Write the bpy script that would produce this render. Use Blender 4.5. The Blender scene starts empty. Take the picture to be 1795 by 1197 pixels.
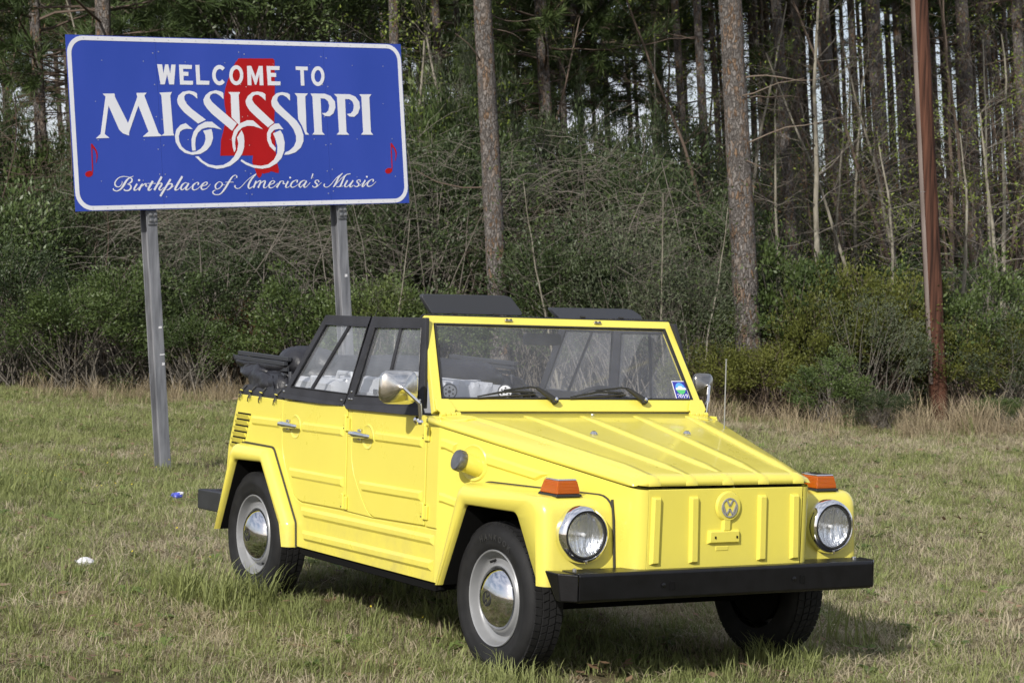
import bpy, math, random
import numpy as np
from mathutils import Vector, Matrix
R_ = math.radians
rnd = random.Random(7)
scene = bpy.context.scene
COL = scene.collection
# ------------------------------------------------------------------ camera
# world axes: x = where the car points, y = the car's left, z = normal of the verge, metres
CAM_LOC = Vector((7.9447, -5.5370, 1.6260))
yaw, pitch, roll = R_(148.584), R_(-1.3277), R_(2.0026)
fwd = Vector((math.cos(pitch) * math.cos(yaw), math.cos(pitch) * math.sin(yaw), math.sin(pitch)))
rgt0 = fwd.cross(Vector((0, 0, 1))).normalized()
up0 = rgt0.cross(fwd)
RGT = math.cos(roll) * rgt0 + math.sin(roll) * up0
UPC = -math.sin(roll) * rgt0 + math.cos(roll) * up0
cam = bpy.data.cameras.new('camera')
cam.sensor_width = 36.0
cam.sensor_fit = 'HORIZONTAL'
cam.lens = 77.14
cam.clip_start = 0.1
cam.clip_end = 2000
cam.dof.use_dof = True
cam.dof.focus_distance = 9.6
cam.dof.aperture_fstop = 14
cam_ob = bpy.data.objects.new('camera', cam)
COL.objects.link(cam_ob)
m3 = Matrix((RGT, UPC, -fwd)).transposed()
cam_ob.matrix_world = Matrix.Translation(CAM_LOC) @ m3.to_4x4()
scene.camera = cam_ob
# ------------------------------------------------------------------ sky + sun
SUN_EL, SUN_AZ = R_(31), R_(-56)
SUN = Vector((math.cos(SUN_EL) * math.cos(SUN_AZ), math.cos(SUN_EL) * math.sin(SUN_AZ), math.sin(SUN_EL)))
world = bpy.data.worlds.new('World')
scene.world = world
world.use_nodes = True
wn, wl = world.node_tree.nodes, world.node_tree.links
wn.clear()
w_out = wn.new('ShaderNodeOutputWorld')
w_bg = wn.new('ShaderNodeBackground')
w_sky = wn.new('ShaderNodeTexSky')
w_sky.sky_type = 'NISHITA'
w_sky.sun_disc = False
w_sky.sun_elevation = SUN_EL
w_sky.sun_rotation = math.atan2(SUN.x, SUN.y)
w_sky.air_density = 1.0
w_sky.dust_density = 1.6
w_sky.ozone_density = 1.0
# thin broken cloud over the blue, the same all round
w_co = wn.new('ShaderNodeTexCoord')
w_map = wn.new('ShaderNodeMapping')
w_map.inputs['Scale'].default_value = (1.6, 1.6, 4.5)
w_noi = wn.new('ShaderNodeTexNoise')
w_noi.inputs['Scale'].default_value = 1.9
w_noi.inputs['Detail'].default_value = 9
w_noi.inputs['Roughness'].default_value = 0.62
w_rmp = wn.new('ShaderNodeValToRGB')
w_rmp.color_ramp.elements[0].position = 0.36
w_rmp.color_ramp.elements[0].color = (0.15, 0.15, 0.15, 1)
w_rmp.color_ramp.elements[1].position = 0.62
w_rmp.color_ramp.elements[1].color = (0.9, 0.9, 0.9, 1)
w_mix = wn.new('ShaderNodeMixRGB')
w_mix.inputs[2].default_value = (7.9, 8.1, 9.0, 1)
wl.new(w_co.outputs['Generated'], w_map.inputs['Vector'])
wl.new(w_map.outputs[0], w_noi.inputs['Vector'])
wl.new(w_noi.outputs['Fac'], w_rmp.inputs['Fac'])
wl.new(w_rmp.outputs['Color'], w_mix.inputs[0])
wl.new(w_sky.outputs[0], w_mix.inputs[1])
wl.new(w_mix.outputs[0], w_bg.inputs['Color'])
w_bg.inputs['Strength'].default_value = 0.10
wl.new(w_bg.outputs[0], w_out.inputs['Surface'])
sun = bpy.data.lights.new('sun', 'SUN')
sun.energy = 4.5
sun.angle = R_(1.0)
sun.color = (1.0, 0.955, 0.88)
sun_ob = bpy.data.objects.new('sun', sun)
COL.objects.link(sun_ob)
sun_ob.location = SUN * 60
sun_ob.rotation_euler = SUN.to_track_quat('Z', 'Y').to_euler()
vs = scene.view_settings
vs.view_transform = 'Standard'
vs.look = 'None'
vs.exposure = 0.12
vs.gamma = 1.0
vs.use_curve_mapping = False
scene.cycles.max_bounces = 7
scene.cycles.diffuse_bounces = 2
scene.cycles.glossy_bounces = 3
scene.cycles.use_adaptive_sampling = True
scene.cycles.adaptive_threshold = 0.02
scene.cycles.transparent_max_bounces = 16
scene.cycles.caustics_reflective = False
scene.cycles.caustics_refractive = False
scene.cycles.use_denoising = True
scene.cycles.denoising_input_passes = 'RGB_ALBEDO_NORMAL'
scene.cycles.denoising_prefilter = 'ACCURATE'
UP = Vector((-0.058, -0.070, 0.9958)).normalized()      # plumb line: the verge falls away a little

def at(px, py, dep):
    """point seen at photo pixel (1795 wide) at a distance dep along the view axis"""
    return CAM_LOC + dep * (fwd + RGT * ((px - 897.5) / 3846.26) - UPC * ((py - 598.5) / 3846.26))

def ground_at(px, dep):
    """point of the ground plane under image column px at distance dep"""
    a = CAM_LOC + dep * (fwd + RGT * ((px - 897.5) / 3846.26))
    t = a.z / UPC.z
    return a - UPC * t
# ------------------------------------------------------------------ materials
MATS = {}
def nodes_of(name):
    m = bpy.data.materials.new(name)
    m.use_nodes = True
    n, l = m.node_tree.nodes, m.node_tree.links
    return m, n, l, n['Principled BSDF']

def mat(name, col, rough=0.5, metal=0.0, var=0.0, vscale=8.0, bump=0.0, bscale=60.0, coat=0.0, spec=0.5, col2=None, stretch=None, detail=4):
    m, n, l, p = nodes_of(name)
    p.inputs['Base Color'].default_value = (*col, 1)
    p.inputs['Roughness'].default_value = rough
    p.inputs['Metallic'].default_value = metal
    p.inputs['Specular IOR Level'].default_value = spec
    p.inputs['Coat Weight'].default_value = coat
    p.inputs['Coat Roughness'].default_value = 0.06
    co = n.new('ShaderNodeTexCoord')
    vec = co.outputs['Object']
    if stretch:
        mp = n.new('ShaderNodeMapping')
        mp.inputs['Scale'].default_value = stretch
        l.new(vec, mp.inputs[0])
        vec = mp.outputs[0]
    if var > 0 or col2:
        nz = n.new('ShaderNodeTexNoise')
        nz.inputs['Scale'].default_value = vscale
        nz.inputs['Detail'].default_value = detail
        l.new(vec, nz.inputs['Vector'])
        rp = n.new('ShaderNodeValToRGB')
        c2 = col2 or tuple(c * (1 + var) for c in col)
        c1 = col if col2 else tuple(c * (1 - var) for c in col)
        rp.color_ramp.elements[0].position = 0.34
        rp.color_ramp.elements[1].position = 0.66
        rp.color_ramp.elements[0].color = (*c1, 1)
        rp.color_ramp.elements[1].color = (*c2, 1)
        l.new(nz.outputs['Fac'], rp.inputs['Fac'])
        l.new(rp.outputs['Color'], p.inputs['Base Color'])
    if bump > 0:
        nb = n.new('ShaderNodeTexNoise')
        nb.inputs['Scale'].default_value = bscale
        nb.inputs['Detail'].default_value = 4
        l.new(vec, nb.inputs['Vector'])
        b = n.new('ShaderNodeBump')
        b.inputs['Strength'].default_value = bump
        b.inputs['Distance'].default_value = 0.02
        l.new(nb.outputs['Fac'], b.inputs['Height'])
        l.new(b.outputs[0], p.inputs['Normal'])
    MATS[name] = m
    return m

def glass_mat(name, tint, haze, gloss_rough=0.02, ior=1.45, wob=0.0):
    m = bpy.data.materials.new(name)
    m.use_nodes = True
    n, l = m.node_tree.nodes, m.node_tree.links
    n.clear()
    out = n.new('ShaderNodeOutputMaterial')
    tr = n.new('ShaderNodeBsdfTransparent')
    tr.inputs[0].default_value = (*tint, 1)
    df = n.new('ShaderNodeBsdfDiffuse')
    df.inputs[0].default_value = (0.62, 0.64, 0.70, 1)
    gl = n.new('ShaderNodeBsdfGlossy')
    gl.inputs['Roughness'].default_value = gloss_rough
    # Schlick reflectance, the same from either side of the sheet
    lw = n.new('ShaderNodeLayerWeight')
    lw.inputs[0].default_value = 0.5
    pw = n.new('ShaderNodeMath')
    pw.operation = 'POWER'
    pw.inputs[1].default_value = 4.0
    fr = n.new('ShaderNodeMath')
    fr.operation = 'MULTIPLY_ADD'
    fr.inputs[1].default_value = 0.9
    fr.inputs[2].default_value = ((ior - 1) / (ior + 1)) ** 2 * 1.8
    l.new(lw.outputs['Facing'], pw.inputs[0])
    l.new(pw.outputs[0], fr.inputs[0])
    m1 = n.new('ShaderNodeMixShader')
    m1.inputs[0].default_value = haze
    m2 = n.new('ShaderNodeMixShader')
    l.new(tr.outputs[0], m1.inputs[1])
    l.new(df.outputs[0], m1.inputs[2])
    l.new(fr.outputs[0], m2.inputs[0])
    l.new(m1.outputs[0], m2.inputs[1])
    l.new(gl.outputs[0], m2.inputs[2])
    l.new(m2.outputs[0], out.inputs[0])
    co = n.new('ShaderNodeTexCoord')
    if wob:
        nb = n.new('ShaderNodeTexNoise')
        nb.inputs['Scale'].default_value = 5
        nb.inputs['Detail'].default_value = 2
        b = n.new('ShaderNodeBump')
        b.inputs['Strength'].default_value = wob
        b.inputs['Distance'].default_value = 0.03
        l.new(co.outputs['Object'], nb.inputs['Vector'])
        l.new(nb.outputs['Fac'], b.inputs['Height'])
        l.new(b.outputs[0], gl.inputs['Normal'])
    dn = n.new('ShaderNodeTexNoise')
    dn.inputs['Scale'].default_value = 9
    dn.inputs['Detail'].default_value = 6
    mr = n.new('ShaderNodeMapRange')
    mr.inputs['From Min'].default_value = 0.3
    mr.inputs['From Max'].default_value = 0.7
    mr.inputs['To Min'].default_value = haze * 0.7
    mr.inputs['To Max'].default_value = haze * 1.3
    l.new(co.outputs['Object'], dn.inputs['Vector'])
    l.new(dn.outputs['Fac'], mr.inputs['Value'])
    l.new(mr.outputs[0], m1.inputs[0])
    MATS[name] = m
    return m

# paint: faint orange peel and road dust towards a duller yellow
mat('paint', (0.705, 0.618, 0.100), rough=0.30, var=0.018, vscale=3.0, bump=0.010, bscale=90, coat=0.4)
# road dust thrown up in blotches on the lower panels
_m = MATS['paint']
n, l = _m.node_tree.nodes, _m.node_tree.links
p = n['Principled BSDF']
co = n.new('ShaderNodeTexCoord')
sx = n.new('ShaderNodeSeparateXYZ')
l.new(co.outputs['Object'], sx.inputs[0])
mr = n.new('ShaderNodeMapRange')
mr.inputs['From Min'].default_value = 0.62
mr.inputs['From Max'].default_value = 0.30
l.new(sx.outputs['Z'], mr.inputs['Value'])
nz = n.new('ShaderNodeTexNoise')
nz.inputs['Scale'].default_value = 5.5
nz.inputs['Detail'].default_value = 10
nz.inputs['Roughness'].default_value = 0.7
l.new(co.outputs['Object'], nz.inputs['Vector'])
m2 = n.new('ShaderNodeMapRange')
m2.inputs['From Min'].default_value = 0.42
m2.inputs['From Max'].default_value = 0.72
m2.inputs['To Max'].default_value = 0.55
l.new(nz.outputs['Fac'], m2.inputs['Value'])
mu = n.new('ShaderNodeMath')
mu.operation = 'MULTIPLY'
l.new(mr.outputs[0], mu.inputs[0])
l.new(m2.outputs[0], mu.inputs[1])
dm = n.new('ShaderNodeMixRGB')
dm.inputs[2].default_value = (0.33, 0.27, 0.14, 1)
l.new(mu.outputs[0], dm.inputs[0])
l.new(p.inputs['Base Color'].links[0].from_socket, dm.inputs[1])
l.new(dm.outputs[0], p.inputs['Base Color'])
rr = n.new('ShaderNodeMapRange')
rr.inputs['From Min'].default_value = 0.3
rr.inputs['From Max'].default_value = 0.7
rr.inputs['To Min'].default_value = 0.24
rr.inputs['To Max'].default_value = 0.40
l.new(nz.outputs['Fac'], rr.inputs['Value'])
l.new(rr.outputs[0], p.inputs['Roughness'])
# the nose wears road specks
mm = MATS['paint'].copy()
mm.name = 'paint_specked'
n, l = mm.node_tree.nodes, mm.node_tree.links
p = n['Principled BSDF']
vo = n.new('ShaderNodeTexVoronoi')
vo.inputs['Scale'].default_value = 16
co = n.new('ShaderNodeTexCoord')
l.new(co.outputs['Object'], vo.inputs['Vector'])
rp = n.new('ShaderNodeValToRGB')
rp.color_ramp.elements[0].position = 0.055
rp.color_ramp.elements[0].color = (1, 1, 1, 1)
rp.color_ramp.elements[1].position = 0.075
rp.color_ramp.elements[1].color = (0, 0, 0, 1)
l.new(vo.outputs['Distance'], rp.inputs['Fac'])
sk = n.new('ShaderNodeSeparateColor')
l.new(vo.outputs['Color'], sk.inputs[0])
gt = n.new('ShaderNodeMath')
gt.operation = 'GREATER_THAN'
gt.inputs[1].default_value = 0.78
l.new(sk.outputs[0], gt.inputs[0])
mu = n.new('ShaderNodeMath')
mu.operation = 'MULTIPLY'
l.new(rp.outputs[0], mu.inputs[0])
l.new(gt.outputs[0], mu.inputs[1])
mx = n.new('ShaderNodeMixRGB')
src = p.inputs['Base Color'].links[0].from_socket
l.new(mu.outputs[0], mx.inputs[0])
l.new(src, mx.inputs[1])
mx.inputs[2].default_value = (0.12, 0.09, 0.04, 1)
l.new(mx.outputs[0], p.inputs['Base Color'])
MATS['paint_specked'] = mm
mat('seam_dark', (0.03, 0.028, 0.02), rough=0.8)
mat('black_metal', (0.005, 0.005, 0.006), spec=0.35, rough=0.30, var=0.25, vscale=20, bump=0.03, bscale=120)
mat('rear_bumper_black', (0.022, 0.023, 0.026), rough=0.45, var=0.2, vscale=10)
mat('rubber', (0.012, 0.012, 0.013), spec=0.3, rough=0.72, var=0.25, vscale=14, bump=0.05, bscale=150)
mat('well_black', (0.006, 0.006, 0.006), rough=0.95, spec=0.1)
mat('wheel_silver', (0.25, 0.255, 0.265), rough=0.40, metal=0.2, var=0.06, vscale=12)
mat('chrome', (0.86, 0.86, 0.87), rough=0.05, metal=1.0)
mat('old_chrome', (0.70, 0.68, 0.64), rough=0.16, metal=1.0, var=0.12, vscale=30)
mat('canvas', (0.020, 0.021, 0.027), rough=0.82, var=0.25, vscale=9, bump=0.25, bscale=220)
mat('vinyl_black', (0.014, 0.014, 0.018), rough=0.46, var=0.2, vscale=7, bump=0.35, bscale=26)
mat('visor_vinyl', (0.028, 0.030, 0.036), rough=0.55, bump=0.08, bscale=200)
mat('gasket', (0.020, 0.020, 0.019), rough=0.6)
mat('case_silver', (0.50, 0.51, 0.535), rough=0.35, metal=0.15, var=0.05, vscale=9)
mat('cap_grey', (0.20, 0.20, 0.21), rough=0.38, metal=0.8, var=0.15, vscale=40)
mat('tyre_letter', (0.022, 0.022, 0.023), rough=0.6)
mat('interior_black', (0.018, 0.018, 0.019), rough=0.7)
mat('white_print', (0.80, 0.80, 0.80), rough=0.5)
mat('sticker_blue', (0.03, 0.035, 0.30), rough=0.4)
mat('sticker_sky', (0.10, 0.35, 0.80), rough=0.4)
mat('sticker_green', (0.08, 0.45, 0.16), rough=0.4)
mat('red_plastic', (0.55, 0.02, 0.02), rough=0.4)
mat('sign_blue', (0.024, 0.057, 0.335), rough=0.5, spec=0.25, vscale=1.7, col2=(0.032, 0.066, 0.375), detail=8, stretch=(1, 1, 0.35))
mat('sign_white', (0.66, 0.67, 0.72), rough=0.5, var=0.03, vscale=3)
mat('sign_red', (0.36, 0.006, 0.008), spec=0.2, rough=0.6, var=0.06, vscale=3)
mat('sign_back', (0.45, 0.46, 0.47), rough=0.45, metal=0.6)
mat('galv', (0.13, 0.135, 0.15), rough=0.6, metal=0.3, col2=(0.25, 0.255, 0.275), vscale=22, stretch=(1, 1, 0.12), bump=0.05, bscale=40)
mat('galv_plate', (0.16, 0.165, 0.175), rough=0.55, metal=0.3, var=0.2, vscale=30)
mat('paper', (0.62, 0.62, 0.64), rough=0.9)
mat('hub_chrome', (0.66, 0.67, 0.70), rough=0.09, metal=1.0)
mat('dark_reflection_chrome', (0.36, 0.34, 0.31), rough=0.22, metal=1.0)  # far mirror shell: its dark reflection is put into the metal's colour
mat('wrapper_blue', (0.08, 0.10, 0.50), rough=0.3)
# amber lens
m, n, l, p = nodes_of('amber')
p.inputs['Base Color'].default_value = (0.56, 0.120, 0.005, 1)
p.inputs['Roughness'].default_value = 0.16
p.inputs['Transmission Weight'].default_value = 0.30
p.inputs['Subsurface Weight'].default_value = 0.25
p.inputs['Subsurface Radius'].default_value = (0.03, 0.01, 0.003)
co = n.new('ShaderNodeTexCoord')
wv = n.new('ShaderNodeTexWave')
wv.inputs['Scale'].default_value = 55
wv.bands_direction = 'Z'
bp_ = n.new('ShaderNodeBump')
bp_.inputs['Strength'].default_value = 0.35
bp_.inputs['Distance'].default_value = 0.004
l.new(co.outputs['Object'], wv.inputs['Vector'])
l.new(wv.outputs['Fac'], bp_.inputs['Height'])
l.new(bp_.outputs[0], p.inputs['Normal'])
MATS['amber'] = m
# fluted headlamp glass
m, n, l, p = nodes_of('lamp_glass')
p.inputs['Base Color'].default_value = (0.93, 0.95, 0.96, 1)
p.inputs['Roughness'].default_value = 0.05
p.inputs['Transmission Weight'].default_value = 0.85
p.inputs['IOR'].default_value = 1.3
co = n.new('ShaderNodeTexCoord')
mp = n.new('ShaderNodeMapping')
wv = n.new('ShaderNodeTexWave')
wv.inputs['Scale'].default_value = 26
wv.bands_direction = 'Y'
wv.inputs['Distortion'].default_value = 0.4
nz = n.new('ShaderNodeTexNoise')
nz.inputs['Scale'].default_value = 18
ad = n.new('ShaderNodeMath')
ad.operation = 'ADD'
bp_ = n.new('ShaderNodeBump')
bp_.inputs['Strength'].default_value = 0.55
bp_.inputs['Distance'].default_value = 0.01
l.new(co.outputs['Object'], wv.inputs['Vector'])
l.new(co.outputs['Object'], nz.inputs['Vector'])
l.new(wv.outputs['Fac'], ad.inputs[0])
l.new(nz.outputs['Fac'], ad.inputs[1])
l.new(ad.outputs[0], bp_.inputs['Height'])
l.new(bp_.outputs[0], p.inputs['Normal'])
MATS['lamp_glass'] = m
glass_mat('windshield_glass', (0.93, 0.94, 0.96), 0.05, 0.015, 1.5)
glass_mat('curtain_vinyl', (0.94, 0.95, 0.97), 0.13, 0.04, 1.5)
glass_mat('lamp_lens', (0.95, 0.96, 0.97), 0.05, 0.05, 1.5, wob=0.9)
mat('reflector', (0.82, 0.83, 0.85), rough=0.20, metal=0.95, bump=0.9, bscale=34, stretch=(1, 1.6, 0.22))
mat('badge', (0.50, 0.50, 0.51), rough=0.25, metal=0.6)
# ------------------------------------------------------------------ mesh helpers
def link(ob, parent=None):
    COL.objects.link(ob)
    if parent is not None:
        ob.parent = parent
    return ob

class MB:
    def __init__(s):
        s.v = []
        s.f = []
    def add(s, vs_, fs):
        o = len(s.v)
        s.v += [tuple(p) for p in vs_]
        s.f += [tuple(i + o for i in q) for q in fs]
        return s
    def box(s, c, d, rot=None):
        vs_ = [Vector((sx * d[0] / 2, sy * d[1] / 2, sz * d[2] / 2)) for sx in (-1, 1) for sy in (-1, 1) for sz in (-1, 1)]
        if rot is not None:
            vs_ = [rot @ p for p in vs_]
        vs_ = [p + Vector(c) for p in vs_]
        return s.add(vs_, [(0, 1, 3, 2), (4, 6, 7, 5), (0, 4, 5, 1), (2, 3, 7, 6), (0, 2, 6, 4), (1, 5, 7, 3)])
    def ext(s, loop, off):
        """closed prism from a 3d loop swept by a vector"""
        n_ = len(loop)
        a = [Vector(p) for p in loop]
        b = [p + Vector(off) for p in a]
        return s.add(a + b, [tuple(range(n_))[::-1], tuple(range(n_, 2 * n_))] + [(i, (i + 1) % n_, n_ + (i + 1) % n_, n_ + i) for i in range(n_)])
    def loops(s, ls, closed=False, cap0=False, cap1=False):
        n_ = len(ls[0])
        vs_ = [p for q in ls for p in q]
        fs = []
        for j in range(len(ls) - 1):
            for i in range(n_ if closed else n_ - 1):
                k = (i + 1) % n_
                fs.append((j * n_ + i, j * n_ + k, (j + 1) * n_ + k, (j + 1) * n_ + i))
        if cap0:
            fs.append(tuple(range(n_))[::-1])
        if cap1:
            fs.append(tuple(range((len(ls) - 1) * n_, len(ls) * n_)))
        return s.add(vs_, fs)
    def tube(s, pts, r, sides=8, caps=True):
        pts = [Vector(p) for p in pts]
        rs = r if isinstance(r, (list, tuple)) else [r] * len(pts)
        ls = []
        ref = None
        for i, p in enumerate(pts):
            d = (pts[min(i + 1, len(pts) - 1)] - pts[max(i - 1, 0)]).normalized()
            if ref is None:
                ref = d.orthogonal().normalized()
            ref = (ref - d * ref.dot(d))
            ref = ref.normalized() if ref.length > 1e-6 else d.orthogonal().normalized()
            q = d.cross(ref)
            ls.append([p + rs[i] * (math.cos(a) * ref + math.sin(a) * q) for a in (2 * math.pi * k / sides for k in range(sides))])
        return s.loops(ls, closed=True, cap0=caps, cap1=caps)
    def lathe(s, prof, o, ax, sides=40, cap0=False, cap1=False):
        """prof: list of (radius, distance along axis)"""
        ax = Vector(ax).normalized()
        e = ax.orthogonal().normalized()
        g = ax.cross(e)
        o = Vector(o)
        ls = [[o + ax * h + r * (math.cos(a) * e + math.sin(a) * g) for a in (2 * math.pi * k / sides for k in range(sides))] for r, h in prof]
        return s.loops(ls, closed=True, cap0=cap0, cap1=cap1)
    def mirrored(s):
        q = MB()
        q.v = [(x, -y, z) for x, y, z in s.v]
        q.f = [tuple(reversed(f)) for f in s.f]
        return q
    def build(s, name, mt, parent=None, bevel=0.0, seg=2, ang=38, smooth=True, sub=0, bang=30):
        me = bpy.data.meshes.new(name)
        me.from_pydata([tuple(p) for p in s.v], [], s.f)
        me.validate(clean_customdata=False)
        import bmesh
        bm = bmesh.new()
        bm.from_mesh(me)
        bmesh.ops.remove_doubles(bm, verts=bm.verts, dist=1e-6)
        bmesh.ops.recalc_face_normals(bm, faces=bm.faces)
        bm.to_mesh(me)
        bm.free()
        if smooth:
            me.polygons.foreach_set('use_smooth', [True] * len(me.polygons))
            if not bevel:
                me.set_sharp_from_angle(angle=R_(ang))
        me.materials.append(MATS[mt] if isinstance(mt, str) else mt)
        ob = bpy.data.objects.new(name, me)
        link(ob, parent)
        if bevel:
            md = ob.modifiers.new('bevel', 'BEVEL')
            md.width = bevel
            md.segments = seg
            md.limit_method = 'ANGLE'
            md.angle_limit = R_(bang)
            md.harden_normals = True
        if sub:
            md = ob.modifiers.new('sub', 'SUBSURF')
            md.levels = md.render_levels = sub
        return ob

def empty(name, loc=(0, 0, 0), label=None, cat=None, group=None):
    o = bpy.data.objects.new(name, None)
    COL.objects.link(o)
    o.location = loc
    o.empty_display_size = 0.2
    if label:
        tag(o, label, cat, group)
    return o

def tag(o, label, cat, group=None):
    o['label'] = label
    o['category'] = cat
    if group:
        o['group'] = group
    return o

def fillet(pts, rs, seg=5):
    """open 2d polyline with rounded inner corners; the point count depends only on the number of corners"""
    out = [pts[0]]
    for i in range(1, len(pts) - 1):
        p, a, b = Vector(pts[i]), Vector(pts[i - 1]), Vector(pts[i + 1])
        r = rs[i - 1]
        da, db = (a - p).normalized(), (b - p).normalized()
        th = math.acos(max(-1, min(1, da.dot(db)))) / 2
        t = r / math.tan(th)
        c = p + (da + db).normalized() * (r / math.sin(th))
        s0, s1 = p + da * t - c, p + db * t - c
        tot = s0.angle(s1)
        for k in range(seg + 1):
            q = k / seg
            w0 = math.sin((1 - q) * tot) / math.sin(tot) if tot > 1e-4 else 1 - q
            w1 = math.sin(q * tot) / math.sin(tot) if tot > 1e-4 else q
            out.append(tuple(c + s0 * w0 + s1 * w1))
    out.append(pts[-1])
    return [tuple(p) for p in out]

def round_loop(pts, r, seg=4):
    """closed 2d polygon with all corners rounded"""
    out = []
    n_ = len(pts)
    for i in range(n_):
        q = fillet([pts[i - 1], pts[i], pts[(i + 1) % n_]], [r], seg)
        out += q[1:-1]
    return out
# ------------------------------------------------------------------ the car
car = empty('open_car', (0, 0, 0), 'yellow open-top utility car with flat ribbed panels parked on the grass', 'car')
YS = -0.760
def both(mb, name, mt, parent=car, **kw):
    a = mb.build(name, mt, parent, **kw)
    b = mb.mirrored().build(name, mt, parent, **kw)
    return a, b
def sub_both(mb, name, mt, parents, **kw):
    return mb.build(name, mt, parents[0], **kw), mb.mirrored().build(name, mt, parents[1], **kw)
def xz(pts, y):
    return [(p[0], y, p[1]) for p in pts]
# wall that closes in from the door line to the nose
WD = Vector((1.05, 0.302)).normalized()
WN = Vector((WD.y, -WD.x))
def wy(x):
    return -0.757 + (x + 0.45) * 0.302 / 1.05
def hood_edge(x):
    return 1.012 - 0.1614 * (x + 0.432)
def hood_top(x):
    return 0.893 - 0.1545 * (x - 0.61)
def wall(pts, d=0.0):
    return [(p[0] + WN.x * d, wy(p[0]) + WN.y * d, p[1]) for p in pts]
# side wall behind the pressed panels
DF = [(-1.303, 1.048), (-1.300, 0.865), (-1.290, 0.800), (-1.266, 0.740), (-1.228, 0.690), (-1.180, 0.635), (-1.130, 0.588), (-1.090, 0.563), (-1.045, 0.553), (-0.573, 0.567), (-0.577, 1.058)]
DR = [(-2.060, 1.036), (-2.056, 0.820), (-2.040, 0.765), (-2.005, 0.700), (-1.950, 0.622), (-1.905, 0.578), (-1.865, 0.558), (-1.815, 0.550), (-1.347, 0.557), (-1.352, 1.050)]
base = [(-2.60, 1.030), (-2.06, 1.030), (-0.46, 1.050), (-0.46, 0.335), (-1.86, 0.335), (-1.875, 0.44), (-2.15, 0.780), (-2.51, 0.780), (-2.632, 0.61), (-2.72, 0.61), (-2.708, 0.75)]
mb = MB().ext(xz(base, -0.7495), (0, 0.03, 0))
side_wall = both(mb, 'side_wall', 'paint')
# one-piece quarter panel and sill
g = 0.006
quarter = [(-2.605, 1.036), (-2.066, 1.036), (-2.062, 0.818), (-2.046, 0.762), (-2.011, 0.696), (-1.956, 0.617), (-1.909, 0.572), (-1.867, 0.552), (-1.815, 0.543), (-1.345, 0.549), (-1.05, 0.546), (-0.462, 0.561), (-0.462, 0.325), (-1.862, 0.322), (-1.878, 0.442), (-2.158, 0.784), (-2.515, 0.784), (-2.640, 0.60), (-2.735, 0.60), (-2.716, 0.75)]
mb = MB().ext(xz(quarter, YS), (0, 0.0105, 0))
quarter_panel = both(mb, 'quarter_panel', 'paint', bevel=0.0035)
pil = [(-1.345, 1.052), (-1.310, 1.052), (-1.306, 0.862), (-1.296, 0.797), (-1.272, 0.736), (-1.234, 0.686), (-1.186, 0.630), (-1.136, 0.583), (-1.094, 0.557), (-1.052, 0.550), (-1.341, 0.553)]
pillar = both(MB().ext(xz(pil, YS + 0.0005), (0, 0.010, 0)), 'pillar_panel', 'paint', bevel=0.003)
door_f = both(MB().ext(xz(DF, YS - 0.002), (0, 0.0125, 0)), 'front_door', 'paint', bevel=0.0045)
door_r = both(MB().ext(xz(DR, YS - 0.002), (0, 0.0125, 0)), 'rear_door', 'paint', bevel=0.0045)
cow = [(-0.570, 1.058), (-0.463, 1.060), (-0.463, 0.565), (-0.566, 0.565)]
cowl_side = both(MB().ext(xz(cow, YS), (0, 0.0105, 0)), 'cowl_side_panel', 'paint', bevel=0.003)

def rib(loop, nrm, h=0.011, ins=0.011):
    """pressed swage: wide foot, narrower top; loop = 3d quad on the panel face"""
    P = [Vector(p) for p in loop]
    nrm = Vector(nrm).normalized()
    n_ = len(P)
    top = []
    cen = sum(P, Vector((0, 0, 0))) / n_
    for i in range(n_):
        e0 = (P[i] - P[i - 1]).normalized()
        e1 = (P[(i + 1) % n_] - P[i]).normalized()
        n0, n1 = nrm.cross(e0), nrm.cross(e1)
        if n0.dot(cen - P[i]) + n1.dot(cen - P[i]) < 0:
            n0, n1 = -n0, -n1
        top.append(P[i] + (n0 + n1) * (ins / (1 + n0.dot(n1))) + nrm * h)
    low = [p - nrm * 0.002 for p in P]
    return MB().loops([low, P, top], closed=True, cap1=True)
def side_rib(q, parents, y=YS - 0.002, **kw):
    sub_both(rib(xz(q, y), (0, -1, 0), **kw), 'rib', 'paint', parents, bevel=0.0032, bang=20)
side_rib([(-1.825, 0.944), (-1.385, 0.950), (-1.385, 0.902), (-1.825, 0.894)], door_r)
side_rib([(-1.968, 0.706), (-1.370, 0.712), (-1.370, 0.662), (-1.925, 0.656)], door_r)
side_rib([(-1.056, 0.954), (-0.600, 0.958), (-0.606, 0.910), (-1.056, 0.904)], door_f)
side_rib([(-1.205, 0.710), (-0.594, 0.720), (-0.602, 0.672), (-1.172, 0.662)], door_f)
side_rib([(-2.420, 0.935), (-2.085, 0.940), (-2.085, 0.892), (-2.420, 0.886)], quarter_panel, y=YS)
side_rib([(-1.825, 0.524), (-0.478, 0.535), (-0.478, 0.487), (-1.780, 0.474)], quarter_panel, y=YS, h=0.014, ins=0.014)
side_rib([(-1.795, 0.412), (-0.476, 0.424), (-0.490, 0.372), (-1.768, 0.360)], quarter_panel, y=YS, h=0.014, ins=0.014)
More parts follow.
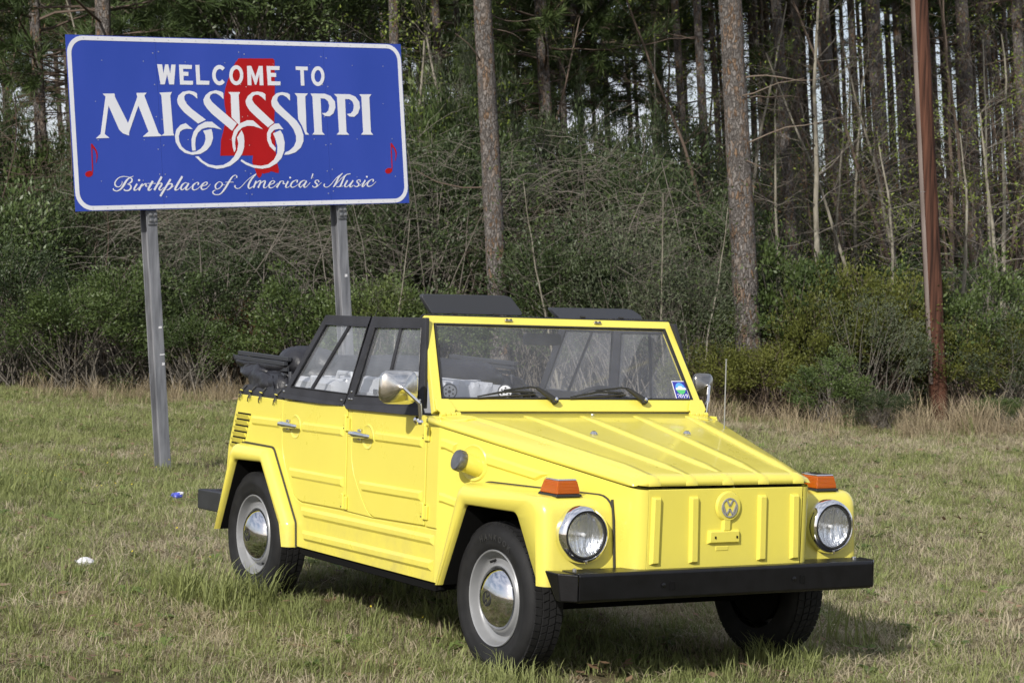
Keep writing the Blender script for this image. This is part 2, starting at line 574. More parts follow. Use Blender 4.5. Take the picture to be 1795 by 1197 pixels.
# louvres: black strip paints the shade of each opening, pushed-out lip under it
for k in range(6):
    z0 = 0.937 - 0.0318 * k
    x0 = -2.612 - 0.0140 * k
    x1 = x0 + 0.168
    slit_shade = MB().box(((x0 + x1) / 2 + 0.004, YS - 0.0008, z0), (0.160, 0.002, 0.0085))
    sub_both(slit_shade, 'louvre_slot_shade', 'well_black', quarter_panel)
    lip = MB().loops([
        [(x0, YS, z0 - 0.026), (x1, YS, z0 - 0.026)],
        [(x0 + 0.006, YS - 0.010, z0 - 0.014), (x1 - 0.006, YS - 0.010, z0 - 0.014)],
        [(x0 + 0.008, YS - 0.014, z0 - 0.005), (x1 - 0.008, YS - 0.014, z0 - 0.005)],
        [(x0 + 0.010, YS - 0.004, z0 - 0.004), (x1 - 0.010, YS - 0.004, z0 - 0.004)]])
    lip.f += [tuple(range(0, 8, 2)), tuple(range(1, 8, 2))]
    sub_both(lip, 'louvre_lip', 'paint', quarter_panel, ang=60)
# recessed grips, handles, hinges
for (hx, hz, par) in ((-1.965, 0.914, door_r), (-1.190, 0.922, door_f)):
    dish = MB()
    prof = [(0.0, 0.010), (0.032, 0.009), (0.045, 0.005), (0.052, -0.0005), (0.056, -0.0022), (0.060, 0.0)]
    prof = [(r, -h * 0.5 + 0.0018) for r, h in prof]
    dish.lathe([(0.061, 0.0005), (0.056, -0.0040), (0.050, -0.0015), (0.040, 0.0005), (0.0, 0.0012)], (hx + 0.058, YS - 0.002, hz - 0.002), (0, 1, 0), 28)
    sub_both(dish, 'grip_dish', 'paint', par)
    bk = MB().box((hx - 0.010, YS - 0.010, hz + 0.002), (0.034, 0.016, 0.056))
    sub_both(bk, 'handle_base', 'old_chrome', par, bevel=0.006)
    ls = []
    for t, ry, rz, dy in ((0.0, 0.010, 0.013, 0.030), (0.04, 0.015, 0.018, 0.031), (0.3, 0.013, 0.0165, 0.033), (0.7, 0.009, 0.0115, 0.036), (0.97, 0.0075, 0.010, 0.036), (1.0, 0.003, 0.004, 0.036)):
        cx = hx - 0.072 + 0.208 * t
        ls.append([(cx, YS - dy + ry * math.cos(a), hz + 0.004 + rz * math.sin(a)) for a in (2 * math.pi * k / 12 for k in range(12))])
    sub_both(MB().loops(ls, closed=True, cap0=True, cap1=True), 'handle', 'chrome', par)
for (hx, hz, par) in ((-1.349, 0.970, door_r), (-1.352, 0.597, door_r), (-0.573, 0.982, door_f), (-0.569, 0.632, door_f)):
    h = MB().box((hx + 0.018, YS - 0.005, hz - 0.006), (0.026, 0.010, 0.062)).box((hx - 0.018, YS - 0.006, hz + 0.012), (0.026, 0.010, 0.048))
    h.tube([(hx, YS - 0.010, hz - 0.036), (hx, YS - 0.010, hz + 0.034)], 0.0075, 8)
    sub_both(h, 'hinge', 'paint', par, bevel=0.0025)
    sub_both(MB().box((hx - 0.011, YS - 0.0075, hz - 0.026), (0.014, 0.014, 0.006)), 'hinge_gap', 'seam_dark', par)
# slanting front wall
top = [(-0.462, 1.052), (-0.440, 1.010), (0.59, hood_edge(0.59) - 0.006)]
wf = top + [(0.575, 0.44), (0.515, 0.44), (0.478, 0.735), (0.455, 0.772), (0.420, 0.787), (-0.165, 0.787), (-0.215, 0.770), (-0.245, 0.72), (-0.405, 0.36), (-0.405, 0.325), (-0.462, 0.325)]
front_wall = both(MB().ext(wall(wf), (-WN.x * 0.02, -WN.y * 0.02, 0)), 'front_side_panel', 'paint', bevel=0.003)
def wall_rib(q, **kw):
    sub_both(rib(wall(q), (WN.x, WN.y, 0), **kw), 'rib', 'paint', front_wall, bevel=0.0032, bang=20)
wall_rib([(-0.452, 0.968), (-0.425, 0.967), (-0.352, 0.952), (-0.368, 0.902), (-0.425, 0.917), (-0.452, 0.917)])
wall_rib([(-0.452, 0.728), (-0.425, 0.727), (-0.318, 0.706), (-0.326, 0.662), (-0.425, 0.680), (-0.452, 0.682)])
wall_rib([(-0.190, 0.922), (0.172, 0.862), (0.094, 0.826), (-0.184, 0.868)])
# fuel filler in its dish
FC = Vector((-0.255, wy(-0.255), 0.872))
FN = Vector((WN.x, WN.y, 0))
mb = MB().lathe([(0.082, 0.001), (0.076, 0.006), (0.068, 0.003), (0.050, 0.0015), (0.0, 0.0012)], FC, FN, 32)
mb.build('filler_dish', 'paint', front_wall[0], ang=60)
fdir = (FN + Vector((-0.35, 0, 0.30))).normalized()
mb = MB().lathe([(0.045, -0.02), (0.043, 0.03), (0.041, 0.062), (0.0, 0.063)], FC + Vector((0.010, 0, -0.012)), fdir, 28)
mb.build('filler_neck', 'paint', front_wall[0], bevel=0.003)
o = FC + Vector((0.010, 0, -0.012)) + fdir * 0.062
mb = MB().lathe([(0.030, -0.004), (0.043, 0.0), (0.046, 0.004), (0.046, 0.030), (0.043, 0.036), (0.030, 0.038), (0.0, 0.038)], o, fdir, 28)
fcap = mb.build('filler_cap', 'cap_grey', front_wall[0])
for k in range(14):
    a = 2 * math.pi * k / 14
    e = fdir.orthogonal().normalized()
    q = fdir.cross(e)
    rr = e * math.cos(a) + q * math.sin(a)
    MB().tube([o + rr * 0.046 + fdir * 0.006, o + rr * 0.046 + fdir * 0.028], 0.0022, 5).build('grip_ridge', 'cap_grey', fcap)
# nose: rounded corners and the flat pressed front panel
nose_plan = [(0.575, wy(0.575)), (0.600, -0.4555), (0.622, -0.444), (0.636, -0.427), (0.643, -0.408), (0.644, -0.400)]
mb = MB()
mb.loops([[(x, y, hood_edge(0.575) - 0.006 - (x - 0.575) * 0.12) for x, y in nose_plan], [(x - 0.004, y, 0.42) for x, y in nose_plan]])
both(mb, 'nose_corner', 'paint_specked', ang=70)
mb = MB().ext([(0.644, -0.398, 0.836), (0.644, 0.398, 0.836), (0.640, 0.398, 0.43), (0.640, -0.398, 0.43)], (-0.012, 0, 0))
front_panel = mb.build('front_panel', 'paint_specked', car, bevel=0.003)
def front_rib(q, nm='rib', **kw):
    return rib([(0.644 - (0.836 - z) * 0.00985, y, z) for y, z in q], (1, 0, 0.01), **kw).build(nm, 'paint', front_panel, bevel=0.003, bang=20)
for y0, y1 in ((-0.385, -0.375), (-0.197, -0.178), (0.157, 0.174), (0.330, 0.350)):
    w_ = 0.045
    front_rib([(y0, 0.806), (y0 + w_, 0.806), (y1 + w_ - 0.010, 0.528), (y1 - 0.010, 0.528)], h=0.016, ins=0.008)
front_rib([(-0.372, 0.512), (0.338, 0.512), (0.338, 0.496), (-0.372, 0.496)], nm='bottom_bead', h=0.006, ins=0.004)
# plate carrier pressing: T stem and bar under the round boss
front_rib([(-0.096, 0.664), (0.064, 0.664), (0.066, 0.606), (-0.098, 0.606)], nm='plate_boss', h=0.016, ins=0.007)
front_rib([(-0.026, 0.735), (0.018, 0.735), (0.018, 0.655), (-0.026, 0.655)], nm='plate_boss', h=0.013, ins=0.007)
front_rib([(-0.052, 0.596), (0.014, 0.596), (0.014, 0.576), (-0.052, 0.576)], nm='jack_socket', h=0.0025, ins=0.002)
MB().lathe([(0.064, 0.0), (0.058, 0.011), (0.046, 0.012), (0.0, 0.012)], (0.646, 0.0, 0.762), (1, 0, 0), 32).build('emblem_boss', 'paint', front_panel)
for yy in (-0.066, 0.045):
    MB().box((0.6595, yy, 0.634), (0.004, 0.006, 0.010)).build('plate_hole', 'well_black', front_panel)
def vw_emblem(o, ax, up, r, mt, parent, t=0.004, w=0.085):
    """ring with a V over a W inside"""
    ax, up = Vector(ax).normalized(), Vector(up).normalized()
    sd = up.cross(ax)
    o = Vector(o)
    w *= r
    em = MB().lathe([(r * 0.86, 0), (r * 0.86, t), (r, t), (r, 0)], o, ax, 32).build('emblem_ring', mt, parent, ang=30)
    def stroke(a, b):
        a, b = Vector(a) * r, Vector(b) * r
        d = (b - a).normalized()
        q = Vector((-d.y, d.x)) * w
        mb_ = MB().ext([o + sd * p.x + up * p.y for p in (a + q, b + q, b - q, a - q)], ax * t)
        mb_.build('emblem_stroke', mt, em)
    for sx in (-1, 1):
        stroke((-0.40 * sx, 0.82), (-0.01 * sx, 0.16))
        stroke((-0.84 * sx, 0.30), (-0.40 * sx, -0.78))
        stroke((-0.40 * sx, -0.78), (0.0, -0.10))
    return em
vw_emblem((0.6585, 0.0, 0.757), (1, 0, 0.01), (0, 0, 1), 0.041, 'badge', front_panel)
# bonnet: flat pressed top with sloping shoulders and rolled edge
def hw(x):
    return -wy(min(x, 0.60)) + 0.006
rows = []
xs = [-0.535 + (0.585 + 0.535) * i / 10 for i in range(11)]
def hood_row(x, lip=0.0):
    e = hw(x)
    t, b = hood_top(x), hood_edge(x) + 0.004
    sh = 0.105 - 0.045 * max(0, min(1, (x + 0.5) / 1.1))
    half = [(-e, b - 0.004), (-e, b + 0.012), (-e + 0.010, b + 0.022), (-e + 0.028, b + 0.028), (-e + sh, t - 0.003), (-e + sh + 0.015, t), (-e * 0.45, t + 0.001)]
    full = half + [(0.0, t + 0.002)] + [(-y, z) for y, z in half[::-1]]
    return [(x, y, z) for y, z in full]
for x in xs:
    rows.append(hood_row(x))
r0 = rows[-1]
def front_row(dx, k, drop):
    # keeps the rolled bottom level and pulls the top down over the leading edge
    out = []
    zb = hood_edge(0.59) + 0.002
    for (x, y, z) in r0:
        zz = max(zb, z - drop)
        out.append((0.585 + dx - (0.02 if abs(y) > 0.43 else 0.0) * k, y * (1 - 0.012 * k), zz))
    return out
rows += [front_row(0.025, 0.3, 0.006), front_row(0.046, 0.8, 0.014), front_row(0.056, 1.2, 0.026), front_row(0.058, 1.5, 0.060)]
hood = MB().loops(rows).build('bonnet', 'paint', car, ang=60)
md = hood.modifiers.new('solid', 'SOLIDIFY')
md.thickness = 0.006
for yr, yf in ((-0.600, -0.372), (-0.300, -0.186), (0.0, 0.0), (0.300, 0.186), (0.600, 0.372)):
    ls = []
    for i in range(9):
        t = i / 8
        x = -0.475 + t * (0.612 + 0.475)
        y = yr + (yf - yr) * t
        zb = hood_top(x) + 0.001 - (0.006 if i == 8 else 0)
        hgt = 0.010 if 0 < i < 8 else (0.001 if i == 0 else 0.004)
        ls.append([(x, y - 0.030, zb - 0.003), (x, y - 0.017, zb + hgt), (x, y + 0.017, zb + hgt), (x, y + 0.030, zb - 0.003)])
    MB().loops(ls).build('rib', 'paint', hood, ang=70)
    # the swage rolls over the leading edge
    mb = MB().loops([[(0.612, yf - 0.030, hood_top(0.612) - 0.008), (0.612, yf - 0.017, hood_top(0.612) + 0.001), (0.612, yf + 0.017, hood_top(0.612) + 0.001), (0.612, yf + 0.030, hood_top(0.612) - 0.008)],
                     [(0.634, yf - 0.030, 0.878), (0.640, yf - 0.017, 0.880), (0.640, yf + 0.017, 0.880), (0.634, yf + 0.030, 0.878)],
                     [(0.644, yf - 0.030, 0.860), (0.647, yf - 0.017, 0.860), (0.647, yf + 0.017, 0.860), (0.644, yf + 0.030, 0.860)],
                     [(0.644, yf - 0.030, 0.850), (0.645, yf - 0.017, 0.850), (0.645, yf + 0.017, 0.850), (0.644, yf + 0.030, 0.850)]])
    mb.build('rib', 'paint', hood, ang=70)
for yy in (-0.185, 0.320):
    MB().lathe([(0.018, 0), (0.018, 0.005), (0.012, 0.012), (0.008, 0.016), (0.0, 0.016)], (-0.10, yy, hood_top(-0.10) + 0.002), (0.15, 0, 1), 16).build('washer_jet', 'old_chrome', hood)
MB().lathe([(0.010, 0), (0.008, 0.004), (0.0, 0.005)], (-0.50, 0.07, hood_top(-0.50) + 0.002), (0.15, 0, 1), 12).build('lock_button', 'old_chrome', hood)
# dark seal under the bonnet edge, front lid shut face
mb = MB()
mb.loops([[(x, -hw(x) + 0.016, hood_edge(x) - 0.002), (x, hw(x) - 0.016, hood_edge(x) - 0.002)] for x in (-0.50, -0.43, 0.55)] + [[(0.632, -0.40, hood_edge(0.6) - 0.004), (0.632, 0.40, hood_edge(0.6) - 0.004)]])
mb.build('bonnet_seal', 'gasket', car)
MB().box((-0.505, 0, 1.02), (0.08, 1.46, 0.05)).build('cowl_panel', 'paint', car, bevel=0.004)
# ---- fenders
def fender(INP, OUTP, rin, rout, inner_y, name):
    I = fillet(INP, rin)
    O = fillet(OUTP, rout)
    def mixp(t, y):
        return [(a[0] * (1 - t) + b[0] * t, y, a[1] * (1 - t) + b[1] * t) for a, b in zip(I, O)]
    def shrink(d, y):
        out = []
        for a, b in zip(I, O):
            v = Vector((b[0] - a[0], b[1] - a[1]))
            L = v.length
            v = v / L * max(0, L - d)
            out.append((a[0] + v.x, y, a[1] + v.y))
        return out
    ls = [mixp(0, -0.790), mixp(0, -0.806), mixp(0.08, -0.816), shrink(0.060, -0.824), shrink(0.034, -0.820), shrink(0.014, -0.808), shrink(0.004, -0.792), mixp(1, -0.770)]
    ls.append([(b[0], inner_y(b[0]), b[1]) for b in O])
    f_ = both(MB().loops(ls), name, 'paint', ang=50)
    pp = [(b[0], inner_y(b[0]) - 0.003, b[1] + 0.001) for b in O]
    hs = MB().loops([[(a[0], -0.7895, a[1]) for a in I], [(a[0], -0.45, a[1]) for a in I]])
    hs.f.append(tuple(range(len(I), 2 * len(I))))
    sub_both(hs, 'wheel_housing', 'well_black', f_, smooth=False)
    return f_, pp
ff, pp = fender([(-0.335, 0.335), (-0.145, 0.706), (0.280, 0.716), (0.478, 0.44)], [(-0.385, 0.335), (-0.195, 0.797), (0.508, 0.797), (0.532, 0.44)], [0.045, 0.05], [0.07, 0.075], lambda x: wy(min(x, 0.53)), 'front_fender')
sub_both(MB().tube(pp[2:], 0.0055, 6), 'fender_piping', 'seam_dark', ff)
# the piping also runs down the fender's inner front edge
sub_both(MB().tube([(0.506, wy(0.506) - 0.004, 0.785), (0.519, wy(0.515) - 0.004, 0.70), (0.534, wy(0.53) - 0.004, 0.46)], 0.006, 6), 'fender_piping', 'seam_dark', ff)
rf, pp = fender([(-2.722, 0.315), (-2.528, 0.700), (-2.190, 0.712), (-1.945, 0.420), (-1.900, 0.318)], [(-2.765, 0.315), (-2.565, 0.786), (-2.155, 0.786), (-1.872, 0.435), (-1.862, 0.318)], [0.04, 0.04, 0.06], [0.07, 0.05, 0.04], lambda x: -0.752, 'rear_fender')
sub_both(MB().tube([(p[0] + 0.004, p[1] - 0.007, p[2] + 0.003) for p in pp[5:]], 0.006, 6), 'fender_piping', 'seam_dark', rf)
# underside
mb = MB().box((-1.25, 0, 0.315), (2.4, 0.86, 0.07)).box((-1.16, 0, 0.318), (1.40, 1.46, 0.05)).box((0.22, 0, 0.43), (0.40, 0.80, 0.10))
mb.build('floor_pan', 'well_black', car)
MB().box((-1.16, -0.715, 0.30), (1.36, 0.06, 0.035)).build('chassis_rail', 'well_black', car, bevel=0.006)
mb = MB().tube([(0.0, -0.60, 0.30), (0.0, 0.60, 0.30)], 0.045, 10).tube([(0.02, -0.60, 0.40), (0.02, 0.60, 0.40)], 0.035, 10)
mb.build('front_axle', 'well_black', car)
MB().tube([(-2.4, -0.6, 0.32), (-2.4, 0.6, 0.32)], 0.05, 10).lathe([(0.0, -0.2), (0.16, -0.16), (0.19, 0), (0.16, 0.16), (0.0, 0.2)], (-2.45, 0, 0.36), (1, 0, 0), 16).build('rear_axle', 'well_black', car)
MB().box((-2.86, 0, 0.48), (0.34, 0.9, 0.30)).build('engine_tray', 'well_black', car, bevel=0.03)
# rear panel and deck
mb = MB().ext([(-2.605, -0.75, 1.034), (-2.716, -0.75, 0.75), (-2.735, -0.75, 0.55), (-2.70, -0.75, 0.42), (-2.67, -0.75, 0.42), (-2.69, -0.75, 0.75), (-2.58, -0.75, 1.034)], (0, 1.5, 0))
rear_panel = mb.build('rear_panel', 'paint', car, bevel=0.006)
MB().box((-2.36, 0, 1.015), (0.46, 1.44, 0.03)).build('rear_deck', 'paint', car, bevel=0.006)
# bumpers
bx = 0.690
mb = MB()
sec = [(0.0, 0.502), (0.008, 0.510), (-0.11, 0.512), (-0.11, 0.502)]
yl = [(-0.800, 0), (0.722, 0)]
def bump_ring(y, xf, xb, zb):
    return [(xf - 0.010, y, 0.512), (xf, y, 0.502), (xf, y, 0.404), (xf - 0.010, y, 0.394), (xf - 0.050, y, 0.392), (xf - 0.050, y, 0.400), (xf - 0.012, y, 0.406), (xf - 0.012, y, 0.498), (xb, y, 0.500), (xb, y, 0.512)]
front_bumper = MB().loops([bump_ring(-0.752, bx, bx - 0.135, 0), bump_ring(0.763, bx, bx - 0.135, 0)], closed=True, cap0=True, cap1=True).build('front_bumper', 'black_metal', car, bevel=0.004)
for sy, ya, yb in ((-1, -0.756, -0.824), (1, 0.767, 0.818)):
    # closed end piece raked back along its lower edge
    q = [(bx, ya, 0.508), (bx, ya, 0.398), (bx - 0.13, ya, 0.398), (bx - 0.13, ya, 0.508)]
    w_ = [(bx - 0.055, yb, 0.511), (bx - 0.040, yb + sy * -0.010, 0.398), (bx - 0.075, yb + sy * -0.010, 0.398), (bx - 0.155, yb, 0.511)]
    MB().loops([q, w_], closed=True, cap0=True, cap1=True).build('bumper_end', 'black_metal', front_bumper, bevel=0.006)
for yy in (-0.30, 0.375):
    MB().box((bx + 0.001, yy, 0.448), (0.006, 0.020, 0.034)).build('mount_slot', 'well_black', front_bumper)
    MB().lathe([(0.010, 0), (0.010, 0.004), (0.005, 0.007), (0, 0.007)], (bx, yy - 0.045, 0.452), (1, 0, 0), 10).build('bolt', 'black_metal', front_bumper)
for yy, xx in ((-0.72, 0.60), (0.73, 0.60)):
    MB().lathe([(0.011, 0), (0.011, 0.006), (0.006, 0.010), (0, 0.010)], (xx, yy, 0.512), (0, 0, 1), 10).build('bolt', 'old_chrome', front_bumper)
rear_bumper = MB().ext([(-3.09, -0.765, 0.492), (-3.09, -0.765, 0.385), (-2.79, -0.765, 0.390), (-2.79, -0.765, 0.500)], (0, 0.06, 0)).build('rear_bumper', 'rear_bumper_black', car, bevel=0.008)
MB().box((-3.06, 0.0, 0.44), (0.06, 1.40, 0.10)).build('bumper_bar', 'rear_bumper_black', rear_bumper, bevel=0.006)
MB().ext([(-3.09, 0.765, 0.492), (-3.09, 0.765, 0.385), (-2.79, 0.765, 0.390), (-2.79, 0.765, 0.500)], (0, -0.06, 0)).build('bumper_end', 'rear_bumper_black', rear_bumper, bevel=0.008)
# ---- lamps
def headlight(y):
    o = Vector((0.528, y, 0.648))
    L = empty_part('headlight', o)
    MB().lathe([(0.119, -0.020), (0.119, 0.0), (0.117, 0.018), (0.110, 0.034), (0.100, 0.040), (0.096, 0.034), (0.094, 0.024)], o, (1, 0, 0.02), 48).build('rim', 'chrome', L, ang=45)
    MB().lathe([(0.096, 0.028), (0.094, 0.036), (0.089, 0.036), (0.088, 0.026)], o, (1, 0, 0.02), 40).build('gasket', 'gasket', L)
    MB().lathe([(0.089, 0.030), (0.075, 0.041), (0.050, 0.050), (0.024, 0.054), (0.0, 0.055)], o, (1, 0, 0.02), 40).build('lens', 'lamp_lens', L, ang=80)
    MB().lathe([(0.088, 0.028), (0.074, 0.016), (0.050, 0.006), (0.022, 0.001), (0.0, 0.0)], o, (1, 0, 0.02), 40).build('reflector', 'reflector', L, ang=80)
    MB().lathe([(0.0, 0.022), (0.008, 0.018), (0.009, 0.008), (0.006, 0.001)], o, (1, 0, 0.02), 14).build('bulb', 'white_print', L)
    MB().box(o + Vector((0.038, 0, -0.108)), (0.008, 0.012, 0.014)).build('clip', 'chrome', L, bevel=0.002)
def empty_part(name, loc):
    e = bpy.data.objects.new(name, None)
    COL.objects.link(e)
    e.parent = car
    e.empty_display_size = 0.1
    return e
headlight(-0.644)
headlight(0.644)
def signal(s):
    e = empty_part('turn_signal', (0, 0, 0))
    yc = 0.752
    def ring(x0, x1, ya, yb, z, cut=0.0):
        return [(x1, ya, z), (x1, yb, z), (x0 + cut, yb, z), (x0, yb - 0.03, z), (x0, ya + 0.03, z), (x0 + cut, ya, z)]
    def mk(ls, nm, mt, **kw):
        mb_ = MB().loops([[(x, -s * 0 + (y if s > 0 else -y), z) for x, y, z in q] for q in ls], closed=True, cap0=True, cap1=True)
        mb_.build(nm, mt, e, **kw)
    def rg(x0, x1, ya, yb, z):
        return [(x1, ya, z), (x1, yb, z), (x0 + 0.05, yb, z), (x0, (ya + yb) / 2 + 0.02, z), (x0, (ya + yb) / 2 - 0.02, z), (x0 + 0.05, ya, z)]
    mk([rg(0.282, 0.474, 0.612, 0.738, 0.795), rg(0.285, 0.472, 0.614, 0.736, 0.806)], 'base_gasket', 'gasket', bevel=0.003)
    mk([rg(0.288, 0.469, 0.617, 0.733, 0.806), rg(0.294, 0.466, 0.620, 0.730, 0.826), rg(0.310, 0.458, 0.627, 0.723, 0.860)], 'lens', 'amber', bevel=0.006, seg=3)
    mk([rg(0.313, 0.457, 0.628, 0.722, 0.860), rg(0.317, 0.454, 0.631, 0.719, 0.867)], 'chrome_top', 'chrome', bevel=0.003)
signal(-1)
signal(1)
# ---- wheels
def wheel(x, y, steer=0.0, zc=0.320):
    s = -1 if y < 0 else 1
    e = empty_part('wheel', (0, 0, 0))
    o = Vector((x, y, zc))
    ax = Vector((-math.sin(steer) * s, s * math.cos(steer), 0))
    T = MB().lathe([(0.202, -0.140), (0.235, -0.155), (0.275, -0.158), (0.300, -0.152), (0.313, -0.138), (0.320, -0.115), (0.3225, -0.068), (0.320, -0.022), (0.313, 0.000), (0.300, 0.014), (0.275, 0.021), (0.262, 0.0215), (0.258, 0.0195), (0.235, 0.018), (0.216, 0.011), (0.205, 0.0)], o, ax, 72)
    ty = T.build('tyre', 'rubber', e, ang=50)
    # tread: four ribs of blocks round the belt
    for (w0, w1) in ((-0.135, -0.105), (-0.099, -0.072), (-0.066, -0.039), (-0.033, -0.003)):
        tb = MB()
        nb_ = 60
        ee = Vector((0, 0, 1))
        gg = ax.cross(ee)
        for k in range(nb_):
            a0, a1 = 2 * math.pi * (k + 0.08) / nb_, 2 * math.pi * (k + 0.90) / nb_
            sk = 0.02 if w0 > -0.04 or w0 < -0.13 else -0.03
            def pt(a, w, r):
                return o + ax * w + r * (math.cos(a) * ee + math.sin(a) * gg)
            rr = 0.3215 if -0.1 < w0 < -0.04 else 0.318
            r2 = rr + 0.0055
            tb.add([pt(a0, w0, rr - .006), pt(a1, w0, rr - .006), pt(a1 + sk, w1, rr - .006), pt(a0 + sk, w1, rr - .006), pt(a0, w0, r2), pt(a1, w0, r2), pt(a1 + sk, w1, r2), pt(a0 + sk, w1, r2)], [(4, 5, 6, 7), (0, 1, 5, 4), (1, 2, 6, 5), (2, 3, 7, 6), (3, 0, 4, 7)])
        t_ = tb.build('tread_band', 'rubber', ty, smooth=False)
    rm = MB().lathe([(0.200, -0.02), (0.2045, 0.0), (0.2060, 0.006), (0.2030, 0.010), (0.1980, 0.007), (0.1945, -0.004), (0.1900, -0.024), (0.1860, -0.034), (0.1760, -0.040), (0.1640, -0.041), (0.1570, -0.036), (0.1500, -0.022), (0.1450, -0.016), (0.1370, -0.014), (0.1330, -0.020), (0.10, -0.03), (0.0, -0.03)], o, ax, 64).build('rim', 'wheel_silver', e, ang=40)
    hc = MB().lathe([(0.1335, -0.020), (0.1345, -0.012), (0.1300, -0.006), (0.1220, 0.004), (0.105, 0.0175), (0.080, 0.0300), (0.055, 0.0375), (0.030, 0.0410), (0.0, 0.0420)], o, ax, 56).build('hubcap', 'hub_chrome', e, ang=60)
    upv = Matrix.Rotation(R_(20) * (1 if x > -1 else -1), 3, 'Y') @ Vector((0, 0, 1))
    vw_emblem(o + ax * 0.0395, ax, upv, 0.033, 'gasket', hc, t=0.0035, w=0.10)
    MB().lathe([(0.0, -0.150), (0.16, -0.150), (0.175, -0.13), (0.165, -0.06), (0.0, -0.06)], o, ax, 28).build('drum_shade_disc', 'well_black', e)  # drum shape added in black, painting the shade inside the wheel
    va = R_(115 if x > -1 else -62)
    vdir = Vector((math.cos(va), 0, math.sin(va)))
    MB().tube([o + vdir * 0.168 - ax * 0.04, o + vdir * 0.160 - ax * 0.012], 0.006, 8).build('valve', 'rubber', rm)
    return e
wheel(0, -0.724)
wheel(0.03, 0.772, 0.0, 0.335)
wheel(-2.4, -0.739)
wheel(-2.4, 0.739)
# moulded maker's name round the near front sidewall
near_wheel = [c for c in car.children if c.name.split('.')[0] == 'wheel'][0]
near_tyre = [c for c in near_wheel.children if c.name.split('.')[0] == 'tyre'][0]
for i, ch in enumerate('HANKOOK'):
    fc = bpy.data.curves.new('sidewall_letter', 'FONT')
    fc.body = ch
    fc.size = 0.036
    fc.extrude = 0.001
    fc.offset = 0.0012
    fc.align_x = 'CENTER'
    tmp = bpy.data.objects.new('tmp', fc)
    COL.objects.link(tmp)
    bpy.context.view_layer.update()
    me = bpy.data.meshes.new_from_object(tmp.evaluated_get(bpy.context.evaluated_depsgraph_get()))
    bpy.data.objects.remove(tmp)
    me.name = 'sidewall_letter'
    me.materials.clear()
    me.materials.append(MATS['tyre_letter'])
    a = R_(112 - 8.6 * i)
    rad = Vector((math.cos(a), 0, math.sin(a)))
    tan = Vector((math.sin(a), 0, -math.cos(a)))
    M_ = Matrix((tan, rad, Vector((0, -1, 0)))).transposed().to_4x4()
    ob_ = bpy.data.objects.new('sidewall_letter', me)
    COL.objects.link(ob_)
    ob_.parent = near_tyre
    ob_.matrix_world = Matrix.Translation(Vector((0, -0.7445, 0.320)) + rad * 0.248) @ M_
# ---- windshield, hinged flat frame
WA = Vector((-0.755, 0, 1.466))
WS = Vector((0.486, 0, -0.874)).normalized()       # down the slope
WO = Vector((0.874, 0, 0.486)).normalized()        # outwards
def ws(y, z, d=0.0):
    return Vector((-0.755 - 0.556 * (z - 1.466), y, z)) + WO * d
ws_e = empty_part('windshield', (0, 0, 0))
outer = [(-0.684, 1.501), (0.680, 1.501), (0.742, 1.078), (-0.746, 1.078)]
inner = [(-0.642, 1.466), (0.644, 1.466), (0.692, 1.133), (-0.692, 1.133)]
mb = MB()
fr = [ws(*p, 0.0) for p in outer]
fi = [ws(*p, 0.0) for p in inner]
br = [ws(*p, -0.035) for p in outer]
bi = [ws(*p, -0.035) for p in inner]
mb.loops([fr, fi, bi, br, fr], closed=True)
mb.build('frame', 'paint', ws_e, bevel=0.005)
mb = MB()
in2 = [(y * 0.985, 1.2995 + (z - 1.2995) * 0.965) for y, z in inner]
mb.loops([[ws(*p, 0.002) for p in inner], [ws(*p, 0.003) for p in in2], [ws(*p, -0.012) for p in in2], [ws(*p, -0.012) for p in inner]], closed=True)
mb.build('glass_gasket', 'gasket', ws_e)
MB().add([ws(y, z, -0.006) for y, z in in2], [(0, 1, 2, 3)]).build('glass', 'windshield_glass', ws_e, smooth=False)
MB().ext([ws(-0.684, 1.502, 0.0), ws(0.680, 1.502, 0.0), ws(0.680, 1.512, -0.012), ws(-0.684, 1.512, -0.012)], WO * -0.05).build('top_seal', 'canvas', ws_e, bevel=0.004)
MB().ext([(-0.552, -0.66, 1.083), (-0.552, 0.66, 1.083), (-0.535, 0.66, 1.062), (-0.535, -0.66, 1.062)], (-0.03, 0, -0.01)).build('base_gasket', 'gasket', ws_e, bevel=0.004)
for s in (-1, 1):
    br_ = [ws(s * 0.735, 1.128, 0.004), ws(s * 0.665, 1.128, 0.004), ws(s * 0.640, 1.082, 0.006), ws(s * 0.655, 1.064, 0.008), ws(s * 0.715, 1.060, 0.008), ws(s * 0.742, 1.082, 0.006)]
    hb = MB().ext(br_, WO * 0.010).build('hinge_bracket', 'paint', ws_e, bevel=0.004)
    for k in range(4):
        y0 = s * (0.632 + 0.026 * k)
        MB().tube([(-0.508, y0, 1.066), (-0.508, y0 + s * 0.022, 1.066)], 0.0125, 12).build('hinge_knuckle', 'paint', hb, bevel=0.002)
    lf = MB().ext([(-0.520, s * 0.630, 1.056), (-0.520, s * 0.735, 1.054), (-0.44, s * 0.725, 1.036), (-0.40, s * 0.66, 1.044), (-0.405, s * 0.60, 1.050), (-0.45, s * 0.60, 1.055)], (0, 0, 0.010)).build('hinge_leaf', 'paint', hb, bevel=0.004)
for yy in (-0.243, 0.253):
    c = MB().box(ws(yy, 1.484, 0.004), (0.014, 0.040, 0.012)).build('visor_clip', 'old_chrome', ws_e, bevel=0.004)
    for k in (-0.011, 0.011):
        MB().lathe([(0.005, 0), (0.004, 0.003), (0, 0.004)], ws(yy + k, 1.486, 0.010), WO, 8).build('screw', 'seam_dark', c)
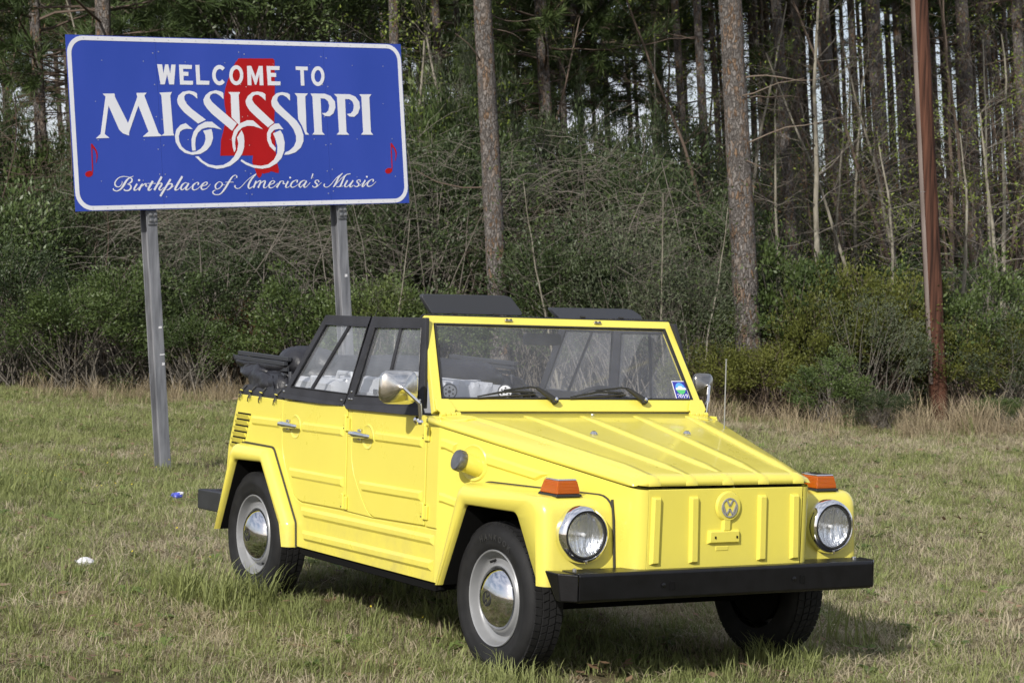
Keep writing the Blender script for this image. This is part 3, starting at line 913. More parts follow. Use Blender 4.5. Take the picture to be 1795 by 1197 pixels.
# wipers
for y0 in (-0.112, 0.388):
    w_e = empty_part('wiper', (0, 0, 0))
    P0, P1 = ws(y0, 1.118, 0.012), ws(y0 - 0.085, 1.172, 0.028)
    MB().lathe([(0.017, 0), (0.017, 0.018), (0.012, 0.022), (0, 0.023)], P0, WO, 14).build('pivot', 'gasket', w_e)
    MB().lathe([(0.009, 0.022), (0.008, 0.030), (0, 0.031)], P0, WO, 12).build('nut', 'chrome', w_e)
    MB().tube([P0 + WO * 0.012, P0 * 0.5 + P1 * 0.5 + WO * 0.008, P1], [0.015, 0.013, 0.008], 8).build('arm', 'gasket', w_e)
    tipy = y0 - 0.40
    MB().tube([P1, ws(y0 - 0.12, 1.174, 0.030), ws(y0 - 0.26, 1.162, 0.022)], 0.0045, 6).build('arm', 'gasket', w_e)
    MB().tube([ws(y0 - 0.10, 1.158, 0.014), ws(y0 - 0.25, 1.158, 0.020), ws(tipy, 1.139, 0.010)], [0.004, 0.006, 0.003], 6).build('blade', 'gasket', w_e)
    MB().tube([ws(y0 - 0.085, 1.152, 0.004), ws(tipy, 1.134, 0.004)], 0.0045, 6).build('blade_rubber', 'seam_dark', w_e)
# sticker with the year
st = empty_part('sticker', (0, 0, 0))
MB().ext([ws(0.597, 1.222, -0.0045), ws(0.674, 1.222, -0.0045), ws(0.679, 1.135, -0.0045), ws(0.598, 1.134, -0.0045)], WO * 0.0012).build('border', 'white_print', st, smooth=False)
MB().ext([ws(0.600, 1.2185, -0.0035), ws(0.671, 1.2185, -0.0035), ws(0.6755, 1.138, -0.0035), ws(0.6015, 1.138, -0.0035)], WO * 0.0012).build('field', 'sticker_blue', st, smooth=False)
def disc2(cy, cz, ry, rz, a0, a1, d, mt, nm):
    pts = [ws(cy + ry * math.cos(R_(a)), cz + rz * math.sin(R_(a)), d) for a in np.linspace(a0, a1, 20)]
    MB().ext(pts, WO * 0.0008).build(nm, mt, st, smooth=False)
disc2(0.637, 1.187, 0.027, 0.026, 0, 180, -0.0025, 'sticker_sky', 'emblem_sky')
disc2(0.638, 1.184, 0.026, 0.024, 180, 360, -0.0025, 'sticker_green', 'emblem_grass')
MB().ext([ws(0.608, 1.180, -0.0016), ws(0.612, 1.189, -0.0016), ws(0.622, 1.190, -0.0016), ws(0.628, 1.197, -0.0016), ws(0.645, 1.197, -0.0016), ws(0.652, 1.190, -0.0016), ws(0.666, 1.189, -0.0016), ws(0.668, 1.180, -0.0016)], WO * 0.0008).build('emblem_car', 'white_print', st, smooth=False)
SEG = {'2': [[(0, .8), (.25, 1), (.75, 1), (1, .78), (.9, .55), (0, 0), (1, 0)]], '0': [[(.5, 1), (.12, .85), (0, .5), (.12, .15), (.5, 0), (.88, .15), (1, .5), (.88, .85), (.5, 1)]],
       '1': [[(.2, .8), (.55, 1), (.55, 0)], [(.2, 0), (.9, 0)]], '9': [[(.95, .65), (.75, .45), (.3, .45), (.05, .65), (.25, .97), (.75, 1), (.97, .75), (.85, .3), (.5, 0), (.15, .02)]]}
yy = 0.6085
for ch in '2019':
    for sg in SEG[ch]:
        MB().tube([ws(yy + 0.0115 * a, 1.1435 + 0.0165 * b, -0.002) for a, b in sg], 0.0015, 4).build('digit', 'white_print', st)
    yy += 0.0158
# interior mirror
im = empty_part('interior_mirror', (0, 0, 0))
q = round_loop([(-0.095, 1.372), (0.112, 1.372), (0.112, 1.428), (-0.095, 1.428)], 0.018)
MB().ext([(-0.85, y, z) for y, z in q], (-0.02, 0, 0)).build('mirror_shell', 'visor_vinyl', im, bevel=0.004)
MB().tube([(-0.855, 0.01, 1.425), (-0.80, 0.008, 1.47), (-0.785, 0.005, 1.49)], 0.006, 8).build('stem', 'gasket', im)
# sun visors folded up over the frame
for pts, lean in (([(-0.628, 1.512), (-0.130, 1.514), (-0.190, 1.598), (-0.225, 1.605), (-0.655, 1.600), (-0.672, 1.590)], -0.35), ([(0.062, 1.508), (0.566, 1.514), (0.520, 1.556), (0.49, 1.560), (0.055, 1.556), (0.042, 1.550)], -1.3)):
    pts = round_loop(pts, 0.012, 3)
    loop = [(-0.800 + lean * (z - 1.51), y, z - 0.004) for y, z in pts]
    v = MB().ext(loop, (-0.030, 0, 0)).build('sun_visor', 'visor_vinyl', car, bevel=0.011, seg=4)
    ym = (min(p[0] for p in pts) + max(p[0] for p in pts)) / 2
    for k in (-0.11, 0.11):
        MB().tube([(-0.790, ym + k - 0.012, 1.511), (-0.790, ym + k + 0.012, 1.511)], 0.007, 8).build('pivot', 'gasket', v)
# ---- side curtains
def curtain(out_, holes, name, skirt, studs, bars):
    """black cloth frame leaning in, clear window in two lights"""
    def yl_(z):
        return -0.757 + (z - 1.05) * 0.158
    def P(p, d=0.0):
        return Vector((p[0], yl_(p[1]) - d, p[1]))
    ps = []
    n_ = len(out_)
    mbf = MB()
    fo = [P(p, 0.010) for p in out_]
    fi_ = [P(p, 0.010) for p in holes]
    bo = [P(p, -0.010) for p in out_]
    bi_ = [P(p, -0.010) for p in holes]
    mbf.loops([fo, fi_, bi_, bo, fo], closed=True)
    fr_ = both(mbf, name, 'canvas', bevel=0.004)
    sub_both(MB().add([P(p, 0.0) for p in holes], [(0, 1, 2, 3)]), 'clear_window', 'curtain_vinyl', fr_, smooth=False)
    # hem piping round the opening
    sub_both(MB().tube([P(p, 0.011) for p in holes] + [P(holes[0], 0.011)], 0.004, 6), 'window_hem', 'vinyl_black', fr_)
    for a, b, w_ in bars:
        sub_both(MB().tube([P(a, 0.003), P(b, 0.003)], w_, 6), 'window_bar', 'canvas', fr_)
    sk = [P(p, 0.014 if i < len(skirt) // 2 else 0.024) for i, p in enumerate(skirt)]
    sub_both(MB().ext(sk, (0, 0.006, 0)), 'skirt', 'canvas', fr_, bevel=0.004)
    for p in studs:
        sub_both(MB().lathe([(0.007, 0), (0.006, 0.004), (0.003, 0.006), (0, 0.006)], P(p, 0.010), (0, -1, 0), 10), 'stud', 'old_chrome', fr_)
curtain([(-2.075, 1.062), (-1.740, 1.474), (-1.262, 1.480), (-1.388, 1.056)], [(-1.982, 1.108), (-1.716, 1.428), (-1.281, 1.432), (-1.386 + 0.03, 1.108)], 'rear_side_curtain', [(-2.075, 1.068), (-1.388, 1.064), (-1.392, 1.050), (-1.62, 1.046), (-2.00, 1.046), (-2.07, 1.056)], [(-2.052, 1.080), (-1.412, 1.075), (-2.035, 1.110)], [((-1.476, 1.428), (-1.758, 1.110), 0.010)])
curtain([(-1.380, 1.050), (-1.250, 1.480), (-0.733, 1.490), (-0.612, 1.086)], [(-1.290, 1.106), (-1.202, 1.430), (-0.757, 1.441), (-0.675, 1.124)], 'front_side_curtain', [(-1.384, 1.058), (-0.612, 1.090), (-0.592, 1.066), (-0.640, 1.052), (-0.90, 1.046), (-1.330, 1.038)], [(-1.335, 1.085), (-1.310, 1.085), (-1.322, 1.120), (-0.655, 1.120), (-0.645, 1.095)], [((-0.958, 1.438), (-0.998, 1.112), 0.010)])
# ---- mirrors on the doors
def door_mirror(s, c, base, elbow, K=1.0, mt='old_chrome'):
    e = empty_part('door_mirror', (0, 0, 0))
    c, base, elbow = Vector(c), Vector(base), Vector(elbow)
    def sy(v):
        return Vector((v.x, v.y * s, v.z))
    # bell seen from the front: rounded shell, glass facing rearwards
    ls = []
    for k, dx in ((1.0, 0.0), (1.02, 0.008), (0.99, 0.016), (0.92, 0.022), (0.70, 0.032), (0.36, 0.043), (0.12, 0.050), (0.06, 0.062)):
        k *= K
        q = round_loop([(-0.088 * k, -0.070 * k), (0.092 * k, -0.074 * k), (0.086 * k, 0.078 * k), (-0.084 * k, 0.074 * k)], 0.042 * k)
        ls.append([sy(c + Vector((dx, a * 0.985 - dx * 0.0, b)) + Vector((a * 0.17, 0, 0))) for a, b in q])
    MB().loops(ls, closed=True, cap1=True).build('shell', mt, e, ang=70)
    q = round_loop([(-0.085 * K, -0.067 * K), (0.089 * K, -0.071 * K), (0.083 * K, 0.075 * K), (-0.081 * K, 0.071 * K)], 0.04 * K)
    MB().ext([sy(c + Vector((a * 0.17 - 0.001, a * 0.985, b))) for a, b in q], (0.004, 0, 0)).build('mirror_glass', 'chrome', e, smooth=False)
    MB().tube([sy(c + Vector((0.060, 0, 0))), sy(elbow)], [0.007, 0.0085], 10).build('arm', 'chrome', e)
    kb = elbow + Vector((0.0, 0.010, -0.085))
    MB().tube([sy(elbow), sy(elbow + Vector((0, 0.002, -0.012))), sy(kb)], [0.0085, 0.009, 0.008], 10).build('arm', 'chrome', e)
    MB().lathe([(0.0, -0.014), (0.010, -0.010), (0.014, 0.0), (0.010, 0.010), (0.0, 0.014)], sy(kb), (0, 0, 1), 12).build('ball', 'chrome', e)
    MB().lathe([(0.018, 0), (0.018, 0.006), (0.012, 0.012), (0.008, 0.05), (0.0, 0.05)], sy(base), sy(kb + Vector((0, 0, 0.01)) - base), 14).build('foot', 'chrome', e)
door_mirror(1, (-0.600, -0.905, 1.180), (-0.665, -0.762, 1.030), (-0.500, -0.845, 1.117))
door_mirror(-1, (-0.760, -0.880, 1.195), (-0.665, -0.762, 1.030), (-0.640, -0.830, 1.117), 0.76, 'dark_reflection_chrome')
# ---- aerial on the left cowl
MB().tube([(-0.246, 0.640, 1.000), (-0.250, 0.640, 1.335)], 0.0030, 6).lathe([(0.0, 0.0), (0.005, 0.002), (0.005, 0.006), (0.0, 0.008)], (-0.250, 0.640, 1.335), (0, 0, 1), 8).build('aerial', 'wheel_silver', car)
# ---- inside: dash, wheel, seats
MB().ext([(-0.56, -0.70, 1.062), (-0.80, -0.70, 1.055), (-0.84, -0.70, 1.02), (-0.82, -0.70, 0.80), (-0.56, -0.70, 0.80)], (0, 1.40, 0)).build('dashboard', 'interior_black', car, bevel=0.01)
swc = Vector((-0.98, 0.36, 1.02))
sax = Vector((-0.80, 0, 0.60)).normalized()
e1 = Vector((0, 1, 0))
e2 = sax.cross(e1)
sw = MB().tube([swc + 0.19 * (math.cos(a) * e1 + math.sin(a) * e2) for a in (2 * math.pi * k / 32 for k in range(33))], 0.012, 8).build('steering_wheel', 'interior_black', car)
MB().tube([swc - 0.18 * e1, swc, swc + 0.18 * e1], 0.012, 6).tube([swc, swc - sax * 0.30], 0.022, 8).build('spokes', 'interior_black', sw)
for y0 in (-0.36, 0.36):
    s_ = MB().box((-1.26, y0, 0.60), (0.50, 0.48, 0.14)).build('front_seat', 'interior_black', car, bevel=0.03)
    MB().box((-1.53, y0, 0.80), (0.12, 0.48, 0.46), Matrix.Rotation(R_(-12), 3, 'Y')).build('backrest', 'interior_black', s_, bevel=0.03)
MB().box((-2.05, 0, 0.62), (0.45, 1.2, 0.16)).build('rear_bench', 'interior_black', car, bevel=0.03)
MB().box((-1.5, 0, 0.50), (2.0, 1.40, 0.02)).build('cabin_floor', 'interior_black', car)
# ---- folded soft top at the back
st_e = empty_part('folded_soft_top', (0, 0, 0))
def cloth_roll(path, rad, seed, name='cloth_fold', lump=0.18, sides=18):
    r_ = random.Random(seed)
    ph = [r_.uniform(0, 6.28) for _ in range(8)]
    pts = [Vector(p) for p in path]
    # resample
    P = []
    for i in range(len(pts) - 1):
        for k in range(6):
            P.append(pts[i].lerp(pts[i + 1], k / 6))
    P.append(pts[-1])
    ls = []
    ref = Vector((0, 0, 1))
    for i, p in enumerate(P):
        d = (P[min(i + 1, len(P) - 1)] - P[max(i - 1, 0)]).normalized()
        u = d.cross(ref).normalized()
        w_ = u.cross(d)
        t = i / (len(P) - 1)
        end = min(1, 6 * min(t, 1 - t) + 0.35)
        row = []
        for k in range(sides):
            a = 2 * math.pi * k / sides
            rr = end * (1 + lump * (0.5 * math.sin(3 * a + ph[0] + 4 * t) + 0.35 * math.sin(5 * a + ph[1] - 9 * t) + 0.3 * math.sin(2 * a + ph[2] + 17 * t) + 0.25 * math.sin(7 * a + ph[3] + 23 * t)))
            row.append(p + u * (rad[0] * rr * math.cos(a)) + w_ * (rad[1] * rr * math.sin(a)))
        ls.append(row)
    return MB().loops(ls, closed=True, cap0=True, cap1=True).build(name, 'vinyl_black', st_e, ang=80, sub=1)
cloth_roll([(-2.25, -0.60, 1.160), (-2.26, -0.2, 1.165), (-2.26, 0.25, 1.165), (-2.25, 0.62, 1.14)], (0.17, 0.095), 3, lump=0.10)
cloth_roll([(-2.31, -0.66, 1.205), (-2.30, -0.50, 1.222), (-2.22, -0.36, 1.19)], (0.15, 0.085), 11, lump=0.08)
cloth_roll([(-2.30, -0.62, 1.075), (-2.30, 0.0, 1.085), (-2.30, 0.60, 1.07)], (0.24, 0.055), 5, lump=0.15)
cloth_roll([(-2.80, -0.60, 1.165), (-2.60, -0.66, 1.150), (-2.42, -0.64, 1.14)], (0.07, 0.045), 8, lump=0.30)
cloth_roll([(-2.62, -0.66, 1.150), (-2.45, -0.69, 1.100), (-2.27, -0.69, 1.085)], (0.055, 0.065), 9, lump=0.25)
cloth_roll([(-2.76, 0.60, 1.15), (-2.45, 0.63, 1.13), (-2.16, 0.62, 1.10)], (0.07, 0.06), 12, lump=0.25)
cloth_roll([(-2.70, -0.45, 1.17), (-2.72, 0.0, 1.16), (-2.70, 0.45, 1.16)], (0.09, 0.045), 14, lump=0.2)
cloth_roll([(-2.86, -0.655, 1.205), (-2.70, -0.655, 1.195), (-2.45, -0.655, 1.200), (-2.22, -0.655, 1.195)], (0.035, 0.032), 21, lump=0.12)
cloth_roll([(-2.78, -0.60, 1.165), (-2.5, -0.60, 1.150), (-2.22, -0.60, 1.150)], (0.085, 0.055), 22, lump=0.15)
cloth_roll([(-2.52, -0.665, 1.105), (-2.35, -0.685, 1.110), (-2.18, -0.68, 1.095)], (0.05, 0.055), 23, lump=0.2)
# flaps hanging in soft folds
def flap(c0, c1, c2, c3, amp, seed, nm='cloth_flap'):
    r_ = random.Random(seed)
    p1, p2 = r_.uniform(0, 6), r_.uniform(0, 6)
    ls = []
    for i in range(11):
        t = i / 10
        a, b = Vector(c0).lerp(Vector(c1), t), Vector(c3).lerp(Vector(c2), t)
        row = []
        for j in range(11):
            q = j / 10
            p = a.lerp(b, q)
            off = amp * (math.sin(9 * t + p1 + 2 * q) * (0.3 + 0.7 * q) + 0.5 * math.sin(5 * q + p2 + 7 * t))
            row.append(p + Vector((0.3 * off, -off, -0.4 * abs(off))))
        ls.append(row)
    ob = MB().loops(ls).build(nm, 'vinyl_black', st_e, ang=80, sub=1)
    md_ = ob.modifiers.new('solid', 'SOLIDIFY')
    md_.thickness = 0.004
flap((-2.56, -0.70, 1.165), (-2.24, -0.70, 1.155), (-2.17, -0.735, 1.035), (-2.42, -0.730, 1.045), 0.018, 2)
flap((-2.90, -0.66, 1.240), (-2.62, -0.69, 1.190), (-2.60, -0.69, 1.130), (-2.80, -0.66, 1.135), 0.016, 4)
flap((-2.46, -0.71, 1.140), (-2.30, -0.715, 1.150), (-2.12, -0.735, 1.030), (-2.26, -0.735, 1.040), 0.020, 6)
flap((-2.36, 0.66, 1.17), (-2.08, 0.66, 1.16), (-2.04, 0.70, 1.04), (-2.30, 0.70, 1.04), 0.02, 7)
# folded bow rails along both sides
for s, x0, x1 in ((-1, -2.815, -2.205), (1, -2.79, -2.09)):
    for dz, dy, a, b in ((0.0, 0.0, 0, 0), (-0.024, -0.012, -0.02, -0.012)):
        yy = s * (0.665 if s < 0 else 0.62) + s * -dy
        MB().box(((x0 + x1) / 2 + (a + b) / 2, yy, 1.240 + dz), (x1 - x0, 0.026, 0.021), Matrix.Rotation(R_(0.8), 3, 'Y')).build('bow_rail', 'visor_vinyl', st_e, bevel=0.003)
    MB().box((-2.37, s * 0.665, 1.181), (0.30, 0.02, 0.020)).build('bow_rail', 'visor_vinyl', st_e, bevel=0.003)
    hg = MB().tube([(-2.235, s * 0.69, 1.16), (-2.20, s * 0.69, 1.150)], 0.008, 6).tube([(-2.20, s * 0.68, 1.135), (-2.23, s * 0.68, 1.125)], 0.008, 6)
    hg.tube([(-2.20, s * 0.66, 1.17), (-2.17, s * 0.67, 1.09), (-2.12, s * 0.69, 1.05)], 0.011, 8)
    hg.build('bow_hinge', 'visor_vinyl', st_e)
# laced boot edge along the rim
bt = MB()
ls = []
for i in range(15):
    t = i / 14
    x = -2.585 + t * 0.52
    ls.append([(x, -0.752, 1.033), (x, -0.757 - 0.003 * math.sin(9 * t), 1.052), (x, -0.735, 1.085 + 0.005 * math.sin(13 * t)), (x, -0.66, 1.095)])
bt.loops(ls)
boot = bt.build('laced_boot', 'canvas', st_e, ang=80)
bt.mirrored().build('laced_boot', 'canvas', st_e, ang=80)
for k, x in enumerate((-2.555, -2.445, -2.315, -2.135)):
    d = 0.04 + 0.01 * (k % 2)
    MB().tube([(x + 0.015, -0.745, 1.085), (x, -0.768, 1.055), (x - 0.008, -0.772, 1.038)], 0.0045, 6).tube([(x, -0.770, 1.045), (x - 0.012, -0.775, 1.025), (x - d * 0.6, -0.768, 1.005)], 0.0032, 6).tube([(x, -0.770, 1.045), (x + 0.004, -0.776, 1.020)], 0.0028, 6).build('lacing_cord', 'gasket', boot)
    MB().tube([(x - 0.012, -0.768, 1.060), (x + 0.014, -0.768, 1.058)], 0.003, 6).build('hook', 'paint', boot)
MB().box((-2.055, -0.735, 1.062), (0.040, 0.03, 0.07)).build('door_post_cap', 'paint', car, bevel=0.008)
# ---- luggage inside
def suitcase(name, x0, x1, y0, y1, z0, z1, label, wheels):
    e = empty(name, ((x0 + x1) / 2, (y0 + y1) / 2, z0), label, 'suitcase', 'ribbed suitcases carried in the car')
    c = Vector(e.location)
    def L(p):
        return Vector(p) - c
    # shell: grooved along its length
    sec_ = []
    hy, hz = (y1 - y0) / 2, (z1 - z0) / 2
    r = 0.06
    base_ = round_loop([(-hy, -hz), (hy, -hz), (hy, hz), (-hy, hz)], r, 5)
    # insert grooves: resample perimeter
    per = []
    nn = len(base_)
    for i in range(nn):
        a, b = Vector(base_[i]), Vector(base_[(i + 1) % nn])
        k = max(1, int((b - a).length / 0.012))
        for j in range(k):
            per.append(a.lerp(b, j / k))
    for t, kk in ((0.0, 0.80), (0.02, 0.93), (0.05, 1.0), (0.95, 1.0), (0.98, 0.93), (1.0, 0.80)):
        row = []
        acc = 0
        for i, p in enumerate(per):
            d = 0.007 if (i // 3) % 2 else -0.006
            q = p * kk + p.normalized() * d
            row.append((x0 + (x1 - x0) * t - c.x, q.x, q.y + (z0 + z1) / 2 - c.z))
        sec_.append(row)
    MB().loops(sec_, closed=True, cap0=True, cap1=True).build('shell', 'case_silver', e, ang=25)
    MB().box(L(((x0 + x1) / 2, (y0 + y1) / 2, (z0 + z1) / 2)), (0.022, hy * 2 + 0.012, hz * 2 + 0.012)).build('frame_band', 'case_silver', e, bevel=0.004)
    MB().tube([L((x0 + 0.3, y0 + 0.10, z1)), L((x0 + 0.32, y0 + 0.10, z1 + 0.035)), L((x0 + 0.46, y0 + 0.10, z1 + 0.035)), L((x0 + 0.48, y0 + 0.10, z1))], 0.012, 8).build('carry_handle', 'case_silver', e)
    for yy in (y0 + 0.155, y1 - 0.06):
        for zz in ((z1 - 0.04,) if wheels else ()):
            w_ = MB().lathe([(0.018, 0.006), (0.034, 0.010), (0.036, 0.0), (0.036, -0.02), (0.0, -0.02)], L((x1 + 0.055, yy, zz + 0.008)), (0.85, -0.5, 0), 24).build('caster', 'gasket', e)
            ax = Vector((0.85, -0.5, 0)).normalized()
            o = L((x1 + 0.055, yy, zz + 0.008)) + ax * 0.009
            d = MB().lathe([(0.031, 0), (0.029, 0.004), (0.0, 0.005)], o, ax, 20).build('caster_disc', 'white_print', w_)
            ee = Vector((0, 0, 1))
            gg = ax.cross(ee)
            MB().lathe([(0.008, 0.004), (0.007, 0.007), (0, 0.007)], o, ax, 10).build('axle_cap', 'gasket', w_)
            for k in range(6):
                a = k * math.pi / 3
                MB().lathe([(0.0042, 0.003), (0.0042, 0.0062), (0, 0.0062)], o + 0.019 * (math.cos(a) * ee + math.sin(a) * gg), ax, 8).build('caster_hole', 'seam_dark', w_)
    for zz in (z1 - 0.06,):
        MB().box(L((x0 + 0.22, y0 - 0.006, zz)), (0.05, 0.010, 0.03)).build('latch', 'chrome', e, bevel=0.004)
    return e
suitcase('suitcase', -2.12, -1.68, -0.685, -0.22, 0.71, 1.155, 'silver ribbed suitcase seen through the rear side window of the car', False)
suitcase('suitcase', -1.44, -0.86, -0.675, -0.16, 0.68, 1.185, 'silver ribbed suitcase with white caster seen behind the front side window', True)
SIGN_C=[-9.5806, 2.3926, 2.9939]
SIGN_U=[-0.11909, 0.99021, 0.07284]
SIGN_V=[-0.04025, -0.07812, 0.99613]
SIGN_W,SIGN_H=3.3668,1.4505
L_WELCOME=[[-8483,4965,-8004,4956,-7935,4161,-7722,4961,-7420,4966,-7281,4171,-7129,4954,-6715,4961,-6976,3270,-7439,3282,-7585,4131,-7862,3277,-8263,3272],
[-6390,4967,-5119,4954,-5172,4614,-6017,4617,-6013,4368,-5515,4358,-5537,4019,-6015,4030,-6022,3611,-5105,3606,-5147,3275,-6389,3277],
[-4791,4969,-4401,4976,-4417,3633,-3500,3627,-3553,3294,-4787,3297],
[336,4978,760,4985,1135,4053,1538,4990,1923,4996,1898,3314,1524,3310,1533,4269,1164,3351,1047,3350,706,4320,682,3309,300,3304],
[2320,5003,3667,5008,3623,4668,2706,4671,2711,4415,3260,4405,3258,4056,2709,4066,2716,3673,3676,3667,3632,3335,2349,3320],
[5321,5019,6594,5013,6572,4688,6154,4690,6142,3338,5768,3333,5792,4694,5333,4705]]
L_NAME=[[-13756,2432,-12659,2460,-12630,2155,-11549,-6,-10542,2173,-10598,2524,-9636,2551,-9870,2311,-8731,-832,-8462,-1018,-8528,-1098,-10243,-1138,-9669,-708,-10488,1471,-11523,-811,-11518,-1039,-12093,-854,-12415,-548,-13277,1454,-13779,-912,-13354,-1226,-14621,-1266,-14155,-912,-13501,2191],
[-8429,2572,-7219,2637,-7400,2334,-7323,-816,-7237,-1038,-8495,-1062,-8392,-1010,-8181,-859,-8245,2326],
[-4794,2089,-4796,2537,-5063,2686,-5568,2770,-6186,2657,-6612,2341,-6757,1984,-6709,1629,-6479,1275,-6099,876,-4851,-32,-4068,301,-5365,1192,-5846,1635,-6046,1990,-6059,2257,-5893,2463,-5584,2529,-5234,2416,-5037,2293],
[-5394,-506,-6054,2,-6572,-150,-7003,-550,-7169,-1083,-7123,-1616,-6803,-2151,-6319,-2511,-5618,-2694,-4793,-2611,-4156,-2301,-3714,-1854,-3468,-1271,-3491,-821,-3573,-488,-4408,-641,-4225,-999,-4197,-1358,-4381,-1806,-4713,-2163,-5190,-2402,-5706,-2470,-6203,-2288,-6589,-1974,-6783,-1529,-6805,-1084,-6660,-728,-6395,-550,-6033,-461],
[-2211,2066,-2197,2607,-2428,2740,-2941,2834,-3519,2702,-3951,2410,-4204,2005,-4156,1646,-3873,1244,-3437,797,-1531,-642,-1008,-26,-2877,1430,-3369,1832,-3576,2144,-3486,2415,-3219,2552,-2908,2555,-2555,2378],
[-2539,-552,-3480,132,-4152,122,-4841,-193,-5337,-729,-5582,-1354,-5602,-1979,-5574,-2337,-5236,-2321,-5253,-1802,-5167,-1266,-4933,-819,-4500,-479,-3925,-354,-3307,-389],
[-5318,-2832,-5010,-2817,-4624,-3196,-4026,-3516,-3310,-3640,-2578,-3585,-1910,-3266,-1464,-2862,-1113,-2321,-970,-1732,-1074,-1233,-579,-599,-395,-1008,-357,-1553,-435,-2098,-660,-2642,-1116,-3164,-1882,-3646,-2627,-3846,-3255,-3911,-4142,-3704,-4835,-3284],
[-1698,2684,-501,2696,-675,2440,-696,36,-812,-127,-1505,515,-1464,2433],
[2015,1990,2040,2539,1761,2691,1232,2768,694,2681,249,2358,-11,1947,39,1583,327,1130,829,677,2118,-353,2781,69,1297,1318,844,1725,652,2043,724,2317,1001,2492,1320,2477,1680,2279],
[1583,-509,641,248,59,265,-699,-9,-1316,-599,-1591,-1277,-1565,-2001,-1440,-2500,-1265,-2230,-1317,-1731,-1218,-1188,-957,-735,-512,-372,28,-208,662,-244],
[-745,-3122,-388,-3325,335,-3606,1181,-3706,1939,-3576,2557,-3169,2917,-2621,2988,-2025,2836,-1381,2600,-876,3374,-601,3617,-1015,3748,-1660,3657,-2396,3322,-3038,2805,-3493,2028,-3852,1271,-3953,425,-3853,-300,-3599,-859,-3258],
[3703,-537,3251,-3,2818,-22,2313,-325,1987,-875,1970,-1470,2202,-2021,2711,-2464,2817,-2161,2435,-1747,2304,-1288,2385,-875,2728,-573,3219,-481],
[4542,1982,4557,2535,4294,2671,3756,2739,3208,2642,2811,2335,2601,1921,2649,1509,2996,1052,4233,90,4738,-509,4972,-1110,4941,-1572,4693,-2033,4178,-2399,3788,-2535,3632,-2764,4157,-2722,4823,-2542,5397,-2129,5708,-1575,5745,-1019,5516,-324,5115,230,3874,1240,3414,1651,3200,2017,3294,2294,3521,2461,3847,2482,4215,2302],
[5056,2660,6460,2646,6155,2365,6093,-741,6352,-1002,5967,-982,5635,-185,5288,369,5309,2357],
[6736,2649,8255,2645,8856,2436,9274,1971,9293,1410,9034,894,8625,640,8124,657,7807,917,8254,937,8549,1172,8655,1593,8545,1966,8226,2197,7761,2239,7731,-743,7992,-1005,6683,-993,6920,-761,6924,2325],
[9205,2626,10896,2623,11506,2413,11908,1944,11942,1425,11691,905,11273,602,10763,619,10473,853,10895,901,11172,1138,11302,1563,11191,1939,10866,2172,10380,2186,10333,-745,10621,-1009,9268,-997,9542,-763,9523,2348],
[11942,2624,13260,2637,13025,2379,12990,-748,13225,-1014,11907,-1002,12151,-766,12165,2371]]
L_RED=[[-488,5616,3030,5667,3181,5504,3068,3301,2919,1189,2827,455,2781,-1564,2804,-2850,2907,-3586,3007,-4047,2976,-4350,2645,-4300,2328,-4204,2125,-4183,1999,-4292,1675,-4324,1403,-4394,1259,-4310,1177,-4574,941,-4754,751,-4568,574,-4019,438,-3652,329,-3378,442,-2786,-2839,-2789,-2773,-2266,-2679,-1455,-2423,-733,-2225,-101,-2117,441,-2019,983,-2119,1524,-2124,2246,-1972,2970,-1722,3605,-1483,4060,-1124,4744,-948,5019,-773,5293,-606,5432],
[-15069,-4078,-15065,-4175,-15116,-4274,-15213,-4359,-15341,-4418,-15481,-4442,-15612,-4427,-15713,-4376,-15769,-4295,-15773,-4199,-15722,-4100,-15626,-4014,-15497,-3955,-15357,-3931,-15227,-3946,-15125,-3997],
[-15078,-1703,-14987,-1703,-15032,-4018,-15123,-4017],
[-15033,-1719,-14986,-1694,-14755,-2004,-14597,-2257,-14527,-2541,-14555,-2857,-14716,-3297,-14750,-3281,-14657,-2919,-14654,-2603,-14738,-2288,-14934,-2066,-15027,-2002],
[15130,-4175,15134,-4274,15078,-4374,14970,-4461,14827,-4521,14670,-4545,14524,-4530,14411,-4478,14347,-4396,14343,-4298,14399,-4198,14507,-4111,14649,-4051,14806,-4027,14952,-4042,15066,-4094],
[15108,-1767,15209,-1767,15170,-4115,15069,-4114],
[15157,-1783,15210,-1758,15470,-2072,15649,-2329,15727,-2617,15698,-2937,15520,-3383,15482,-3367,15584,-3000,15586,-2680,15490,-2360,15271,-2135,15166,-2070]]
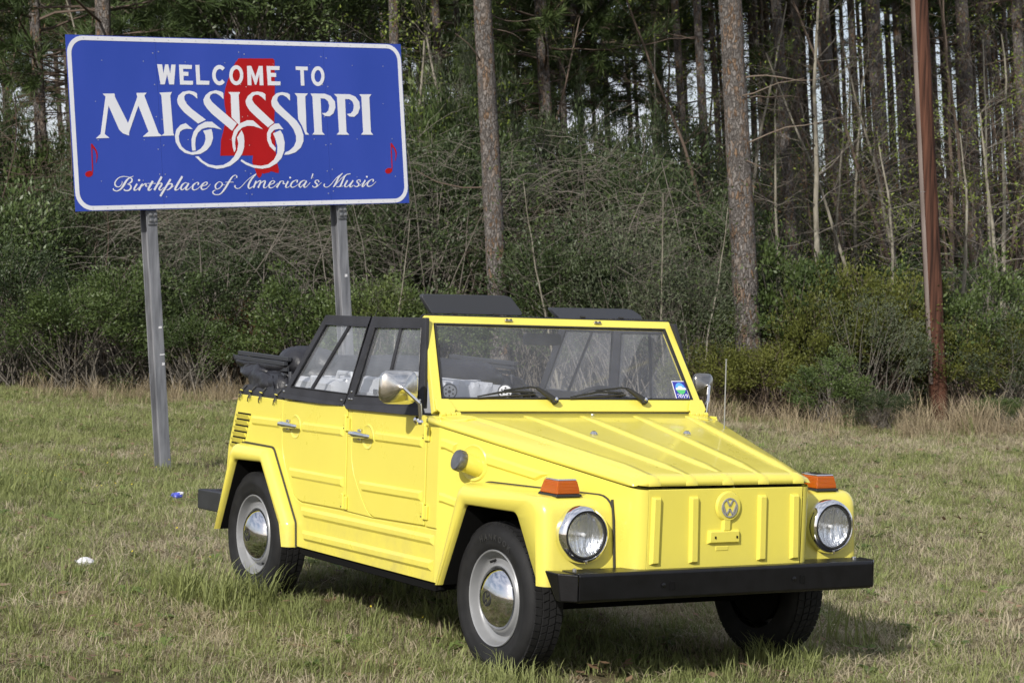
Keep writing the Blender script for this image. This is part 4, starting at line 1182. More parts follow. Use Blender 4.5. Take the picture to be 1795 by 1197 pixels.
R_WELCOME=[[-2042,4631,172,-2128,4727,172,-2229,4795,172,-2341,4832,172,-2459,4838,172,-2578,4810,172,-2692,4752,172,-2795,4665,172,-2884,4553,172,-2953,4422,171,-3000,4278,171,-3023,4128,171,-3020,3978,171,-2991,3835,171,-2939,3706,171,-2865,3597,172,-2773,3513,172,-2666,3458,172,-2551,3434,172,-2432,3442,172,-2314,3483,172,-2204,3555,172,-2106,3653,172],
[-257,4160,164,-276,4023,164,-316,3891,164,-373,3770,164,-447,3663,164,-534,3575,164,-631,3509,164,-735,3468,164,-840,3454,164,-944,3466,164,-1042,3504,163,-1131,3567,163,-1206,3653,163,-1266,3758,163,-1307,3878,163,-1329,4008,163,-1331,4144,163,-1312,4280,163,-1273,4411,163,-1215,4532,163,-1142,4639,163,-1055,4727,163,-958,4793,164,-855,4835,164,-749,4850,164,-645,4838,164,-547,4800,164,-458,4737,164,-382,4652,164,-322,4547,164,-280,4427,164,-258,4296,164,-257,4160,164],
[8146,4201,168,8127,4062,168,8088,3929,168,8030,3806,168,7957,3697,168,7870,3608,168,7773,3542,168,7671,3500,168,7566,3485,168,7463,3497,168,7365,3536,168,7278,3601,168,7203,3688,168,7144,3794,168,7103,3915,168,7081,4048,168,7080,4185,168,7099,4323,168,7138,4456,168,7196,4579,168,7269,4688,168,7355,4777,168,7452,4844,168,7554,4886,168,7659,4901,168,7762,4889,168,7860,4851,168,7948,4787,168,8023,4700,168,8082,4593,168,8124,4472,168,8145,4339,168,8146,4201,168]]
R_TAG=[[-12433,-4815,14,-12429,-4844,16,-12422,-4885,19,-12419,-4933,21,-12428,-4982,24,-12450,-5034,26,-12482,-5091,28,-12521,-5147,29,-12564,-5194,31,-12613,-5234,32,-12668,-5270,33,-12727,-5297,33,-12785,-5310,36,-12846,-5307,40,-12911,-5291,46,-12971,-5266,53,-13019,-5234,57,-13055,-5196,60,-13082,-5150,62,-13099,-5098,62,-13102,-5043,62,-13092,-4982,60,-13069,-4915,56,-13034,-4847,52,-12990,-4783,48,-12934,-4719,44,-12866,-4656,41,-12790,-4597,38,-12709,-4548,36,-12621,-4510,34,-12525,-4480,33,-12426,-4458,32,-12329,-4444,31,-12234,-4439,30,-12137,-4443,28,-12044,-4453,27,-11957,-4463,26,-11879,-4479,27,-11809,-4501,28,-11740,-4520,28,-11666,-4525,29,-11579,-4508,28,-11484,-4478,26,-11398,-4446,25,-11338,-4424,24],
[-11666,-4525,34,-11722,-4562,42,-11802,-4614,54,-11892,-4677,66,-11975,-4750,77,-12049,-4834,84,-12121,-4931,91,-12193,-5031,95,-12267,-5127,96,-12343,-5222,91,-12421,-5317,81,-12500,-5406,71,-12583,-5480,62,-12671,-5539,55,-12763,-5587,47,-12854,-5622,42,-12939,-5641,38,-13021,-5640,38,-13101,-5621,41,-13172,-5594,44,-13226,-5564,48,-13258,-5530,51,-13274,-5488,55,-13280,-5448,59,-13286,-5420,62],
[-11721,-4538,29,-11672,-4558,34,-11600,-4585,42,-11530,-4619,51,-11487,-4661,57,-11478,-4714,62,-11490,-4778,66,-11517,-4842,68,-11556,-4899,67,-11615,-4949,61,-11693,-4994,51,-11772,-5033,41,-11835,-5062,33,-11883,-5076,28,-11925,-5077,25,-11948,-5077,23,-11943,-5085,24,-11893,-5101,30,-11807,-5121,39,-11717,-5148,49,-11655,-5185,57,-11628,-5236,63,-11618,-5299,68,-11624,-5365,71,-11644,-5424,72,-11682,-5479,68,-11737,-5533,61,-11802,-5579,53,-11871,-5612,48,-11949,-5626,46,-12038,-5627,46,-12124,-5619,47,-12191,-5606,48,-12236,-5584,49,-12266,-5552,50,-12287,-5521,52,-12302,-5499,53],
[-11031,-5075,67,-11084,-5143,70,-11161,-5242,73,-11239,-5346,76,-11296,-5430,77,-11327,-5489,73,-11345,-5537,67,-11347,-5573,60,-11333,-5597,53,-11297,-5609,46,-11242,-5609,40,-11178,-5598,34,-11117,-5577,29,-11056,-5537,25,-10990,-5482,22,-10931,-5427,21,-10889,-5389,19],
[-10492,-5083,38,-10515,-5097,46,-10546,-5115,57,-10587,-5147,68,-10635,-5201,77,-10700,-5296,82,-10779,-5422,84,-10853,-5544,85,-10905,-5628,86],
[-10560,-5298,24,-10524,-5260,27,-10471,-5205,31,-10413,-5149,35,-10359,-5109,38,-10304,-5088,41,-10247,-5077,44,-10197,-5076,46,-10168,-5088,48,-10171,-5120,51,-10198,-5167,55,-10226,-5217,58,-10233,-5255,58,-10205,-5278,54,-10157,-5291,46,-10108,-5300,39,-10074,-5306,34],
[-9529,-4857,92,-9622,-4985,92,-9758,-5170,92,-9892,-5360,90,-9978,-5500,87,-10001,-5576,79,-9986,-5616,69,-9949,-5633,58,-9906,-5636,48,-9849,-5619,41,-9775,-5579,34,-9702,-5535,28,-9653,-5506,24],
[-10058,-5056,24,-9244,-5069,24],
[-8661,-4508,92,-9443,-5630,92],
[-9205,-5320,24,-9140,-5266,25,-9045,-5186,27,-8944,-5108,29,-8861,-5060,34,-8793,-5049,41,-8730,-5061,51,-8686,-5091,60,-8675,-5136,68,-8716,-5205,72,-8797,-5298,76,-8883,-5393,78,-8943,-5469,77,-8968,-5522,75,-8976,-5562,70,-8970,-5592,64,-8952,-5614,58,-8919,-5630,51,-8872,-5638,43,-8816,-5635,35,-8761,-5617,29,-8700,-5574,25,-8633,-5511,22,-8571,-5447,21,-8528,-5404,19],
[-7827,-4737,87,-8905,-6146,92],
[-8281,-5384,24,-8228,-5335,26,-8153,-5265,30,-8069,-5194,34,-7991,-5146,39,-7913,-5125,46,-7831,-5119,54,-7760,-5127,62,-7716,-5151,68,-7704,-5195,72,-7716,-5258,74,-7746,-5328,75,-7787,-5392,73,-7846,-5452,66,-7924,-5512,56,-8005,-5566,46,-8075,-5605,39,-8135,-5624,35,-8190,-5629,34,-8236,-5627,34,-8269,-5626,34],
[-8075,-5605,19,-7506,-5299,19],
[-6681,-4510,88,-6830,-4707,89,-7048,-4993,92,-7264,-5284,94,-7408,-5495,92,-7455,-5597,85,-7445,-5638,75,-7405,-5646,63,-7363,-5651,53,-7321,-5657,45,-7265,-5649,37,-7202,-5628,30,-7139,-5597,24,-7069,-5544,21,-6993,-5474,20,-6923,-5405,20,-6874,-5358,19],
[-6222,-5125,29,-6258,-5105,28,-6310,-5074,27,-6372,-5049,26,-6439,-5049,29,-6516,-5081,38,-6604,-5135,51,-6689,-5199,64,-6757,-5263,73,-6809,-5329,78,-6850,-5401,80,-6876,-5471,80,-6885,-5528,78,-6875,-5576,72,-6846,-5618,62,-6805,-5646,52,-6755,-5652,44,-6696,-5630,38,-6625,-5587,34,-6546,-5529,31,-6466,-5462,29,-6373,-5376,30,-6269,-5271,33,-6175,-5171,37,-6109,-5103,39],
[-6081,-5103,68,-6144,-5183,72,-6236,-5298,78,-6327,-5418,82,-6386,-5512,83,-6404,-5575,78,-6398,-5622,68,-6375,-5654,58,-6340,-5669,49,-6290,-5663,42,-6224,-5639,35,-6151,-5604,29,-6083,-5566,24,-6018,-5520,22,-5950,-5464,20,-5890,-5411,20,-5848,-5375,20],
[-5227,-5263,59,-5203,-5229,58,-5167,-5181,58,-5138,-5131,57,-5132,-5093,54,-5156,-5067,47,-5201,-5047,39,-5259,-5040,31,-5325,-5051,29,-5408,-5088,37,-5507,-5145,50,-5603,-5212,64,-5675,-5280,73,-5718,-5353,77,-5744,-5433,78,-5754,-5510,77,-5750,-5572,73,-5730,-5617,67,-5696,-5651,57,-5648,-5673,47,-5590,-5682,39,-5516,-5674,34,-5427,-5653,30,-5334,-5620,27,-5248,-5580,24,-5164,-5524,22,-5079,-5454,21,-5004,-5387,20,-4952,-5340,20],
[-4843,-5391,24,-4753,-5367,27,-4620,-5332,31,-4485,-5292,35,-4385,-5252,39,-4329,-5208,44,-4296,-5161,49,-4284,-5116,53,-4289,-5082,54,-4315,-5056,49,-4362,-5037,40,-4421,-5030,32,-4483,-5039,29,-4554,-5072,37,-4635,-5123,50,-4713,-5184,64,-4778,-5245,73,-4828,-5311,78,-4871,-5382,81,-4899,-5453,80,-4907,-5512,78,-4894,-5564,73,-4861,-5611,66,-4812,-5646,57,-4749,-5662,49,-4665,-5657,42,-4561,-5635,35,-4451,-5597,29,-4348,-5546,25,-4247,-5470,21,-4143,-5370,19,-4052,-5275,18,-3988,-5209,17],
[-10817,-4685,5,-10817,-4690,20,-10818,-4698,42,-10818,-4708,65,-10819,-4718,82,-10820,-4731,91,-10821,-4746,97,-10822,-4761,100,-10823,-4776,101,-10824,-4791,100,-10825,-4806,97,-10826,-4821,91,-10826,-4833,82,-10827,-4844,65,-10828,-4854,42,-10828,-4862,20,-10829,-4867,5],
[-2910,-5067,35,-2953,-5056,32,-3015,-5038,28,-3087,-5028,25,-3161,-5041,26,-3243,-5087,34,-3335,-5155,46,-3420,-5230,58,-3479,-5299,66,-3508,-5358,68,-3515,-5415,67,-3508,-5469,65,-3494,-5517,61,-3473,-5562,57,-3443,-5605,50,-3402,-5637,44,-3351,-5650,39,-3284,-5641,36,-3203,-5613,34,-3118,-5573,34,-3041,-5524,35,-2966,-5463,41,-2892,-5387,50,-2830,-5310,58,-2795,-5244,61,-2801,-5188,58,-2837,-5138,50,-2881,-5096,41,-2910,-5067,35],
[-2774,-5310,18,-2520,-5292,15],
[-1355,-4717,44,-1346,-4697,47,-1333,-4669,52,-1321,-4637,56,-1317,-4607,57,-1323,-4577,53,-1333,-4545,45,-1351,-4517,36,-1376,-4496,31,-1411,-4484,28,-1453,-4478,28,-1501,-4480,28,-1555,-4494,31,-1612,-4518,36,-1674,-4550,42,-1743,-4598,50,-1820,-4666,57,-1907,-4762,65,-2002,-4880,72,-2103,-5011,79,-2207,-5143,83,-2314,-5283,84,-2425,-5432,83,-2538,-5577,79,-2649,-5706,75,-2757,-5818,68,-2865,-5920,59,-2971,-6006,50,-3077,-6071,44,-3183,-6111,39,-3290,-6129,36,-3392,-6133,35,-3483,-6129,35,-3566,-6114,39,-3643,-6086,46,-3707,-6051,53,-3752,-6014,57,-3778,-5974,57,-3786,-5927,55,-3779,-5881,52,-3756,-5840,48,-3706,-5804,43,-3632,-5772,37,-3558,-5745,30,-3507,-5726,26],
[-2505,-5060,24,-1669,-5073,24],
[-1509,-5352,57,-1527,-5375,58,-1554,-5407,59,-1573,-5445,59,-1568,-5483,57,-1531,-5527,52,-1473,-5578,44,-1401,-5621,36,-1324,-5641,31,-1244,-5636,28,-1156,-5615,27,-1061,-5575,27,-958,-5515,26,-846,-5427,25,-724,-5315,24,-598,-5194,23,-469,-5082,22,-339,-4979,22,-205,-4879,23,-69,-4782,23,70,-4692,24,227,-4604,26,397,-4517,28,550,-4443,30,657,-4390,31],
[630,-4412,44,542,-4487,48,415,-4595,55,279,-4714,61,164,-4826,66,77,-4928,71,0,-5029,74,-65,-5128,77,-119,-5219,80,-162,-5307,81,-194,-5391,83,-213,-5466,82,-216,-5527,80,-200,-5575,73,-167,-5612,63,-122,-5635,53,-69,-5640,44,1,-5617,37,87,-5572,31,168,-5523,26,224,-5490,22],
[616,-5010,71,294,-5602,80],
[467,-5317,22,533,-5265,24,627,-5188,27,730,-5111,31,820,-5057,35,905,-5021,41,992,-4996,46,1058,-4996,52,1080,-5039,58,1033,-5153,63,935,-5323,68,829,-5493,72,758,-5609,75],
[958,-5325,22,1018,-5272,24,1105,-5195,27,1201,-5118,31,1286,-5064,36,1366,-5033,41,1448,-5015,46,1514,-5017,52,1546,-5045,58,1528,-5116,63,1473,-5221,69,1410,-5331,74,1366,-5420,76,1346,-5482,73,1336,-5532,67,1338,-5570,60,1354,-5597,53,1389,-5615,46,1440,-5624,37,1500,-5619,28,1562,-5601,22,1632,-5557,19,1712,-5492,18,1785,-5427,18,1836,-5383,18],
[1968,-5363,22,2046,-5341,25,2160,-5309,28,2278,-5272,32,2367,-5236,36,2424,-5197,40,2463,-5155,45,2483,-5115,48,2482,-5082,49,2455,-5052,45,2404,-5025,36,2341,-5009,29,2278,-5012,27,2211,-5041,33,2136,-5089,45,2063,-5148,58,2004,-5208,67,1957,-5272,71,1919,-5343,73,1892,-5412,73,1883,-5473,71,1890,-5525,67,1913,-5572,60,1951,-5609,52,2002,-5630,45,2069,-5637,38,2151,-5631,32,2244,-5610,26,2346,-5569,22,2470,-5494,20,2614,-5391,19,2747,-5290,18,2839,-5221,18],
[3111,-5069,58,2656,-5619,80],
[2938,-5311,22,2978,-5262,24,3035,-5189,26,3100,-5117,29,3164,-5069,31,3234,-5054,33,3312,-5056,35,3382,-5072,38,3425,-5096,40,3425,-5133,44,3396,-5184,49,3365,-5236,53,3360,-5273,54,3398,-5291,49,3461,-5297,41,3525,-5298,33,3569,-5299,27],
[3900,-5080,63,3847,-5153,65,3769,-5259,69,3692,-5369,72,3638,-5456,72,3612,-5515,67,3601,-5559,60,3607,-5591,52,3628,-5613,45,3669,-5624,38,3729,-5624,32,3798,-5614,27,3866,-5594,22,3939,-5557,20,4018,-5506,19,4091,-5455,18,4141,-5420,18],
[4126,-4685,4,4126,-4690,19,4125,-4698,39,4125,-4706,61,4124,-4717,76,4123,-4728,84,4122,-4742,88,4122,-4756,90,4121,-4770,90,4120,-4784,90,4119,-4798,88,4118,-4812,84,4117,-4824,76,4116,-4834,61,4116,-4843,39,4115,-4850,19,4115,-4855,4],
[4769,-5205,52,4794,-5172,53,4831,-5124,54,4861,-5075,54,4865,-5040,53,4834,-5018,47,4781,-5004,38,4713,-5001,31,4641,-5013,29,4558,-5042,35,4462,-5088,46,4368,-5142,58,4292,-5198,67,4232,-5260,71,4183,-5329,73,4149,-5398,73,4134,-5457,71,4141,-5510,66,4166,-5558,59,4208,-5596,50,4264,-5616,43,4342,-5616,37,4439,-5598,32,4542,-5570,27,4635,-5537,24,4721,-5493,22,4805,-5439,20,4878,-5387,20,4929,-5351,19],
[5682,-5076,29,5656,-5061,28,5621,-5039,26,5574,-5023,26,5515,-5026,29,5436,-5054,36,5339,-5099,48,5242,-5154,59,5164,-5211,67,5104,-5273,71,5055,-5343,74,5020,-5412,74,5006,-5471,72,5014,-5527,66,5042,-5581,56,5085,-5620,46,5136,-5631,38,5197,-5604,33,5269,-5549,28,5349,-5479,25,5434,-5406,24,5534,-5324,25,5647,-5228,28,5751,-5139,31,5824,-5078,34],
[5824,-5078,62,5759,-5161,66,5663,-5282,71,5570,-5407,76,5512,-5503,77,5500,-5562,71,5516,-5602,62,5549,-5627,52,5588,-5638,43,5632,-5639,37,5686,-5626,32,5749,-5599,28,5821,-5556,24,5913,-5483,21,6022,-5386,19,6124,-5292,18,6194,-5227,17],
[6519,-4441,67,6330,-4894,29],
[7096,-5217,53,7092,-5182,51,7087,-5132,49,7075,-5082,46,7050,-5048,43,7003,-5031,40,6941,-5025,36,6876,-5030,33,6822,-5045,34,6775,-5073,39,6732,-5114,47,6702,-5161,56,6697,-5211,62,6734,-5262,67,6804,-5319,71,6873,-5376,72,6911,-5430,72,6906,-5483,68,6877,-5537,62,6833,-5585,54,6784,-5620,48,6726,-5640,43,6655,-5649,38,6585,-5648,35,6526,-5639,34,6480,-5616,36,6443,-5580,42,6413,-5543,49,6391,-5517,53],
[6899,-5598,19,7392,-5235,14],
[7705,-5370,58,7682,-5401,57,7646,-5445,57,7619,-5493,56,7619,-5537,53,7654,-5581,48,7713,-5628,41,7787,-5664,34,7868,-5676,29,7953,-5665,26,8045,-5638,25,8153,-5585,25,8283,-5500,24,8446,-5361,24,8636,-5180,24,8833,-4993,24,9020,-4835,24,9206,-4712,24,9397,-4605,24,9565,-4518,24,9683,-4457,24],
[9623,-4480,39,9556,-4532,45,9459,-4605,53,9352,-4693,62,9254,-4790,68,9171,-4899,72,9092,-5023,75,9014,-5150,76,8933,-5268,73,8841,-5384,63,8741,-5501,49,8651,-5602,34,8589,-5673,24],
[8677,-5651,19,8848,-5495,20,9096,-5268,21,9365,-5031,21,9599,-4843,22,9799,-4719,22,9988,-4627,22,10148,-4561,22,10261,-4513,22],
[10524,-4506,39,10442,-4515,38,10322,-4525,37,10193,-4546,37,10082,-4583,39,9995,-4638,45,9919,-4707,53,9846,-4792,62,9770,-4894,68,9687,-5028,72,9602,-5190,74,9518,-5347,75,9442,-5470,73,9376,-5547,65,9317,-5597,54,9260,-5628,43,9198,-5649,34,9122,-5658,29,9038,-5651,27,8962,-5638,25,8909,-5630,24],
[9197,-5659,24,9666,-5594,19],
[10165,-5093,63,10097,-5183,66,9997,-5313,70,9901,-5448,73,9843,-5549,73,9837,-5607,68,9862,-5643,60,9905,-5662,51,9952,-5672,44,9994,-5677,37,10042,-5675,31,10104,-5653,26,10189,-5603,24,10319,-5501,28,10482,-5360,35,10639,-5221,43,10746,-5126,49],
[10777,-5102,63,10698,-5192,66,10582,-5322,70,10468,-5456,73,10396,-5557,73,10379,-5620,68,10393,-5661,60,10429,-5684,52,10475,-5690,44,10542,-5669,37,10631,-5623,30,10718,-5573,24,10778,-5539,19],
[11530,-5259,54,11531,-5221,51,11534,-5166,47,11530,-5111,42,11512,-5074,39,11472,-5060,36,11416,-5059,34,11356,-5069,33,11306,-5086,34,11261,-5110,38,11218,-5144,45,11187,-5185,52,11179,-5230,58,11212,-5280,64,11275,-5337,69,11337,-5396,72,11370,-5451,73,11362,-5506,70,11331,-5560,63,11287,-5609,55,11240,-5644,49,11186,-5664,44,11122,-5672,39,11058,-5672,35,11004,-5664,34,10959,-5646,36,10919,-5616,40,10887,-5586,45,10864,-5565,49],
[11417,-5623,19,11729,-5360,15],
[12100,-5097,63,12026,-5193,66,11917,-5332,70,11810,-5474,73,11744,-5579,73,11725,-5641,69,11735,-5681,61,11770,-5694,52,11826,-5678,44,11920,-5612,36,12049,-5505,29,12175,-5394,22,12262,-5319,17],
[12291,-4714,5,12290,-4720,19,12290,-4728,41,12289,-4738,62,12288,-4748,78,12287,-4760,87,12287,-4774,91,12286,-4788,93,12285,-4802,93,12284,-4816,93,12283,-4830,91,12282,-4844,87,12281,-4856,78,12280,-4866,62,12280,-4876,41,12279,-4884,19,12279,-4890,5],
[12918,-5256,54,12938,-5219,53,12968,-5167,53,12991,-5113,51,12989,-5076,49,12954,-5054,44,12897,-5042,36,12826,-5042,30,12753,-5058,29,12670,-5094,36,12577,-5147,47,12486,-5210,60,12413,-5272,68,12358,-5338,73,12313,-5411,75,12285,-5480,75,12277,-5539,73,12293,-5587,68,12329,-5629,60,12381,-5659,51,12446,-5673,44,12528,-5670,38,12627,-5651,33,12733,-5618,28,12837,-5572,24,12947,-5502,21,13065,-5410,18,13170,-5321,16,13244,-5260,15]]
# ------------------------------------------------------------------ the welcome sign
SU, SV = Vector(SIGN_U).normalized(), Vector(SIGN_V).normalized()
SN = SU.cross(SV).normalized()
SC = Vector(SIGN_C)
if SN.dot(CAM_LOC - SC) < 0:
    SN = -SN
foot = SC + SV * -2.93
sign = empty('welcome_sign', foot, 'large blue and white state welcome sign on two steel posts', 'sign')
def sp(u, v, d=0.0):
    return SC + SU * u + SV * v + SN * d - foot
HW, HH = SIGN_W / 2, SIGN_H / 2
cuts = [-HW, -0.855, -0.013, 0.835, HW]
panels = []
for i in range(4):
    a, b = cuts[i] + (0.0012 if i else 0), cuts[i + 1] - (0.0012 if i < 3 else 0)
    pn = MB().ext([sp(a, -HH, 0), sp(b, -HH, 0), sp(b, HH, 0), sp(a, HH, 0)], SN * -0.004).build('panel', 'sign_blue', sign, smooth=False)
    panels.append(pn)
# white border with rounded corners
def rrect(w, h, r, seg=8):
    out = []
    for cx, cy, a0 in ((w - r, h - r, 0), (-w + r, h - r, 90), (-w + r, -h + r, 180), (w - r, -h + r, 270)):
        for k in range(seg + 1):
            a = R_(a0 + 90 * k / seg)
            out.append((cx + r * math.cos(a), cy + r * math.sin(a)))
    return out
ro, ri = rrect(HW - 0.006, HH - 0.006, 0.150), rrect(HW - 0.044, HH - 0.042, 0.115)
mb = MB().loops([[sp(u, v, 0.0004) for u, v in ro], [sp(u, v, 0.0022) for u, v in ro], [sp(u, v, 0.0022) for u, v in ri], [sp(u, v, 0.0004) for u, v in ri]], closed=True)
mb.build('border', 'sign_white', sign, smooth=False)
def pairs_(q, n_=2):
    return [tuple(c / 10000 for c in q[i:i + n_]) for i in range(0, len(q), n_)]
def cut_shape(q, d0, d1, name, mt):
    pts = pairs_(q)
    return MB().ext([sp(u, v, d0) for u, v in pts], SN * (d1 - d0)).build(name, mt, sign, smooth=False)
def ribbon_mb(mb_, q, d0, d1):
    pts = pairs_(q, 3)
    L, R2 = [], []
    for i, (u, v, w_) in enumerate(pts):
        a, b = pts[max(i - 1, 0)], pts[min(i + 1, len(pts) - 1)]
        if abs(a[0] - b[0]) + abs(a[1] - b[1]) < 1e-6:
            a = pts[i]
        t = Vector((b[0] - a[0], b[1] - a[1]))
        t = t.normalized() if t.length > 1e-7 else Vector((1, 0))
        L.append((u - t.y * w_, v + t.x * w_))
        R2.append((u + t.y * w_, v - t.x * w_))
    mb_.loops([[sp(u, v, d0) for u, v in L], [sp(u, v, d1) for u, v in L], [sp(u, v, d1) for u, v in R2], [sp(u, v, d0) for u, v in R2]])
    return mb_
cut_shape(L_RED[0], 0.0006, 0.0016, 'state_map', 'sign_red')
for i in (1, 4):
    nt = cut_shape(L_RED[i], 0.0006, 0.0018, 'music_note', 'sign_red')
    for j, nm in ((1, 'note_stem'), (2, 'note_flag')):
        o_ = cut_shape(L_RED[i + j], 0.0007, 0.0020 + 0.0002 * j, nm, 'sign_red')
        o_.parent = nt
for q in L_WELCOME:
    cut_shape(q, 0.0020, 0.0030, 'letter', 'sign_white')
for q in R_WELCOME:
    ribbon_mb(MB(), q, 0.0020, 0.0030).build('letter', 'sign_white', sign, smooth=False)
for k, q in enumerate(L_NAME):
    cut_shape(q, 0.0020, 0.0032 + 0.00003 * k, 'letter', 'sign_white')
tl = MB()
for k, q in enumerate(R_TAG):
    ribbon_mb(tl, q, 0.0018, 0.0026 + 0.00002 * k)
tl.build('tagline_lettering', 'sign_white', sign, smooth=False)
rv = MB()
rr_ = random.Random(3)
for c in cuts[1:4]:
    for v in (0.60, 0.33, 0.05, -0.20, -0.42, -0.62):
        for du in (-0.028, 0.026):
            rv.lathe([(0.0055, 0), (0.004, 0.003), (0, 0.0035)], sp(c + du, v + rr_.uniform(-0.02, 0.02), 0.0), SN, 6)
for i in range(4):
    for u in (0.28, 0.66):
        for v in (0.52, 0.18, -0.14, -0.48):
            rv.lathe([(0.0045, 0), (0.0035, 0.0025), (0, 0.003)], sp(cuts[i] + u + rr_.uniform(-0.05, 0.05), v, 0.0), SN, 6)
for i in range(24):
    u = -HW + 0.16 + i * (2 * HW - 0.32) / 23
    for v in (HH - 0.024, -HH + 0.024):
        rv.lathe([(0.0045, 0.0022), (0.0035, 0.0045), (0, 0.005)], sp(u, v, 0.0), SN, 6)
rv.build('rivets', 'sign_back', sign)
# stiffeners at the back and the two rolled-steel posts
for v in (-0.45, 0.0, 0.45):
    MB().box((0, 0, 0), (1, 1, 1)).v
    a, b = sp(-HW + 0.05, v, -0.006), sp(HW - 0.05, v, -0.006)
    MB().ext([a - SV * 0.03, a + SV * 0.03, a + SV * 0.03 - SN * 0.03, a - SV * 0.03 - SN * 0.03], b - a).build('stringer', 'sign_back', sign, smooth=False)
PV = SV
for uc in (-0.960, 0.963):
    def q(du, dn, v):
        return sp(uc + du, v, -0.040 - dn)
    fw_, dp, t = 0.050, 0.110, 0.008
    sec_ = [(-fw_, 0), (fw_, 0), (fw_, t), (t / 2, t), (t / 2, dp - t), (fw_, dp - t), (fw_, dp), (-fw_, dp), (-fw_, dp - t), (-t / 2, dp - t), (-t / 2, t), (-fw_, t)]
    v0, v1 = -3.25, 0.62
    post = MB().ext([q(a, b, v0) for a, b in sec_], SV * (v1 - v0)).build('post', 'galv', sign, bevel=0.003)
    pl_ = MB().ext([q(-0.042, -0.012, -0.740), q(0.049, -0.012, -0.740), q(0.049, -0.012, -0.852), q(-0.042, -0.012, -0.852)], SN * -0.011).build('splice_plate', 'galv_plate', post, bevel=0.003)
    for du in (-0.020, 0.026):
        for v in (-0.768, -0.815):
            MB().lathe([(0.016, 0), (0.016, 0.009), (0.009, 0.012), (0.009, 0.02), (0, 0.02)], q(du, -0.013, v), SN, 6).build('bolt', 'galv_plate', pl_, smooth=False)
    for (v, du, w_, h_) in (((-1.72, 0.020, 0.030, 0.020), (-1.95, 0.025, 0.045, 0.012), (-2.03, 0.030, 0.024, 0.024)) if uc < 0 else ((-1.36, 0.01, 0.026, 0.026), (-1.88, -0.01, 0.028, 0.026))):
        MB().ext([q(du - w_ / 2, -0.001, v - h_ / 2), q(du + w_ / 2, -0.001, v - h_ / 2 + 0.003), q(du + w_ / 2, -0.001, v + h_ / 2), q(du - w_ / 2, -0.001, v + h_ / 2)], SN * 0.001).build('decal', 'paper', post, smooth=False)
# ------------------------------------------------------------------ ground
m, n, l, p = nodes_of('turf')
co = n.new('ShaderNodeTexCoord')
n1 = n.new('ShaderNodeTexNoise')
n1.inputs['Scale'].default_value = 0.55
n1.inputs['Detail'].default_value = 6
n2 = n.new('ShaderNodeTexNoise')
n2.inputs['Scale'].default_value = 26
n2.inputs['Detail'].default_value = 8
n2.inputs['Roughness'].default_value = 0.75
r1 = n.new('ShaderNodeValToRGB')
r1.color_ramp.elements[0].position = 0.30
r1.color_ramp.elements[0].color = (0.135, 0.130, 0.066, 1)
r1.color_ramp.elements[1].position = 0.70
r1.color_ramp.elements[1].color = (0.230, 0.198, 0.125, 1)
r2 = n.new('ShaderNodeValToRGB')
r2.color_ramp.elements[0].position = 0.32
r2.color_ramp.elements[0].color = (0.55, 0.53, 0.48, 1)
r2.color_ramp.elements[1].position = 0.68
r2.color_ramp.elements[1].color = (1.25, 1.2, 1.1, 1)
mx = n.new('ShaderNodeMixRGB')
mx.blend_type = 'MULTIPLY'
mx.inputs[0].default_value = 1
bp_ = n.new('ShaderNodeBump')
bp_.inputs['Strength'].default_value = 0.9
bp_.inputs['Distance'].default_value = 0.05
l.new(co.outputs['Object'], n1.inputs['Vector'])
l.new(co.outputs['Object'], n2.inputs['Vector'])
l.new(n1.outputs['Fac'], r1.inputs['Fac'])
l.new(n2.outputs['Fac'], r2.inputs['Fac'])
l.new(r1.outputs[0], mx.inputs[1])
l.new(r2.outputs[0], mx.inputs[2])
l.new(mx.outputs[0], p.inputs['Base Color'])
l.new(n2.outputs['Fac'], bp_.inputs['Height'])
l.new(bp_.outputs[0], p.inputs['Normal'])
p.inputs['Roughness'].default_value = 0.95
p.inputs['Specular IOR Level'].default_value = 0.1
MATS['turf'] = m
gxs = sorted(set([-600, -300, -150, -90] + list(np.arange(-60, 21, 1.5)) + [40, 80, 160, 300]))
gys = sorted(set([-400, -200, -100, -50] + list(np.arange(-22, 50, 1.5)) + [70, 120, 250, 500]))
def gz(x, y):
    near = 1 if (-8 < x < 4 and -4 < y < 4) else 0
    return 0.0 if near else 0.035 * math.sin(x * 0.9 + 1.3 * y) * math.sin(0.7 * y - 0.4 * x)
vv = [(x, y, gz(x, y) - 0.008) for x in gxs for y in gys]
ny = len(gys)
ff_ = [(i * ny + j, (i + 1) * ny + j, (i + 1) * ny + j + 1, i * ny + j + 1) for i in range(len(gxs) - 1) for j in range(ny - 1)]
gob = MB().add(vv, ff_).build('ground', 'turf', None, ang=180)
gob['kind'] = 'structure'

